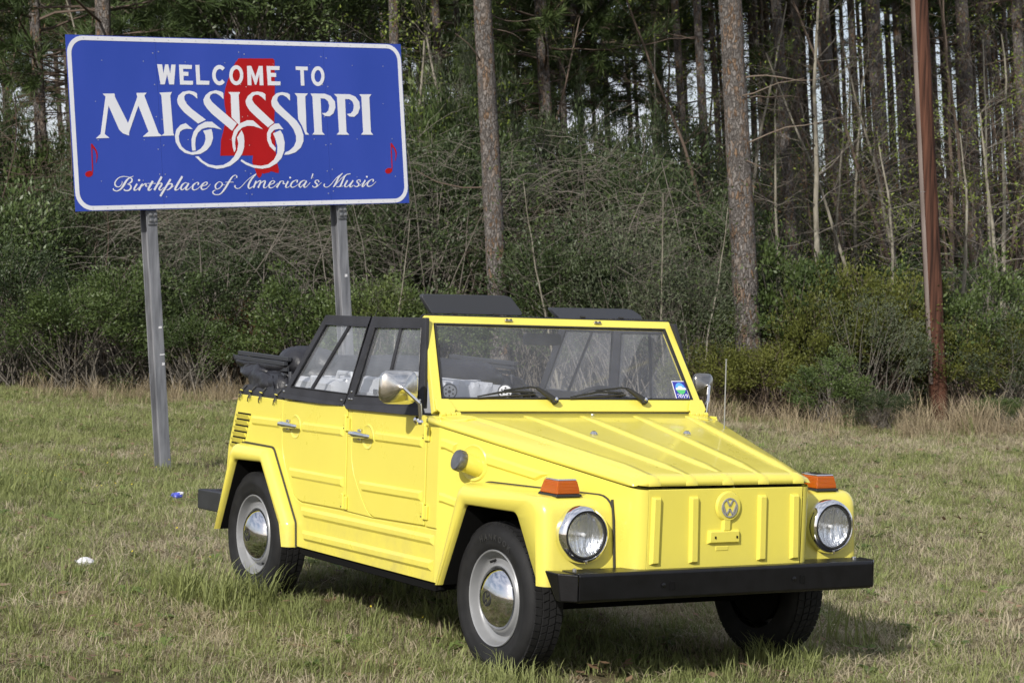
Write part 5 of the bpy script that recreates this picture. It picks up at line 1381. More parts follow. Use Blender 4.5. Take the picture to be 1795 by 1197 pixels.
# ---- grass: real blades, instanced tufts
NPR = np.random.default_rng(11)
def leafy(name, cols, rough=0.6, trans=0.3, pos_scale=0.0, rand=1.0, spec=0.3):
    """material whose colour runs through a ramp by instance and a little by position"""
    m_ = bpy.data.materials.new(name)
    m_.use_nodes = True
    n_, l_ = m_.node_tree.nodes, m_.node_tree.links
    p_ = n_['Principled BSDF']
    out = n_['Material Output']
    oi = n_.new('ShaderNodeObjectInfo')
    co_ = n_.new('ShaderNodeTexCoord')
    geo = n_.new('ShaderNodeNewGeometry')
    nz = n_.new('ShaderNodeTexNoise')
    nz.inputs['Scale'].default_value = pos_scale or 3.0
    nz.inputs['Detail'].default_value = 4
    l_.new(geo.outputs['Position'], nz.inputs['Vector'])
    mr = n_.new('ShaderNodeMapRange')
    mr.inputs['From Min'].default_value = 0.30
    mr.inputs['From Max'].default_value = 0.70
    l_.new(nz.outputs['Fac'], mr.inputs['Value'])
    ri = n_.new('ShaderNodeMath')
    ri.operation = 'MULTIPLY_ADD'
    ri.inputs[1].default_value = 0.42
    a2 = n_.new('ShaderNodeMath')
    a2.operation = 'MULTIPLY'
    a2.inputs[1].default_value = 0.30
    l_.new(geo.outputs['Random Per Island'], a2.inputs[0])
    a1 = n_.new('ShaderNodeMath')
    a1.operation = 'MULTIPLY_ADD'
    a1.inputs[1].default_value = 0.28 * rand
    l_.new(oi.outputs['Random'], a1.inputs[0])
    l_.new(a2.outputs[0], a1.inputs[2])
    l_.new(mr.outputs[0], ri.inputs[0])
    l_.new(a1.outputs[0], ri.inputs[2])
    rp = n_.new('ShaderNodeValToRGB')
    els = rp.color_ramp.elements
    k = len(cols)
    els[0].position, els[0].color = 0.0, (*cols[0], 1)
    els[1].position, els[1].color = 1.0, (*cols[-1], 1)
    for i in range(1, k - 1):
        e_ = els.new(i / (k - 1))
        e_.color = (*cols[i], 1)
    l_.new(ri.outputs[0], rp.inputs['Fac'])
    l_.new(rp.outputs['Color'], p_.inputs['Base Color'])
    p_.inputs['Roughness'].default_value = rough
    p_.inputs['Specular IOR Level'].default_value = spec
    tr = n_.new('ShaderNodeBsdfTranslucent')
    l_.new(rp.outputs['Color'], tr.inputs[0])
    mx_ = n_.new('ShaderNodeMixShader')
    mx_.inputs[0].default_value = trans
    l_.new(p_.outputs[0], mx_.inputs[1])
    l_.new(tr.outputs[0], mx_.inputs[2])
    l_.new(mx_.outputs[0], out.inputs['Surface'])
    MATS[name] = m_
    return m_
leafy('grass_green', [(0.125, 0.142, 0.050), (0.195, 0.222, 0.078), (0.268, 0.298, 0.110), (0.360, 0.370, 0.170)], pos_scale=0.8)
leafy('grass_dry', [(0.242, 0.203, 0.126), (0.363, 0.312, 0.204), (0.473, 0.412, 0.284), (0.572, 0.510, 0.372)], pos_scale=1.0)
leafy('straw', [(0.190, 0.148, 0.088), (0.290, 0.232, 0.145), (0.390, 0.320, 0.210), (0.470, 0.400, 0.275)], pos_scale=1.5)

def raw_mesh(name, V, F, mt):
    me = bpy.data.meshes.new(name)
    V = np.asarray(V, dtype=np.float32)
    F = np.asarray(F, dtype=np.int32)
    k = F.shape[1]
    me.vertices.add(len(V))
    me.vertices.foreach_set('co', V.ravel())
    me.loops.add(F.size)
    me.loops.foreach_set('vertex_index', F.ravel())
    me.polygons.add(len(F))
    me.polygons.foreach_set('loop_start', np.arange(0, F.size, k, dtype=np.int32))
    me.polygons.foreach_set('loop_total', np.full(len(F), k, dtype=np.int32))
    me.update(calc_edges=True)
    me.validate()
    me.materials.append(MATS[mt])
    return me

def tuft_mesh(name, nb, rad, hmin, hmax, wid, bend, mt, seed, flat=0.0):
    g_ = np.random.default_rng(seed)
    V, F = [], []
    for i in range(nb):
        a = g_.uniform(0, 2 * np.pi)
        rr = rad * np.sqrt(g_.uniform())
        b0 = np.array([rr * np.cos(a), rr * np.sin(a), -0.01])
        h = g_.uniform(hmin, hmax)
        az = g_.uniform(0, 2 * np.pi)
        d = np.array([np.cos(az), np.sin(az), 0])
        s_ = np.array([-d[1], d[0], 0])
        bd = bend * g_.uniform(0.3, 1.3) + flat
        w_ = wid * g_.uniform(0.6, 1.3)
        o_ = len(V)
        for k, t in enumerate((0, 0.4, 0.75)):
            q = b0 + np.array([0, 0, h * (t - 0.25 * bd * t * t)]) + d * h * bd * t * t
            ww = w_ * (1 - 0.45 * t)
            V += [q - s_ * ww, q + s_ * ww]
        q = b0 + np.array([0, 0, h * (1 - 0.35 * bd)]) + d * h * bd
        V += [q - s_ * w_ * 0.12, q + s_ * w_ * 0.12]
        F += [(o_, o_ + 1, o_ + 3, o_ + 2), (o_ + 2, o_ + 3, o_ + 5, o_ + 4), (o_ + 4, o_ + 5, o_ + 7, o_ + 6)]
    return raw_mesh(name, V, F, mt)

def scatter(name, label, cat, meshes, P, Z, S, IDX, lean=None):
    src = bpy.data.collections.new(name + '_source')
    for i, me in enumerate(meshes):
        src.objects.link(bpy.data.objects.new('%s_tuft_%02d' % (name, i), me))
    me = bpy.data.meshes.new(name)
    me.vertices.add(len(P))
    me.vertices.foreach_set('co', np.asarray(P, dtype=np.float32).ravel())
    rt = np.zeros((len(P), 3), dtype=np.float32)
    rt[:, 2] = Z
    if lean is not None:
        rt[:, :2] = lean
    a = me.attributes.new('rot', 'FLOAT_VECTOR', 'POINT')
    a.data.foreach_set('vector', rt.ravel())
    a = me.attributes.new('scl', 'FLOAT', 'POINT')
    a.data.foreach_set('value', np.asarray(S, dtype=np.float32))
    a = me.attributes.new('idx', 'INT', 'POINT')
    a.data.foreach_set('value', np.asarray(IDX, dtype=np.int32))
    ob = bpy.data.objects.new(name, me)
    COL.objects.link(ob)
    ng = bpy.data.node_groups.new(name, 'GeometryNodeTree')
    ng.interface.new_socket('Geometry', in_out='INPUT', socket_type='NodeSocketGeometry')
    ng.interface.new_socket('Geometry', in_out='OUTPUT', socket_type='NodeSocketGeometry')
    N, L = ng.nodes, ng.links
    gi, go = N.new('NodeGroupInput'), N.new('NodeGroupOutput')
    ip = N.new('GeometryNodeInstanceOnPoints')
    ci = N.new('GeometryNodeCollectionInfo')
    ci.inputs['Collection'].default_value = src
    ci.inputs['Separate Children'].default_value = True
    ci.inputs['Reset Children'].default_value = True
    def attr(nm, ty):
        q = N.new('GeometryNodeInputNamedAttribute')
        q.data_type = ty
        q.inputs['Name'].default_value = nm
        return q.outputs[0]
    ip.inputs['Pick Instance'].default_value = True
    er = N.new('FunctionNodeEulerToRotation')
    L.new(attr('rot', 'FLOAT_VECTOR'), er.inputs[0])
    L.new(gi.outputs[0], ip.inputs['Points'])
    L.new(ci.outputs[0], ip.inputs['Instance'])
    L.new(attr('idx', 'INT'), ip.inputs['Instance Index'])
    L.new(er.outputs[0], ip.inputs['Rotation'])
    L.new(attr('scl', 'FLOAT'), ip.inputs['Scale'])
    L.new(ip.outputs[0], go.inputs[0])
    md_ = ob.modifiers.new('scatter', 'NODES')
    md_.node_group = ng
    ob['kind'] = 'stuff'
    ob['label'] = label
    ob['category'] = cat
    return ob

def value_noise(x, y, scale, seed):
    g_ = np.random.default_rng(seed)
    tab = g_.random((256, 256))
    fx, fy = x * scale + 100, y * scale + 100
    ix, iy = np.floor(fx).astype(int), np.floor(fy).astype(int)
    tx, ty = fx - ix, fy - iy
    tx, ty = tx * tx * (3 - 2 * tx), ty * ty * (3 - 2 * ty)
    t = lambda i, j: tab[i % 256, j % 256]
    return (t(ix, iy) * (1 - tx) + t(ix + 1, iy) * tx) * (1 - ty) + (t(ix, iy + 1) * (1 - tx) + t(ix + 1, iy + 1) * tx) * ty

def field_points(dens_near, dens_far, d0, d1, seed, over=1.35):
    """random points on the verge inside a widened view wedge"""
    g_ = np.random.default_rng(seed)
    fx = np.array([fwd.x, fwd.y]); fx /= np.linalg.norm(fx)
    rx = np.array([-fx[1], fx[0]]) * -1
    half = 0.2335 * over
    A = half * (d1 * d1 - d0 * d0)
    n_ = int(A * dens_near)
    dd = np.sqrt(g_.uniform(d0 * d0, d1 * d1, n_))
    ss = g_.uniform(-half, half, n_) * dd
    keep = g_.random(n_) < (1 + (dens_far / dens_near - 1) * (dd - d0) / (d1 - d0))
    dd, ss = dd[keep], ss[keep]
    x = CAM_LOC.x + fx[0] * dd + rx[0] * ss
    y = CAM_LOC.y + fx[1] * dd + rx[1] * ss
    return x, y, dd, ss
def gzv(x, y):
    near = (x > -8) & (x < 4) & (y > -4) & (y < 4)
    return np.where(near, 0.0, 0.035 * np.sin(x * 0.9 + 1.3 * y) * np.sin(0.7 * y - 0.4 * x)) - 0.008

tufts = []
for k in range(5):
    tufts.append(tuft_mesh('green_tuft', 34, 0.10, 0.035, 0.115, 0.0024, 0.65, 'grass_green', 20 + k))
for k in range(5):
    tufts.append(tuft_mesh('dry_tuft', 36, 0.11, 0.025, 0.100, 0.0022, 0.95, 'grass_dry', 40 + k))
for k in range(3):
    tufts.append(tuft_mesh('tall_tuft', 24, 0.07, 0.12, 0.30, 0.0036, 0.60, 'grass_green', 60 + k))
for k in range(2):
    tufts.append(tuft_mesh('thatch', 40, 0.13, 0.04, 0.11, 0.0022, 1.5, 'grass_dry', 70 + k, flat=0.5))
leafy('weed', [(0.080, 0.120, 0.030), (0.120, 0.175, 0.045), (0.170, 0.230, 0.065), (0.230, 0.280, 0.100)], pos_scale=1.0)
leafy('dead_leaf', [(0.090, 0.055, 0.030), (0.150, 0.095, 0.055), (0.230, 0.155, 0.095), (0.300, 0.230, 0.160)], pos_scale=3.0, trans=0.1)
for k in range(2):
    g_ = np.random.default_rng(300 + k)
    V, F = [], []
    for i in range(11):
        a = g_.uniform(0, 6.283)
        L_ = g_.uniform(0.05, 0.10)
        d_ = np.array([math.cos(a), math.sin(a), 0])
        sd = np.array([-math.sin(a), math.cos(a), 0])
        h_ = g_.uniform(0.01, 0.05)
        o_ = len(V)
        V += [np.array([0, 0, 0.01]), d_ * L_ * 0.5 + sd * 0.014 + [0, 0, h_], d_ * L_ + [0, 0, h_ * 0.7], d_ * L_ * 0.5 - sd * 0.014 + [0, 0, h_]]
        F.append((o_, o_ + 1, o_ + 2, o_ + 3))
    tufts.append(raw_mesh('broadleaf_weed', V, F, 'weed'))
for k in range(2):
    g_ = np.random.default_rng(320 + k)
    V, F = [], []
    for i in range(7):
        c_ = np.array([g_.normal(0, 0.12), g_.normal(0, 0.12), g_.uniform(0.012, 0.05)])
        a = g_.uniform(0, 6.283)
        L_ = g_.uniform(0.02, 0.045)
        d_ = np.array([math.cos(a), math.sin(a), g_.uniform(-0.3, 0.3)]) * L_
        sd = np.array([-math.sin(a), math.cos(a), g_.uniform(-0.3, 0.3)]) * L_ * 0.5
        o_ = len(V)
        V += [c_ - d_, c_ + sd, c_ + d_, c_ - sd]
        F.append((o_, o_ + 1, o_ + 2, o_ + 3))
    tufts.append(raw_mesh('leaf_litter', V, F, 'dead_leaf'))
x, y, dd, ss = field_points(210, 80, 7.2, 31.0, 5)
nz1 = value_noise(x, y, 0.45, 1) * 0.6 + value_noise(x, y, 1.7, 2) * 0.4
# greener to the left of the car and round the tyres, straw-coloured to the right
bias = np.clip(0.52 - ss * 0.050 + 0.004 * (dd - 14), 0.18, 0.75)
u = NPR.random(len(x))
green = u < np.clip(bias + (nz1 - 0.5) * 1.0, 0.12, 0.85)
idx = np.where(green, NPR.integers(0, 5, len(x)), np.where(NPR.random(len(x)) < 0.6, NPR.integers(5, 10, len(x)), NPR.integers(13, 15, len(x))))
tall = value_noise(x, y, 0.9, 4) > 0.80
idx = np.where(tall & green & (NPR.random(len(x)) < 0.12), NPR.integers(10, 13, len(x)), idx)
idx = np.where(NPR.random(len(x)) < 0.035, NPR.integers(15, 17, len(x)), idx)
idx = np.where(NPR.random(len(x)) < 0.045, NPR.integers(17, 19, len(x)), idx)
scl = NPR.uniform(0.55, 1.1, len(x)) * (0.75 + 0.5 * value_noise(x, y, 0.7, 3))
scl *= 1 + 0.012 * np.clip(dd - 12, 0, 20)
# worn thin patch in the left foreground
thin = (value_noise(x, y, 0.8, 9) > 0.70) & (ss < -0.3)
keep = ~(thin & (NPR.random(len(x)) < 0.35))
# nothing grows through the tyres' contact patches
for wx, wy_ in ((0, -0.80 + 0.14), (0, 0.66), (-2.4, -0.67), (-2.4, 0.67)):
    keep &= ~((np.abs(x - wx) < 0.12) & (np.abs(y - wy_) < 0.09))
under = (np.abs(y) < 0.75) & (x > -2.7) & (x < 0.6)
keep &= ~(under & (NPR.random(len(x)) < 0.35))
x, y, idx, scl = x[keep], y[keep], idx[keep], scl[keep]
P = np.stack([x, y, gzv(x, y)], 1)
# lush tufts by the rear wheel, the post foot and here and there
EX = []
def patch(cx, cy, r, n_, s0, s1, kinds):
    for _ in range(n_):
        a, q = NPR.uniform(0, 6.283), r * math.sqrt(NPR.random())
        EX.append((cx + q * math.cos(a), cy + q * math.sin(a), NPR.uniform(s0, s1), int(NPR.choice(kinds))))
patch(-2.15, -0.98, 0.24, 26, 0.55, 1.0, [10, 11, 12])
patch(-2.55, -1.00, 0.26, 16, 0.5, 0.9, [10, 11, 12])
patch(-1.65, -0.95, 0.30, 14, 0.4, 0.8, [10, 11, 12])
patch(-2.9, -1.25, 0.40, 16, 0.5, 0.85, [10, 11, 12, 0, 1])
patch(-1.0, -0.80, 0.5, 14, 0.35, 0.7, [10, 11])
patch(0.05, -0.92, 0.22, 26, 0.35, 0.60, [10, 11, 12, 0, 5])
patch(0.30, -0.70, 0.18, 16, 0.35, 0.55, [10, 11, 12, 0])
patch(0.34, 0.62, 0.22, 26, 0.45, 0.7, [10, 11, 12, 0])
patch(0.3, 0.2, 0.7, 18, 0.3, 0.5, [10, 11, 5])
fp = sp(-0.97, -2.94) + foot
patch(fp.x + 0.1, fp.y - 0.1, 0.45, 16, 0.35, 0.6, [10, 11, 12])
for _ in range(26):
    g0 = ground_at(NPR.uniform(0, 1795), NPR.uniform(9, 26))
    patch(g0.x, g0.y, 0.22, 6, 0.35, 0.75, [10, 11, 12])
EX = np.array(EX)
P = np.vstack([P, np.stack([EX[:, 0], EX[:, 1], gzv(EX[:, 0], EX[:, 1])], 1)])
scl = np.concatenate([scl, EX[:, 2]])
idx = np.concatenate([idx, EX[:, 3].astype(int)])
scatter('verge_grass', 'short mixed green and straw coloured grass of the verge', 'grass', tufts, P, NPR.uniform(0, 6.283, len(P)), scl, idx, lean=NPR.normal(0, 0.12, (len(P), 2)))
# ------------------------------------------------------------------ vegetation
leafy('leaf_dark', [(0.020, 0.032, 0.013), (0.037, 0.057, 0.021), (0.059, 0.084, 0.032), (0.099, 0.124, 0.052)], rough=0.5, trans=0.22, pos_scale=1.1, spec=0.4)
leafy('leaf_mid', [(0.032, 0.052, 0.017), (0.056, 0.086, 0.025), (0.092, 0.130, 0.037), (0.154, 0.184, 0.056)], rough=0.5, trans=0.25, pos_scale=1.2, spec=0.4)
leafy('leaf_olive', [(0.052, 0.063, 0.014), (0.092, 0.105, 0.023), (0.144, 0.155, 0.035), (0.207, 0.201, 0.058)], rough=0.5, trans=0.28, pos_scale=1.4)
leafy('leaf_grey', [(0.041, 0.054, 0.033), (0.064, 0.082, 0.046), (0.098, 0.116, 0.067), (0.151, 0.162, 0.098)], rough=0.6, trans=0.2, pos_scale=1.3)
leafy('leaf_russet', [(0.050, 0.034, 0.016), (0.085, 0.050, 0.022), (0.130, 0.072, 0.030), (0.110, 0.100, 0.035)], rough=0.6, trans=0.22, pos_scale=1.5)
leafy('leaf_gloss', [(0.025, 0.042, 0.014), (0.045, 0.070, 0.022), (0.077, 0.112, 0.036), (0.140, 0.175, 0.070)], rough=0.42, trans=0.12, pos_scale=1.0, spec=0.45)
leafy('leaf_spring', [(0.090, 0.125, 0.020), (0.140, 0.190, 0.030), (0.200, 0.250, 0.045), (0.260, 0.290, 0.080)], rough=0.5, trans=0.35, pos_scale=1.5)
leafy('needles', [(0.029, 0.047, 0.016), (0.046, 0.072, 0.022), (0.072, 0.107, 0.033), (0.117, 0.150, 0.052)], rough=0.5, trans=0.15, pos_scale=0.8)
leafy('twig_grey', [(0.079, 0.070, 0.058), (0.131, 0.117, 0.098), (0.187, 0.168, 0.145), (0.253, 0.229, 0.195)], rough=0.8, trans=0.0, pos_scale=1.0, spec=0.2)
leafy('twig_brown', [(0.050, 0.036, 0.028), (0.085, 0.062, 0.048), (0.125, 0.095, 0.075), (0.170, 0.140, 0.110)], rough=0.8, trans=0.0, pos_scale=1.0, spec=0.2)
# plated pine bark
m, n, l, p = nodes_of('pine_bark')
co = n.new('ShaderNodeTexCoord')
mp = n.new('ShaderNodeMapping')
mp.inputs['Scale'].default_value = (1.0, 1.0, 0.42)
oi = n.new('ShaderNodeObjectInfo')
geo = n.new('ShaderNodeNewGeometry')
vo = n.new('ShaderNodeTexVoronoi')
vo.feature = 'DISTANCE_TO_EDGE'
vo.inputs['Scale'].default_value = 24
vc = n.new('ShaderNodeTexVoronoi')
vc.inputs['Scale'].default_value = 24
nz = n.new('ShaderNodeTexNoise')
nz.inputs['Scale'].default_value = 20
nz.inputs['Detail'].default_value = 7
dst = n.new('ShaderNodeMixRGB')
dst.blend_type = 'ADD'
dst.inputs[0].default_value = 0.14
l.new(geo.outputs['Position'], mp.inputs[0])
l.new(mp.outputs[0], nz.inputs['Vector'])
l.new(mp.outputs[0], dst.inputs[1])
l.new(nz.outputs['Color'], dst.inputs[2])
l.new(dst.outputs[0], vo.inputs['Vector'])
l.new(dst.outputs[0], vc.inputs['Vector'])
rp = n.new('ShaderNodeValToRGB')
els = rp.color_ramp.elements
els[0].position, els[0].color = 0.0, (0.130, 0.119, 0.112, 1)
els[1].position, els[1].color = 1.0, (0.240, 0.222, 0.210, 1)
e_ = els.new(0.62)
e_.color = (0.182, 0.166, 0.156, 1)
e_ = els.new(0.92)
e_.color = (0.180, 0.115, 0.070, 1)
sp_ = n.new('ShaderNodeSeparateColor')
l.new(vc.outputs['Color'], sp_.inputs[0])
l.new(sp_.outputs[0], rp.inputs['Fac'])
cr_ = n.new('ShaderNodeValToRGB')
cr_.color_ramp.elements[0].position = 0.0
cr_.color_ramp.elements[0].color = (0.50, 0.47, 0.45, 1)
cr_.color_ramp.elements[1].position = 0.10
cr_.color_ramp.elements[1].color = (1, 1, 1, 1)
l.new(vo.outputs['Distance'], cr_.inputs['Fac'])
ml = n.new('ShaderNodeMixRGB')
ml.blend_type = 'MULTIPLY'
ml.inputs[0].default_value = 1
l.new(rp.outputs[0], ml.inputs[1])
l.new(cr_.outputs[0], ml.inputs[2])
l.new(ml.outputs[0], p.inputs['Base Color'])
mr = n.new('ShaderNodeMapRange')
mr.inputs['From Max'].default_value = 0.18
l.new(vo.outputs['Distance'], mr.inputs['Value'])
ad = n.new('ShaderNodeMath')
ad.operation = 'MULTIPLY_ADD'
ad.inputs[1].default_value = 0.35
l.new(nz.outputs['Fac'], ad.inputs[0])
l.new(mr.outputs[0], ad.inputs[2])
bp_ = n.new('ShaderNodeBump')
bp_.inputs['Strength'].default_value = 0.8
bp_.inputs['Distance'].default_value = 0.03
l.new(ad.outputs[0], bp_.inputs['Height'])
l.new(bp_.outputs[0], p.inputs['Normal'])
p.inputs['Roughness'].default_value = 0.9
p.inputs['Specular IOR Level'].default_value = 0.15
MATS['pine_bark'] = m
mat('pale_bark', (0.150, 0.135, 0.105), rough=0.85, col2=(0.270, 0.250, 0.205), vscale=14, stretch=(1, 1, 0.35), bump=0.3, bscale=40, spec=0.2)
mat('pole_wood', (0.020, 0.009, 0.006), rough=0.9, col2=(0.100, 0.043, 0.027), vscale=26, stretch=(1, 1, 0.035), bump=0.35, bscale=30, spec=0.25, detail=7)
mat('pole_guard', (0.120, 0.096, 0.086), rough=0.8, col2=(0.200, 0.165, 0.150), vscale=12, stretch=(1, 1, 0.10), bump=0.2, bscale=30, spec=0.2)

# ---- generators
def tubes_np(polys, sides=3):
    """polys: list of (points, radii) -> V, F"""
    V, F = [], []
    for pts, rs in polys:
        pts = np.asarray(pts, float)
        o_ = len(V)
        n_ = len(pts)
        for i in range(n_):
            d = pts[min(i + 1, n_ - 1)] - pts[max(i - 1, 0)]
            d = d / (np.linalg.norm(d) + 1e-9)
            a = np.cross(d, [0.3, 0.5, 0.81])
            a /= np.linalg.norm(a) + 1e-9
            b = np.cross(d, a)
            for k in range(sides):
                t = 2 * np.pi * k / sides
                V.append(pts[i] + rs[i] * (np.cos(t) * a + np.sin(t) * b))
        for i in range(n_ - 1):
            for k in range(sides):
                q = (k + 1) % sides
                F.append((o_ + i * sides + k, o_ + i * sides + q, o_ + (i + 1) * sides + q, o_ + (i + 1) * sides + k))
    return np.array(V), np.array(F)

def bend_path(g_, p0, d0, length, n_, wob, grav):
    pts = [np.array(p0, float)]
    d = np.array(d0, float)
    d /= np.linalg.norm(d)
    for i in range(n_):
        d = d + g_.normal(0, wob, 3) + np.array([0, 0, grav])
        d /= np.linalg.norm(d)
        pts.append(pts[-1] + d * length / n_)
    return np.array(pts), d

def leaf_quads(C_, D_, L_, W_, g_):
    """diamond leaves: base at C_, pointing D_, length L_, width W_"""
    n_ = len(C_)
    D_ = D_ / (np.linalg.norm(D_, axis=1, keepdims=True) + 1e-9)
    S_ = np.cross(D_, g_.normal(0, 1, (n_, 3)))
    S_ /= np.linalg.norm(S_, axis=1, keepdims=True) + 1e-9
    L_ = L_[:, None]
    W_ = W_[:, None]
    V = np.empty((n_, 4, 3))
    V[:, 0] = C_
    V[:, 1] = C_ + D_ * L_ * 0.5 + S_ * W_
    V[:, 2] = C_ + D_ * L_
    V[:, 3] = C_ + D_ * L_ * 0.5 - S_ * W_
    F = np.arange(n_ * 4).reshape(n_, 4)
    return V.reshape(-1, 3), F

def shrub_meshes(seed, w, h, ntip, per, leaf, lw, spread, mt, bark, base_open=0.05, stems=7, wobble=0.5, up_bias=0.35):
    """multi-stemmed shrub: stems forking to tips on an uneven envelope, leaves in clumps at the tips"""
    g_ = np.random.default_rng(seed)
    polys, tips, dirs = [], [], []
    lobes = g_.normal(0, 1, (6, 3))
    lobes /= np.linalg.norm(lobes, axis=1, keepdims=True)
    amp = g_.uniform(-0.40, 0.40, 6)
    for i in range(ntip):
        v = g_.normal(0, 1, 3)
        v[2] = abs(v[2]) * 0.9 + g_.uniform(-0.35, 0.2)
        v /= np.linalg.norm(v)
        r = 1 + sum(a * max(0, v @ q) ** 2 for a, q in zip(amp, lobes))
        r *= g_.uniform(0.35, 1.0) ** 0.5 * (1.28 if g_.random() < 0.14 else 1.0)
        t = np.array([v[0] * w / 2 * r, v[1] * w / 2 * r, h * 0.47 + v[2] * h * 0.53 * r])
        t[2] = max(t[2], h * base_open + 0.05)
        tips.append(t)
        dirs.append(v)
    tips, dirs = np.array(tips), np.array(dirs)
    for i in range(ntip):
        root = np.array([g_.normal(0, w * 0.10), g_.normal(0, w * 0.10), 0])
        t = tips[i]
        mid = root * 0.5 + t * 0.5 + np.array([0, 0, h * 0.10]) + g_.normal(0, 0.06 * w, 3)
        if i % 3 == 0:
            ts = np.linspace(0, 1, 6)[:, None]
            pts = (1 - ts) ** 2 * root + 2 * (1 - ts) * ts * mid + ts ** 2 * t
            polys.append((pts, np.linspace(0.016, 0.004, 6) * (0.6 + 0.2 * h)))
    for _ in range(ntip // 2):
        i = g_.integers(ntip)
        q, _d = bend_path(g_, tips[i] - dirs[i] * 0.25, dirs[i] + g_.normal(0, 0.5, 3) + [0, 0, 0.3], 0.55, 4, 0.15, 0.0)
        polys.append((q, np.linspace(0.005, 0.0025, 5)))
    V, F = tubes_np(polys)
    stem = raw_mesh('stems', V, F, bark)
    n_ = ntip * per
    wt = g_.uniform(0.15, 1.0, ntip) ** 1.5
    ci = g_.choice(ntip, n_, p=wt / wt.sum())
    sc_ = g_.uniform(0.6, 1.3, ntip)[ci][:, None]
    C_ = tips[ci] + g_.normal(0, 1, (n_, 3)) * spread * sc_ + dirs[ci] * g_.normal(0, spread * 0.7, n_)[:, None]
    C_[:, 2] = np.maximum(C_[:, 2], 0.04)
    D_ = g_.normal(0, wobble, (n_, 3)) + dirs[ci] * 0.7 + np.array([0, 0, up_bias])
    L_ = g_.uniform(0.6, 1.25, n_) * leaf
    V, F = leaf_quads(C_, D_, L_, L_ * lw, g_)
    return stem, raw_mesh('leaves', V, F, mt)

def put(name, parts, loc, rz, scl_, label, cat, group=None, lean=None):
    e_ = empty(name, loc, label, cat, group)
    q = Matrix.Rotation(rz, 4, 'Z')
    up = UP if lean is None else lean
    tilt = Vector((0, 0, 1)).rotation_difference(up).to_matrix().to_4x4()
    s_ = scl_ if isinstance(scl_, (tuple, list)) else (scl_, scl_, scl_)
    e_.matrix_world = Matrix.Translation(loc) @ tilt @ q @ Matrix.Diagonal((*s_, 1))
    for nm, me in parts:
        o_ = bpy.data.objects.new(nm, me)
        COL.objects.link(o_)
        o_.parent = e_
        if nm != 'trunk':
            o_['kind'] = 'stuff'
    return e_

# ---- pines
def trunk_mesh(seed, H=17.0):
    g_ = np.random.default_rng(seed)
    V, F = [], []
    nr, ns = 46, 22
    cx = np.cumsum(g_.normal(0, 0.012, nr))
    cy = np.cumsum(g_.normal(0, 0.012, nr))
    cx -= np.linspace(0, cx[-1], nr) * 0.5
    cy -= np.linspace(0, cy[-1], nr) * 0.5
    for i in range(nr):
        t = i / (nr - 1)
        z = H * t
        r = (1.0 - 0.45 * t) * (1 + 0.35 * math.exp(-z / 0.25))
        for k in range(ns):
            a = 2 * math.pi * k / ns
            q = r * (1 + g_.normal(0, 0.028))
            V.append((cx[i] + q * math.cos(a), cy[i] + q * math.sin(a), z))
        if i:
            for k in range(ns):
                F.append(((i - 1) * ns + k, (i - 1) * ns + (k + 1) % ns, i * ns + (k + 1) % ns, i * ns + k))
    me = raw_mesh('trunk', V, F, 'pine_bark')
    me.polygons.foreach_set('use_smooth', [True] * len(me.polygons))
    return me
TRUNKS = [trunk_mesh(s) for s in (1, 2, 3, 4)]

def pine_crown(seed, z0, z1, nb, H=17.0, dead=6):
    g_ = np.random.default_rng(seed)
    polys, C_, D_ = [], [], []
    for b in range(nb):
        t = (b + g_.random()) / nb
        z = z0 + (z1 - z0) * t
        L = (1 - 0.7 * t) * g_.uniform(1.6, 3.8)
        a = g_.uniform(0, 2 * np.pi)
        d = np.array([np.cos(a), np.sin(a), g_.uniform(-0.15, 0.35)])
        q, _d = bend_path(g_, (0, 0, z), d, L, 7, 0.10, 0.03)
        polys.append((q, np.linspace(0.030, 0.008, 8)))
        for k in range(3, 8):
            for _ in range(3):
                s0 = q[k] + g_.normal(0, 0.12, 3)
                q2, d2 = bend_path(g_, q[k], s0 - q[k] + (q[k] - q[k - 1]), 0.45, 3, 0.2, 0.02)
                polys.append((q2, np.linspace(0.008, 0.004, 4)))
                for j in range(2, 4):
                    C_.append(q2[j])
                    D_.append(d2)
    for b in range(dead):
        a = g_.uniform(0, 2 * np.pi)
        q, _d = bend_path(g_, (0, 0, g_.uniform(3.0, z0)), (np.cos(a), np.sin(a), g_.uniform(-0.2, 0.3)), g_.uniform(0.5, 1.6), 6, 0.16, 0.0)
        polys.append((q, np.linspace(0.016, 0.004, 7)))
    V, F = tubes_np(polys)
    lim = raw_mesh('limbs', V, F, 'twig_brown')
    C_, D_ = np.array(C_), np.array(D_)
    per = 30
    ci = np.repeat(np.arange(len(C_)), per)
    n_ = len(ci)
    DD = D_[ci] * 0.9 + g_.normal(0, 0.55, (n_, 3))
    V, F = leaf_quads(C_[ci], DD, g_.uniform(0.16, 0.30, n_), np.full(n_, 0.0075), g_)
    return lim, raw_mesh('crown', V, F, 'needles')
CROWNS = [pine_crown(31, 6.6, 16.5, 64), pine_crown(32, 4.8, 16.0, 64, dead=10), pine_crown(33, 7.2, 16.8, 60, dead=12), pine_crown(34, 12.0, 17.0, 36, dead=16), pine_crown(35, 9.0, 16.8, 30, dead=14)]

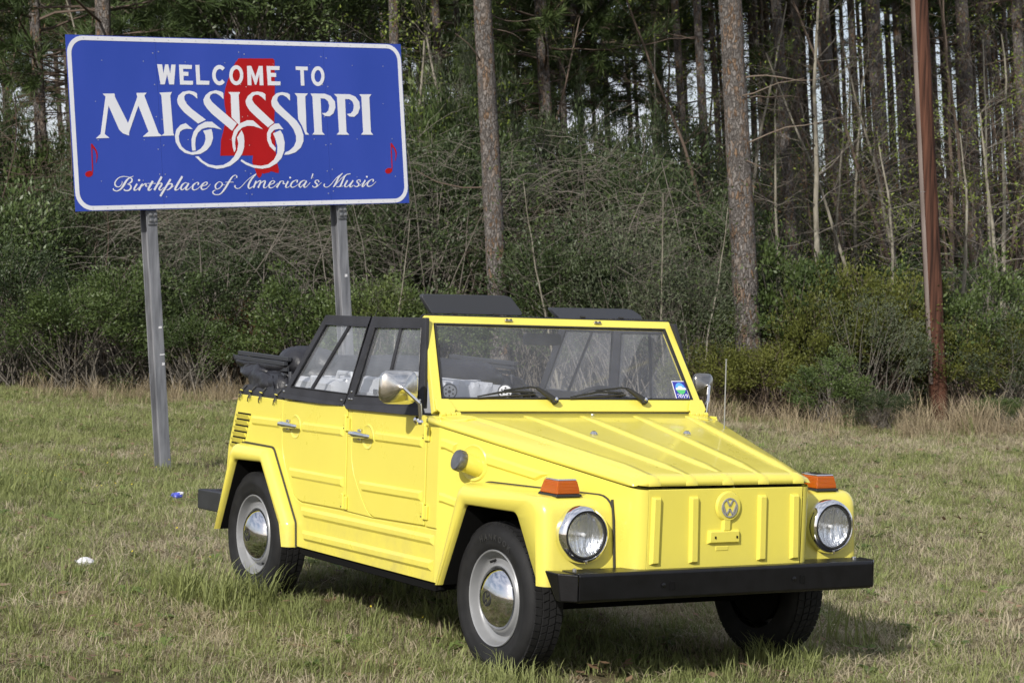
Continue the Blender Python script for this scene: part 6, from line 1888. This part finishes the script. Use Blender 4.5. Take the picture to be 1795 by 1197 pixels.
def pine(px, py, dep, wpx, label, group, kind=0, lean_px=0.0, name='pine_tree'):
    """trunk through photo column px at row py, at distance dep, wpx wide"""
    c = at(px, py, dep)
    up = (UP + RGT * lean_px).normalized()
    t = c.z / up.z
    base = c - up * t
    r = wpx * dep / 3846.26 / 2
    k = rnd.randrange(4)
    rz = rnd.uniform(0, 6.28)
    e_ = empty(name, base, label, 'tree', group)
    tilt = Vector((0, 0, 1)).rotation_difference(up).to_matrix().to_4x4() @ Matrix.Rotation(rz, 4, 'Z')
    e_.matrix_world = Matrix.Translation(base - up * 0.05) @ tilt
    o_ = bpy.data.objects.new('trunk', TRUNKS[k])
    COL.objects.link(o_)
    o_.parent = e_
    o_.scale = (r * 1.03, r * 1.03, 1)
    lim, cr2 = CROWNS[kind]
    for nm, me in (('limbs', lim), ('crown', cr2)):
        o2 = bpy.data.objects.new(nm, me)
        COL.objects.link(o2)
        o2.parent = e_
        o2['kind'] = 'stuff'
    return e_
pine(858, 250, 30.5, 36, 'tall pine with flaky grey and orange bark right of the blue sign', None, 0, 0.004)
pine(1293, 250, 30.0, 46, 'thickest pale grey pine trunk rising behind the car bonnet', None, 2, 0.0)
pine(65, 100, 37.5, 22, 'leftmost pine trunk with dark boughs beyond the sign edge', None, 1, 0.0)
pine(180, 30, 36.0, 31, 'stout grey pine trunk showing just above the sign top left corner', None, 1, 0.012)
pine(290, 30, 42.0, 11, 'thin pine trunk showing above the sign lettering', None, 1, 0.02)
pine(690, 40, 38.0, 20, 'leaning brown pine trunk at the sign top right corner', None, 0, 0.03)
pine(950, 60, 41.0, 25, 'mid-sized pine trunk between the flaky pine and the bare vine mound', None, 1, 0.005)
pine(1227, 110, 36.5, 17, 'slim pale pine trunk just left of the thickest pine', None, 2, 0.0)
ORD = 'first second third fourth fifth sixth seventh eighth ninth tenth eleventh twelfth thirteenth'.split()
ORD2 = list(ORD)
for (px, w, dep) in ((1368, 22, 40), (1398, 16, 46), (1452, 22, 41), (1496, 14, 47), (1537, 29, 39.5), (1576, 17, 45), (1592, 11, 55), (1662, 13, 50), (1692, 27, 41), (1722, 20, 46), (1762, 18, 48), (1788, 22, 42), (1810, 20, 44)):
    pine(px, 120, dep, w, '%s dark pine trunk counted rightwards from the thickest pine' % ORD.pop(0), 'pine trunks on the right of the wood', rnd.choice((4, 4, 2, 3)), rnd.uniform(-0.012, 0.012))
for (px, w, dep) in ((655, 14, 46), (735, 11, 52), (770, 17, 44), (806, 12, 48), (884, 10, 55), (905, 9, 60), (985, 11, 50), (1012, 14, 52), (1060, 12, 56), (1100, 10, 60), (1150, 12, 52), (1190, 16, 47), (1252, 13, 50)):
    pine(px, 120, dep, w, '%s slim dark trunk counted rightwards from the sign' % ORD2.pop(0), 'pine trunks deep in the wood', rnd.choice((4, 3, 2, 1)), rnd.uniform(-0.015, 0.015))
for k in range(62):
    px = rnd.uniform(1310, 1860)
    pine(px, 150, rnd.uniform(54, 82), rnd.uniform(7, 14), 'thin far pine trunk against the sky on the right of the wood', 'far pine trunks on the right', rnd.choice((3, 3, 3, 4)), rnd.uniform(-0.02, 0.02))
for k in range(56):
    px = rnd.uniform(-60, 1280)
    pine(px, 150, rnd.uniform(56, 84), rnd.uniform(7, 12), 'thin far pine trunk against the sky behind sign and shrubs', 'far pine trunks behind the shrubs', rnd.choice((4, 4, 2, 3)), rnd.uniform(-0.02, 0.02))

# ---- shrubs
PROT = {
    'dark': [shrub_meshes(101 + i, 2.6, 3.0, 170, 100, 0.058, 0.24, 0.100, 'leaf_dark', 'twig_grey') for i in range(2)],
    'mid': [shrub_meshes(111 + i, 2.4, 2.4, 150, (95, 62)[i], (0.060, 0.088)[i], 0.25, 0.100, 'leaf_mid', 'twig_grey') for i in range(2)],
    'olive': [shrub_meshes(121 + i, 2.0, 1.7, 140, 80, 0.052, 0.26, 0.085, 'leaf_olive', 'twig_brown') for i in range(2)],
    'grey': [shrub_meshes(131 + i, 2.6, 3.0, 140, 70, 0.060, 0.19, 0.130, 'leaf_grey', 'twig_grey', up_bias=0.6) for i in range(2)],
    'russet': [shrub_meshes(141, 1.8, 1.8, 110, 60, 0.055, 0.24, 0.13, 'leaf_russet', 'twig_brown')],
    'gloss': [shrub_meshes(151, 3.0, 3.4, 150, 60, 0.100, 0.20, 0.150, 'leaf_gloss', 'twig_grey', up_bias=0.1)],
}
def shrub(kind, px, dep, wm, hm, label, group=None, zoff=0.0):
    ps = PROT[kind]
    st_, lv = ps[rnd.randrange(len(ps))]
    w0, h0 = {'dark': (2.6, 3.0), 'mid': (2.4, 2.4), 'olive': (2.0, 1.7), 'grey': (2.6, 3.0), 'russet': (1.8, 1.8), 'gloss': (3.0, 3.4)}[kind]
    g0 = ground_at(px, dep)
    return put('shrub', (('stems', st_), ('foliage', lv)), g0 + UP * zoff, rnd.uniform(0, 6.28), (wm / w0, wm / w0, hm / h0), label, 'shrub', group)
# (kind, photo column, distance, width m, height m, label)
FRONT = [
    ('dark', 20, 31.0, 2.2, 2.0, 'dark spiny shrub at the far left edge of the wood'),
    ('mid', 130, 30.6, 2.0, 1.6, 'low green shrub beside the left sign post'),
    ('mid', 225, 31.4, 2.0, 2.0, 'green shrub directly behind the left sign post'),
    ('mid', 335, 30.8, 1.6, 1.2, 'low green shrub right of the left sign post'),
    ('dark', 395, 31.8, 2.2, 2.3, 'dark shrub between the sign posts behind the soft top'),
    ('russet', 440, 31.6, 1.2, 1.3, 'reddish brown shrub above the folded soft top'),
    ('mid', 540, 30.8, 1.7, 1.5, 'bright green shrub behind the side windows left of the right post'),
    ('mid', 665, 30.6, 1.9, 1.9, 'green shrub right of the right sign post'),
    ('mid', 760, 31.2, 1.8, 1.7, 'green shrub behind the left sun visor'),
    ('mid', 925, 30.9, 1.7, 1.7, 'green shrub at the foot of the flaky pine'),
    ('dark', 1000, 30.6, 2.4, 2.7, 'broad dark shrub behind the windshield with pale stems'),
    ('grey', 1090, 30.2, 2.3, 2.6, 'grey green shrub behind the right sun visor'),
    ('grey', 1190, 30.2, 2.1, 2.2, 'twiggy grey green shrub left of the aerial'),
    ('olive', 1250, 29.6, 1.3, 1.0, 'low olive shrub beside the aerial'),
    ('mid', 1262, 30.6, 1.5, 1.7, 'green shrub hiding the foot of the thickest pine on its left'),
    ('olive', 1350, 29.4, 1.4, 1.0, 'olive shrub at the foot of the thickest pine'),
    ('mid', 1378, 30.8, 1.8, 2.2, 'taller leafy shrub right of the thickest pine'),
    ('olive', 1420, 29.9, 1.4, 1.7, 'olive shrub below the crooked pale sapling'),
    ('mid', 1458, 28.8, 1.1, 0.8, 'small fresh green shrub in front of the olive shrubs'),
    ('olive', 1478, 30.8, 1.9, 2.1, 'tall olive shrub midway between thickest pine and utility pole'),
    ('grey', 1525, 29.8, 1.6, 1.6, 'grey green twiggy shrub left of the utility pole'),
    ('olive', 1560, 30.7, 1.7, 2.0, 'olive shrub just left of the utility pole'),
    ('mid', 1605, 31.4, 1.8, 1.7, 'green shrub behind the utility pole'),
    ('olive', 1680, 30.6, 1.4, 1.4, 'olive shrub just right of the utility pole'),
    ('mid', 1722, 31.2, 1.7, 1.9, 'leafy shrub below the forked pale sapling'),
    ('grey', 1775, 30.6, 1.9, 1.5, 'grey green shrub at the right edge of the wood'),
    ('olive', 1820, 31.0, 1.8, 1.6, 'olive shrub cut by the right edge of the photo'),
    ('dark', 1545, 28.4, 0.8, 0.5, 'tiny dark shrub among the dry grass left of the utility pole'),
    ('mid', 1745, 28.6, 0.7, 0.5, 'tiny green shrub among the dry grass right of the utility pole'),
]
BACK = [
    ('gloss', 15, 32.6, 2.2, 3.2, 'tall leafy bush at the left edge beneath the leftmost pine'),
    ('dark', 110, 33.5, 2.6, 2.9, 'tall dark bush behind the left edge of the sign'),
    ('grey', 250, 34.0, 3.0, 3.3, 'tall twiggy bush behind the lower left of the sign'),
    ('grey', 400, 33.6, 3.0, 3.2, 'tall grey twiggy bush below the middle of the sign'),
    ('dark', 520, 34.0, 2.8, 3.2, 'tall dark bush left of the right sign post'),
    ('dark', 640, 33.8, 2.8, 3.4, 'tall dark bush behind the right sign post'),
    ('dark', 745, 33.4, 2.9, 4.0, 'tall dark bush between the sign and the flaky pine'),
    ('dark', 830, 34.6, 2.6, 4.0, 'tall dark bush just left of the flaky pine'),
    ('dark', 925, 33.8, 2.7, 3.6, 'tall dark bush just right of the flaky pine'),
    ('dark', 1020, 34.4, 3.0, 4.2, 'tallest dark bush under the bare vine mound'),
    ('dark', 1115, 33.8, 2.8, 3.9, 'tall dark bush right of the bare vine mound'),
    ('dark', 1205, 33.6, 2.6, 3.5, 'tall dark bush left of the thickest pine'),
    ('mid', 1370, 34.8, 2.2, 2.5, 'shady bush in the wood right of the thickest pine'),
    ('dark', 1470, 36.0, 2.3, 2.4, 'shady bush deep in the wood right of the thickest pine'),
    ('dark', 1590, 36.0, 2.4, 2.3, 'shady bush in the wood behind the utility pole'),
    ('dark', 1730, 35.5, 2.4, 2.3, 'shady bush in the wood right of the utility pole'),
]
for kind, px, dep, w_, h_, lb in FRONT + BACK:
    shrub(kind, px, dep, w_, h_, lb)
for k in range(60):
    px = rnd.uniform(-80, 1260) if k < 28 else rnd.uniform(1260, 1880)
    hh = rnd.uniform(3.0, 6.0) if px < 1260 else rnd.uniform(2.6, 5.4)
    shrub(rnd.choice(('dark', 'grey', 'grey')), px, rnd.uniform(42, 74), rnd.uniform(2.4, 3.6), hh, 'dim understorey bush deep between the pine trunks', 'understorey deep in the wood')
for k in range(22):
    px = rnd.uniform(600, 1260) if k < 15 else rnd.uniform(-40, 330)
    shrub(rnd.choice(('dark', 'grey', 'dark', 'mid')), px, rnd.uniform(35.5, 39.0), rnd.uniform(1.5, 2.6), rnd.uniform(3.4, 5.6) if k < 15 else rnd.uniform(3.4, 5.0), 'tall loose bush reaching up between the trunks right of the sign' if k < 15 else 'tall loose bush reaching up behind the left half of the sign', 'tall bushes merging into the wood right of the sign' if k < 15 else 'tall bushes merging into the wood left')
# evergreen crown above the sign
for (px, py, dep, w_, lb) in ((430, 40, 39.0, 3.0, 'glossy evergreen tree above the middle of the sign'), (560, 30, 40.0, 3.0, 'glossy evergreen tree above the right half of the sign')):
    c = at(px, py, dep)
    t = c.z / UP.z
    g0 = c - UP * t
    lv = PROT['gloss'][0]
    e_ = put('evergreen_tree', (('crown', lv[1]), ('limbs', lv[0])), g0, rnd.uniform(0, 6), 1.0, lb, 'tree')
    hgt = t + 2.0
    for ch in e_.children:
        ch.location.z = hgt - 3.6
        ch.scale = (w_ / 3.0,) * 3
    V, F = tubes_np([(np.array([(0.06 * math.sin(i), 0.05 * math.cos(1.3 * i), i * (hgt - 2.4) / 8) for i in range(9)]), np.linspace(0.11, 0.06, 9))], 8)
    o_ = bpy.data.objects.new('trunk', raw_mesh('trunk', V, F, 'pale_bark'))
    COL.objects.link(o_)
    o_.parent = e_

# ---- bare vine tangles hung over the shrubs
def tangle_mesh(seed, w, h, n_, mt, arc=1.0, thin=0.0042):
    g_ = np.random.default_rng(seed)
    polys = []
    for i in range(n_):
        a = g_.uniform(0, 2 * np.pi)
        p0 = np.array([g_.normal(0, w * 0.24), g_.normal(0, w * 0.16), h * g_.uniform(0.45, 1.0)])
        d = np.array([np.cos(a), np.sin(a) * 0.7, g_.uniform(-0.2, 0.8)])
        q, _d = bend_path(g_, p0, d, g_.uniform(0.4, 1.5) * arc, 9, 0.16, -0.10 * arc)
        q[:, 2] = np.maximum(q[:, 2], 0.02)
        r = thin * g_.uniform(0.6, 1.5)
        polys.append((q, np.linspace(r, r * 0.5, 10)))
    for i in range(max(3, n_ // 40)):
        p0 = np.array([g_.normal(0, w * 0.2), g_.normal(0, w * 0.12), 0])
        q, _d = bend_path(g_, p0, (g_.normal(0, 0.25), g_.normal(0, 0.2), 1), h * g_.uniform(0.7, 1.05), 10, 0.10, 0.02)
        polys.append((q, np.linspace(0.015, 0.006, 11)))
    V, F = tubes_np(polys)
    return raw_mesh('vines', V, F, mt)
TANG = [tangle_mesh(201, 2.4, 3.2, 220, 'twig_grey', thin=0.0033), tangle_mesh(202, 2.2, 2.6, 160, 'twig_grey', thin=0.0033), tangle_mesh(203, 1.8, 3.4, 220, 'twig_brown', 0.8, thin=0.0033)]
for (i, px, dep, s_, lb) in ((0, 1010, 32.0, (1.05, 1.0, 1.25), 'mound of bare grey vines over the tallest dark bush'), (2, 945, 31.4, (0.8, 0.8, 0.85), 'hanging fan of bare vines right of the flaky pine'),
                             (0, 730, 32.4, (1.0, 0.9, 1.22), 'mound of bare brown grey vines right of the sign edge'), (1, 470, 31.8, (1.15, 1.0, 1.10), 'tangle of bare vines below the sign between its posts'),
                             (0, 330, 32.0, (1.1, 1.0, 0.95), 'bare vine tangle just right of the left sign post'), (2, 70, 35.0, (1.5, 1.2, 1.35), 'brown vine curtain hanging on the leftmost pine'),
                             (1, 1150, 30.6, (1.0, 1.0, 1.0), 'bare twigs through the grey green shrub behind the right visor'), (1, 1090, 31.8, (1.2, 1.0, 1.35), 'bare vines right of the vine mound top'),
                             (1, 560, 31.6, (1.0, 0.9, 1.05), 'bare vines beside the right sign post'), (2, 180, 33.0, (1.2, 1.0, 0.95), 'brown bare vines behind the left sign post')):
    o_ = bpy.data.objects.new('bare_vine_tangle', TANG[i])
    COL.objects.link(o_)
    o_.matrix_world = Matrix.Translation(ground_at(px, dep)) @ Vector((0, 0, 1)).rotation_difference(UP).to_matrix().to_4x4() @ Matrix.Rotation(math.atan2(RGT.y, RGT.x) + rnd.uniform(-0.3, 0.3), 4, 'Z') @ Matrix.Diagonal((*s_, 1))
    tag(o_, lb, 'vines')

# ---- bare saplings
def sapling_meshes(seed, h, leaves, lmat='leaf_spring', r0=0.045):
    g_ = np.random.default_rng(seed)
    tr, _d = bend_path(g_, (0, 0, 0), (g_.normal(0, 0.05), g_.normal(0, 0.05), 1), h, 16, 0.055, 0.035)
    trunk = [(tr, np.linspace(r0, r0 * 0.25, 17))]
    br, tips = [], []
    for i in range(3, 17):
        for _ in range(2 + (i > 8)):
            a = g_.uniform(0, 2 * np.pi)
            q, d = bend_path(g_, tr[i], (np.cos(a), np.sin(a), g_.uniform(0.1, 0.9)), g_.uniform(0.5, 1.5) * (0.5 + 0.5 * h / 6), 8, 0.13, 0.01)
            rr = r0 * 0.30 * (1 - i / 22)
            br.append((q, np.linspace(rr, rr * 0.25, 9)))
            for k in range(3, 9):
                if g_.random() < 0.75:
                    q2, d2 = bend_path(g_, q[k], d + g_.normal(0, 0.7, 3), g_.uniform(0.2, 0.6), 5, 0.2, 0.0)
                    br.append((q2, np.linspace(rr * 0.4, rr * 0.18, 6)))
                    tips += [q2[3], q2[5]]
    V, F = tubes_np(trunk, 8)
    a_ = raw_mesh('trunk', V, F, 'pale_bark')
    a_.polygons.foreach_set('use_smooth', [True] * len(a_.polygons))
    V, F = tubes_np(br)
    b_ = raw_mesh('branches', V, F, 'twig_grey')
    tips = np.array(tips)
    ci = np.repeat(np.arange(len(tips)), leaves)
    n_ = len(ci)
    C_ = tips[ci] + g_.normal(0, 0.05, (n_, 3))
    V, F = leaf_quads(C_, g_.normal(0, 1, (n_, 3)), g_.uniform(0.03, 0.07, n_), g_.uniform(0.008, 0.016, n_), g_)
    return a_, b_, raw_mesh('leaves', V, F, lmat)
SAP = [sapling_meshes(301, 6.5, 1), sapling_meshes(302, 5.5, 1, 'leaf_russet'), sapling_meshes(303, 4.2, 3), sapling_meshes(304, 7.0, 1, 'leaf_spring', 0.06), sapling_meshes(305, 3.2, 2, 'leaf_mid', 0.02)]
def recolour(me, mt):
    q = me.copy()
    q.materials.clear()
    q.materials.append(MATS[mt])
    return q
SAPD = [(recolour(a, 'twig_brown'), recolour(b, 'twig_brown')) for a, b, c in SAP]
for (i, px, dep, s_, lb) in ((3, 1432, 33.0, 1.0, 'crooked pale barked sapling right of the thickest pine'), (1, 1470, 35.0, 0.9, 'slim bare sapling with reddish buds right of the crooked sapling'),
                             (0, 1562, 34.0, 0.9, 'thin pale sapling left of the utility pole'), (0, 1720, 33.5, 0.95, 'forked pale sapling right of the utility pole'),
                             (2, 1690, 32.5, 1.0, 'sapling with fresh yellow green leaves right of the utility pole'), (2, 1780, 33.0, 1.1, 'leafing sapling at the right edge of the photo'),
                             (1, 1510, 36.0, 1.0, 'bare sapling in the shade midway to the utility pole'), (0, 1635, 37.0, 1.0, 'bare sapling behind the utility pole'),
                             (1, 1385, 34.5, 0.9, 'bare sapling close right of the thickest pine'), (2, 1590, 34.5, 1.0, 'leafing sapling close left of the utility pole'),
                             (3, 1760, 37.5, 0.9, 'grey sapling behind the leafing saplings on the right'), (2, 745, 35.5, 1.35, 'leafing sapling between the sign and the flaky pine'),
                             (2, 800, 37.0, 1.4, 'leafing sapling close left of the flaky pine'), (0, 1130, 36.5, 1.0, 'bare sapling above the dark bushes in mid wood'),
                             (4, 1170, 29.7, 0.95, 'low pale stemmed sapling in front of the grey green shrubs'), (4, 985, 29.9, 1.0, 'low pale stemmed sapling behind the windshield top'),
                             (4, 1230, 29.8, 0.9, 'low pale stemmed sapling left of the thickest pine foot'), (4, 690, 30.0, 0.8, 'low pale stemmed sapling right of the sign edge'),
                             (1, 20, 37.0, 1.1, 'bare sapling left of the leftmost pine'), (1, 230, 38.0, 1.2, 'bare sapling above the sign left half'), (0, 1260, 38.0, 1.1, 'bare sapling behind the thickest pine')):
    put('sapling', (('trunk', SAP[i][0]), ('branches', SAP[i][1]), ('leaves', SAP[i][2])), ground_at(px, dep), rnd.uniform(0, 6.28), s_, lb, 'sapling')

for k in range(46):
    px = rnd.uniform(1310, 1850) if k < 30 else rnd.uniform(-40, 1280)
    i = rnd.choice((0, 1, 3, 1, 0, 2))
    put('sapling', (('trunk', SAPD[i][0]), ('branches', SAPD[i][1]), ('leaves', SAP[i][2])), ground_at(px, rnd.uniform(35, 50)), rnd.uniform(0, 6.28), rnd.uniform(0.7, 1.25), 'thin bare understorey sapling on the right of the wood' if k < 30 else 'thin bare understorey sapling behind the shrubs', 'sapling', 'bare saplings right of the thickest pine' if k < 30 else 'bare saplings behind the shrubs')
# ---- tall dry grass along the wood's edge
tall = [tuft_mesh('tall_straw', 26, 0.14, 0.25, 0.75, 0.0050, 0.75, 'straw', 80 + k) for k in range(4)] + [tuft_mesh('mat_straw', 30, 0.22, 0.12, 0.40, 0.0050, 1.5, 'straw', 90 + k, flat=0.4) for k in range(3)] + [tuft_mesh('stalks', 5, 0.12, 0.8, 1.5, 0.0035, 0.25, 'straw', 95 + k) for k in range(2)]
pts, s_, ix = [], [], []
for k in range(1500):
    px = NPR.uniform(-120, 1915)
    edge = 28.9 if px < 900 else (28.0 - (px - 1200) * 0.0006)
    dep = edge + NPR.normal(0.3, 0.9)
    # thicker on the right round the pole, thinner on the left
    g0 = ground_at(px, dep)
    pn = value_noise(np.array([g0.x]), np.array([g0.y]), 0.8, 21)[0]
    if NPR.random() < (0.95 if px < 900 else 0.80) * min(1, 1.7 * (1 - pn)):
        continue
    pts.append((g0.x, g0.y, 0))
    big = 0.72 if px > 1230 else 0.5
    s_.append((NPR.uniform(0.35, 0.95) + 0.5 * pn) * big)
    ix.append(int(NPR.choice([0, 1, 2, 3, 4, 5, 6, 7, 8], p=[.17, .17, .17, .17, .095, .095, .09, .02, .02])))
pts = np.array(pts)
pts[:, 2] = gzv(pts[:, 0], pts[:, 1])
scatter('tall_dry_grass', 'tall straw coloured dead grass along the edge of the wood', 'grass', tall, pts, NPR.uniform(0, 6.283, len(pts)), s_, ix, lean=NPR.normal(0, 0.15, (len(pts), 2)))

# ---- utility pole
top_, bot_ = at(1611, 0, 30.4), at(1647, 735, 30.4)
pd = (top_ - bot_).normalized()
pbase = bot_ - pd * (bot_.z / pd.z)
pole = empty('utility_pole', pbase, 'reddish brown wooden utility pole with grey guard strip at the wood edge', 'utility pole')
L_ = 10.0
mb = MB()
ls = []
g_ = random.Random(5)
ref = RGT
for i in range(31):
    t = i / 30
    r = 0.128 - 0.012 * t
    c = pd * (L_ * t - 0.2)
    e1_ = (RGT - pd * RGT.dot(pd)).normalized()
    e2_ = pd.cross(e1_)
    ls.append([c + (r * (1 + g_.uniform(-0.015, 0.015))) * (math.cos(a) * e1_ + math.sin(a) * e2_) for a in (2 * math.pi * k / 24 for k in range(24))])
mb.loops(ls, closed=True, cap1=True).build('shaft', 'pole_wood', pole, ang=60)
e1_ = (RGT - pd * RGT.dot(pd)).normalized()
e2_ = -(fwd - pd * fwd.dot(pd)).normalized()
gd = (-e1_ * 0.86 + e2_ * 0.52).normalized()
gs = pd.cross(gd)
MB().loops([[pd * h + gd * (0.120 - 0.0012 * h + 0.022 * math.sin(a)) + gs * (0.040 * math.cos(a)) for a in (math.pi * k / 10 for k in range(11))] for h in (0.55, 3.0, 6.0, L_ - 0.4)]).build('wire_guard', 'pole_guard', pole, ang=60)
for h in (1.4, 3.2, 5.0, 6.8):
    MB().tube([pd * h + gd * 0.11 - gs * 0.055, pd * h + gd * 0.143, pd * h + gd * 0.11 + gs * 0.055], 0.004, 5).build('strap', 'galv_plate', pole)

# ---- litter and small flowers
def crumple(name, c, s_, seed, mt, label, cat):
    g2 = np.random.default_rng(seed)
    me = bpy.data.meshes.new(name)
    import bmesh
    bm = bmesh.new()
    bmesh.ops.create_icosphere(bm, subdivisions=3, radius=1)
    for v in bm.verts:
        k = 1 + 0.45 * (value_noise(np.array([v.co.x * 2.1 + 5]), np.array([v.co.y * 2.1 + v.co.z * 1.7]), 1.3, seed)[0] - 0.5) + g2.normal(0, 0.06)
        v.co = Vector((v.co.x * s_[0], v.co.y * s_[1], v.co.z * s_[2])) * k
    bm.to_mesh(me)
    bm.free()
    me.materials.append(MATS[mt])
    o2 = bpy.data.objects.new(name, me)
    COL.objects.link(o2)
    o2.location = c
    tag(o2, label, cat)
    return o2
g0 = Vector((-3.60, -1.20, 0.045))
crumple('crumpled_paper', g0, (0.045, 0.048, 0.024), 3, 'paper', 'crumpled white paper lying in the grass left of the car', 'litter')
g0 = ground_at(333, 16.6)
w_o = crumple('snack_wrapper', Vector((-6.85, 0.70, 0.06)), (0.045, 0.035, 0.022), 6, 'wrapper_blue', 'blue and white wrapper in the grass behind the rear bumper', 'litter')
w2 = crumple('white_band', Vector((-6.83, 0.73, 0.08)), (0.028, 0.024, 0.014), 8, 'paper', 'x', 'x')
for k_ in ('label', 'category'):
    del w2[k_]
w2.parent = w_o
w2.location = (0.012, 0.02, 0.014)
mat('flower_yellow', (0.75, 0.60, 0.03), rough=0.6)
fl = bpy.data.meshes.new('flower')
V, F = [], []
for k in range(5):
    a = 2 * math.pi * k / 5
    o_ = len(V)
    V += [(0, 0, 0.0), (0.007 * math.cos(a - 0.5), 0.007 * math.sin(a - 0.5), 0.003), (0.012 * math.cos(a), 0.012 * math.sin(a), 0.004), (0.007 * math.cos(a + 0.5), 0.007 * math.sin(a + 0.5), 0.003)]
    F.append((o_, o_ + 1, o_ + 2, o_ + 3))
fmesh = raw_mesh('yellow_flower', V, F, 'flower_yellow')
fp_ = []
for k in range(70):
    px = NPR.normal(130, 90) if k < 50 else NPR.uniform(0, 900)
    dep = NPR.uniform(15.5, 19.5) if k < 50 else NPR.uniform(9.5, 16)
    g0 = ground_at(px, dep)
    fp_.append((g0.x, g0.y, NPR.uniform(0.05, 0.12)))
scatter('yellow_wildflowers', 'tiny yellow wildflowers sprinkled in the grass on the left', 'wildflowers', [fmesh], np.array(fp_), NPR.uniform(0, 6.28, len(fp_)), NPR.uniform(0.45, 0.8, len(fp_)), np.zeros(len(fp_), int), lean=NPR.normal(0.3, 0.3, (len(fp_), 2)))
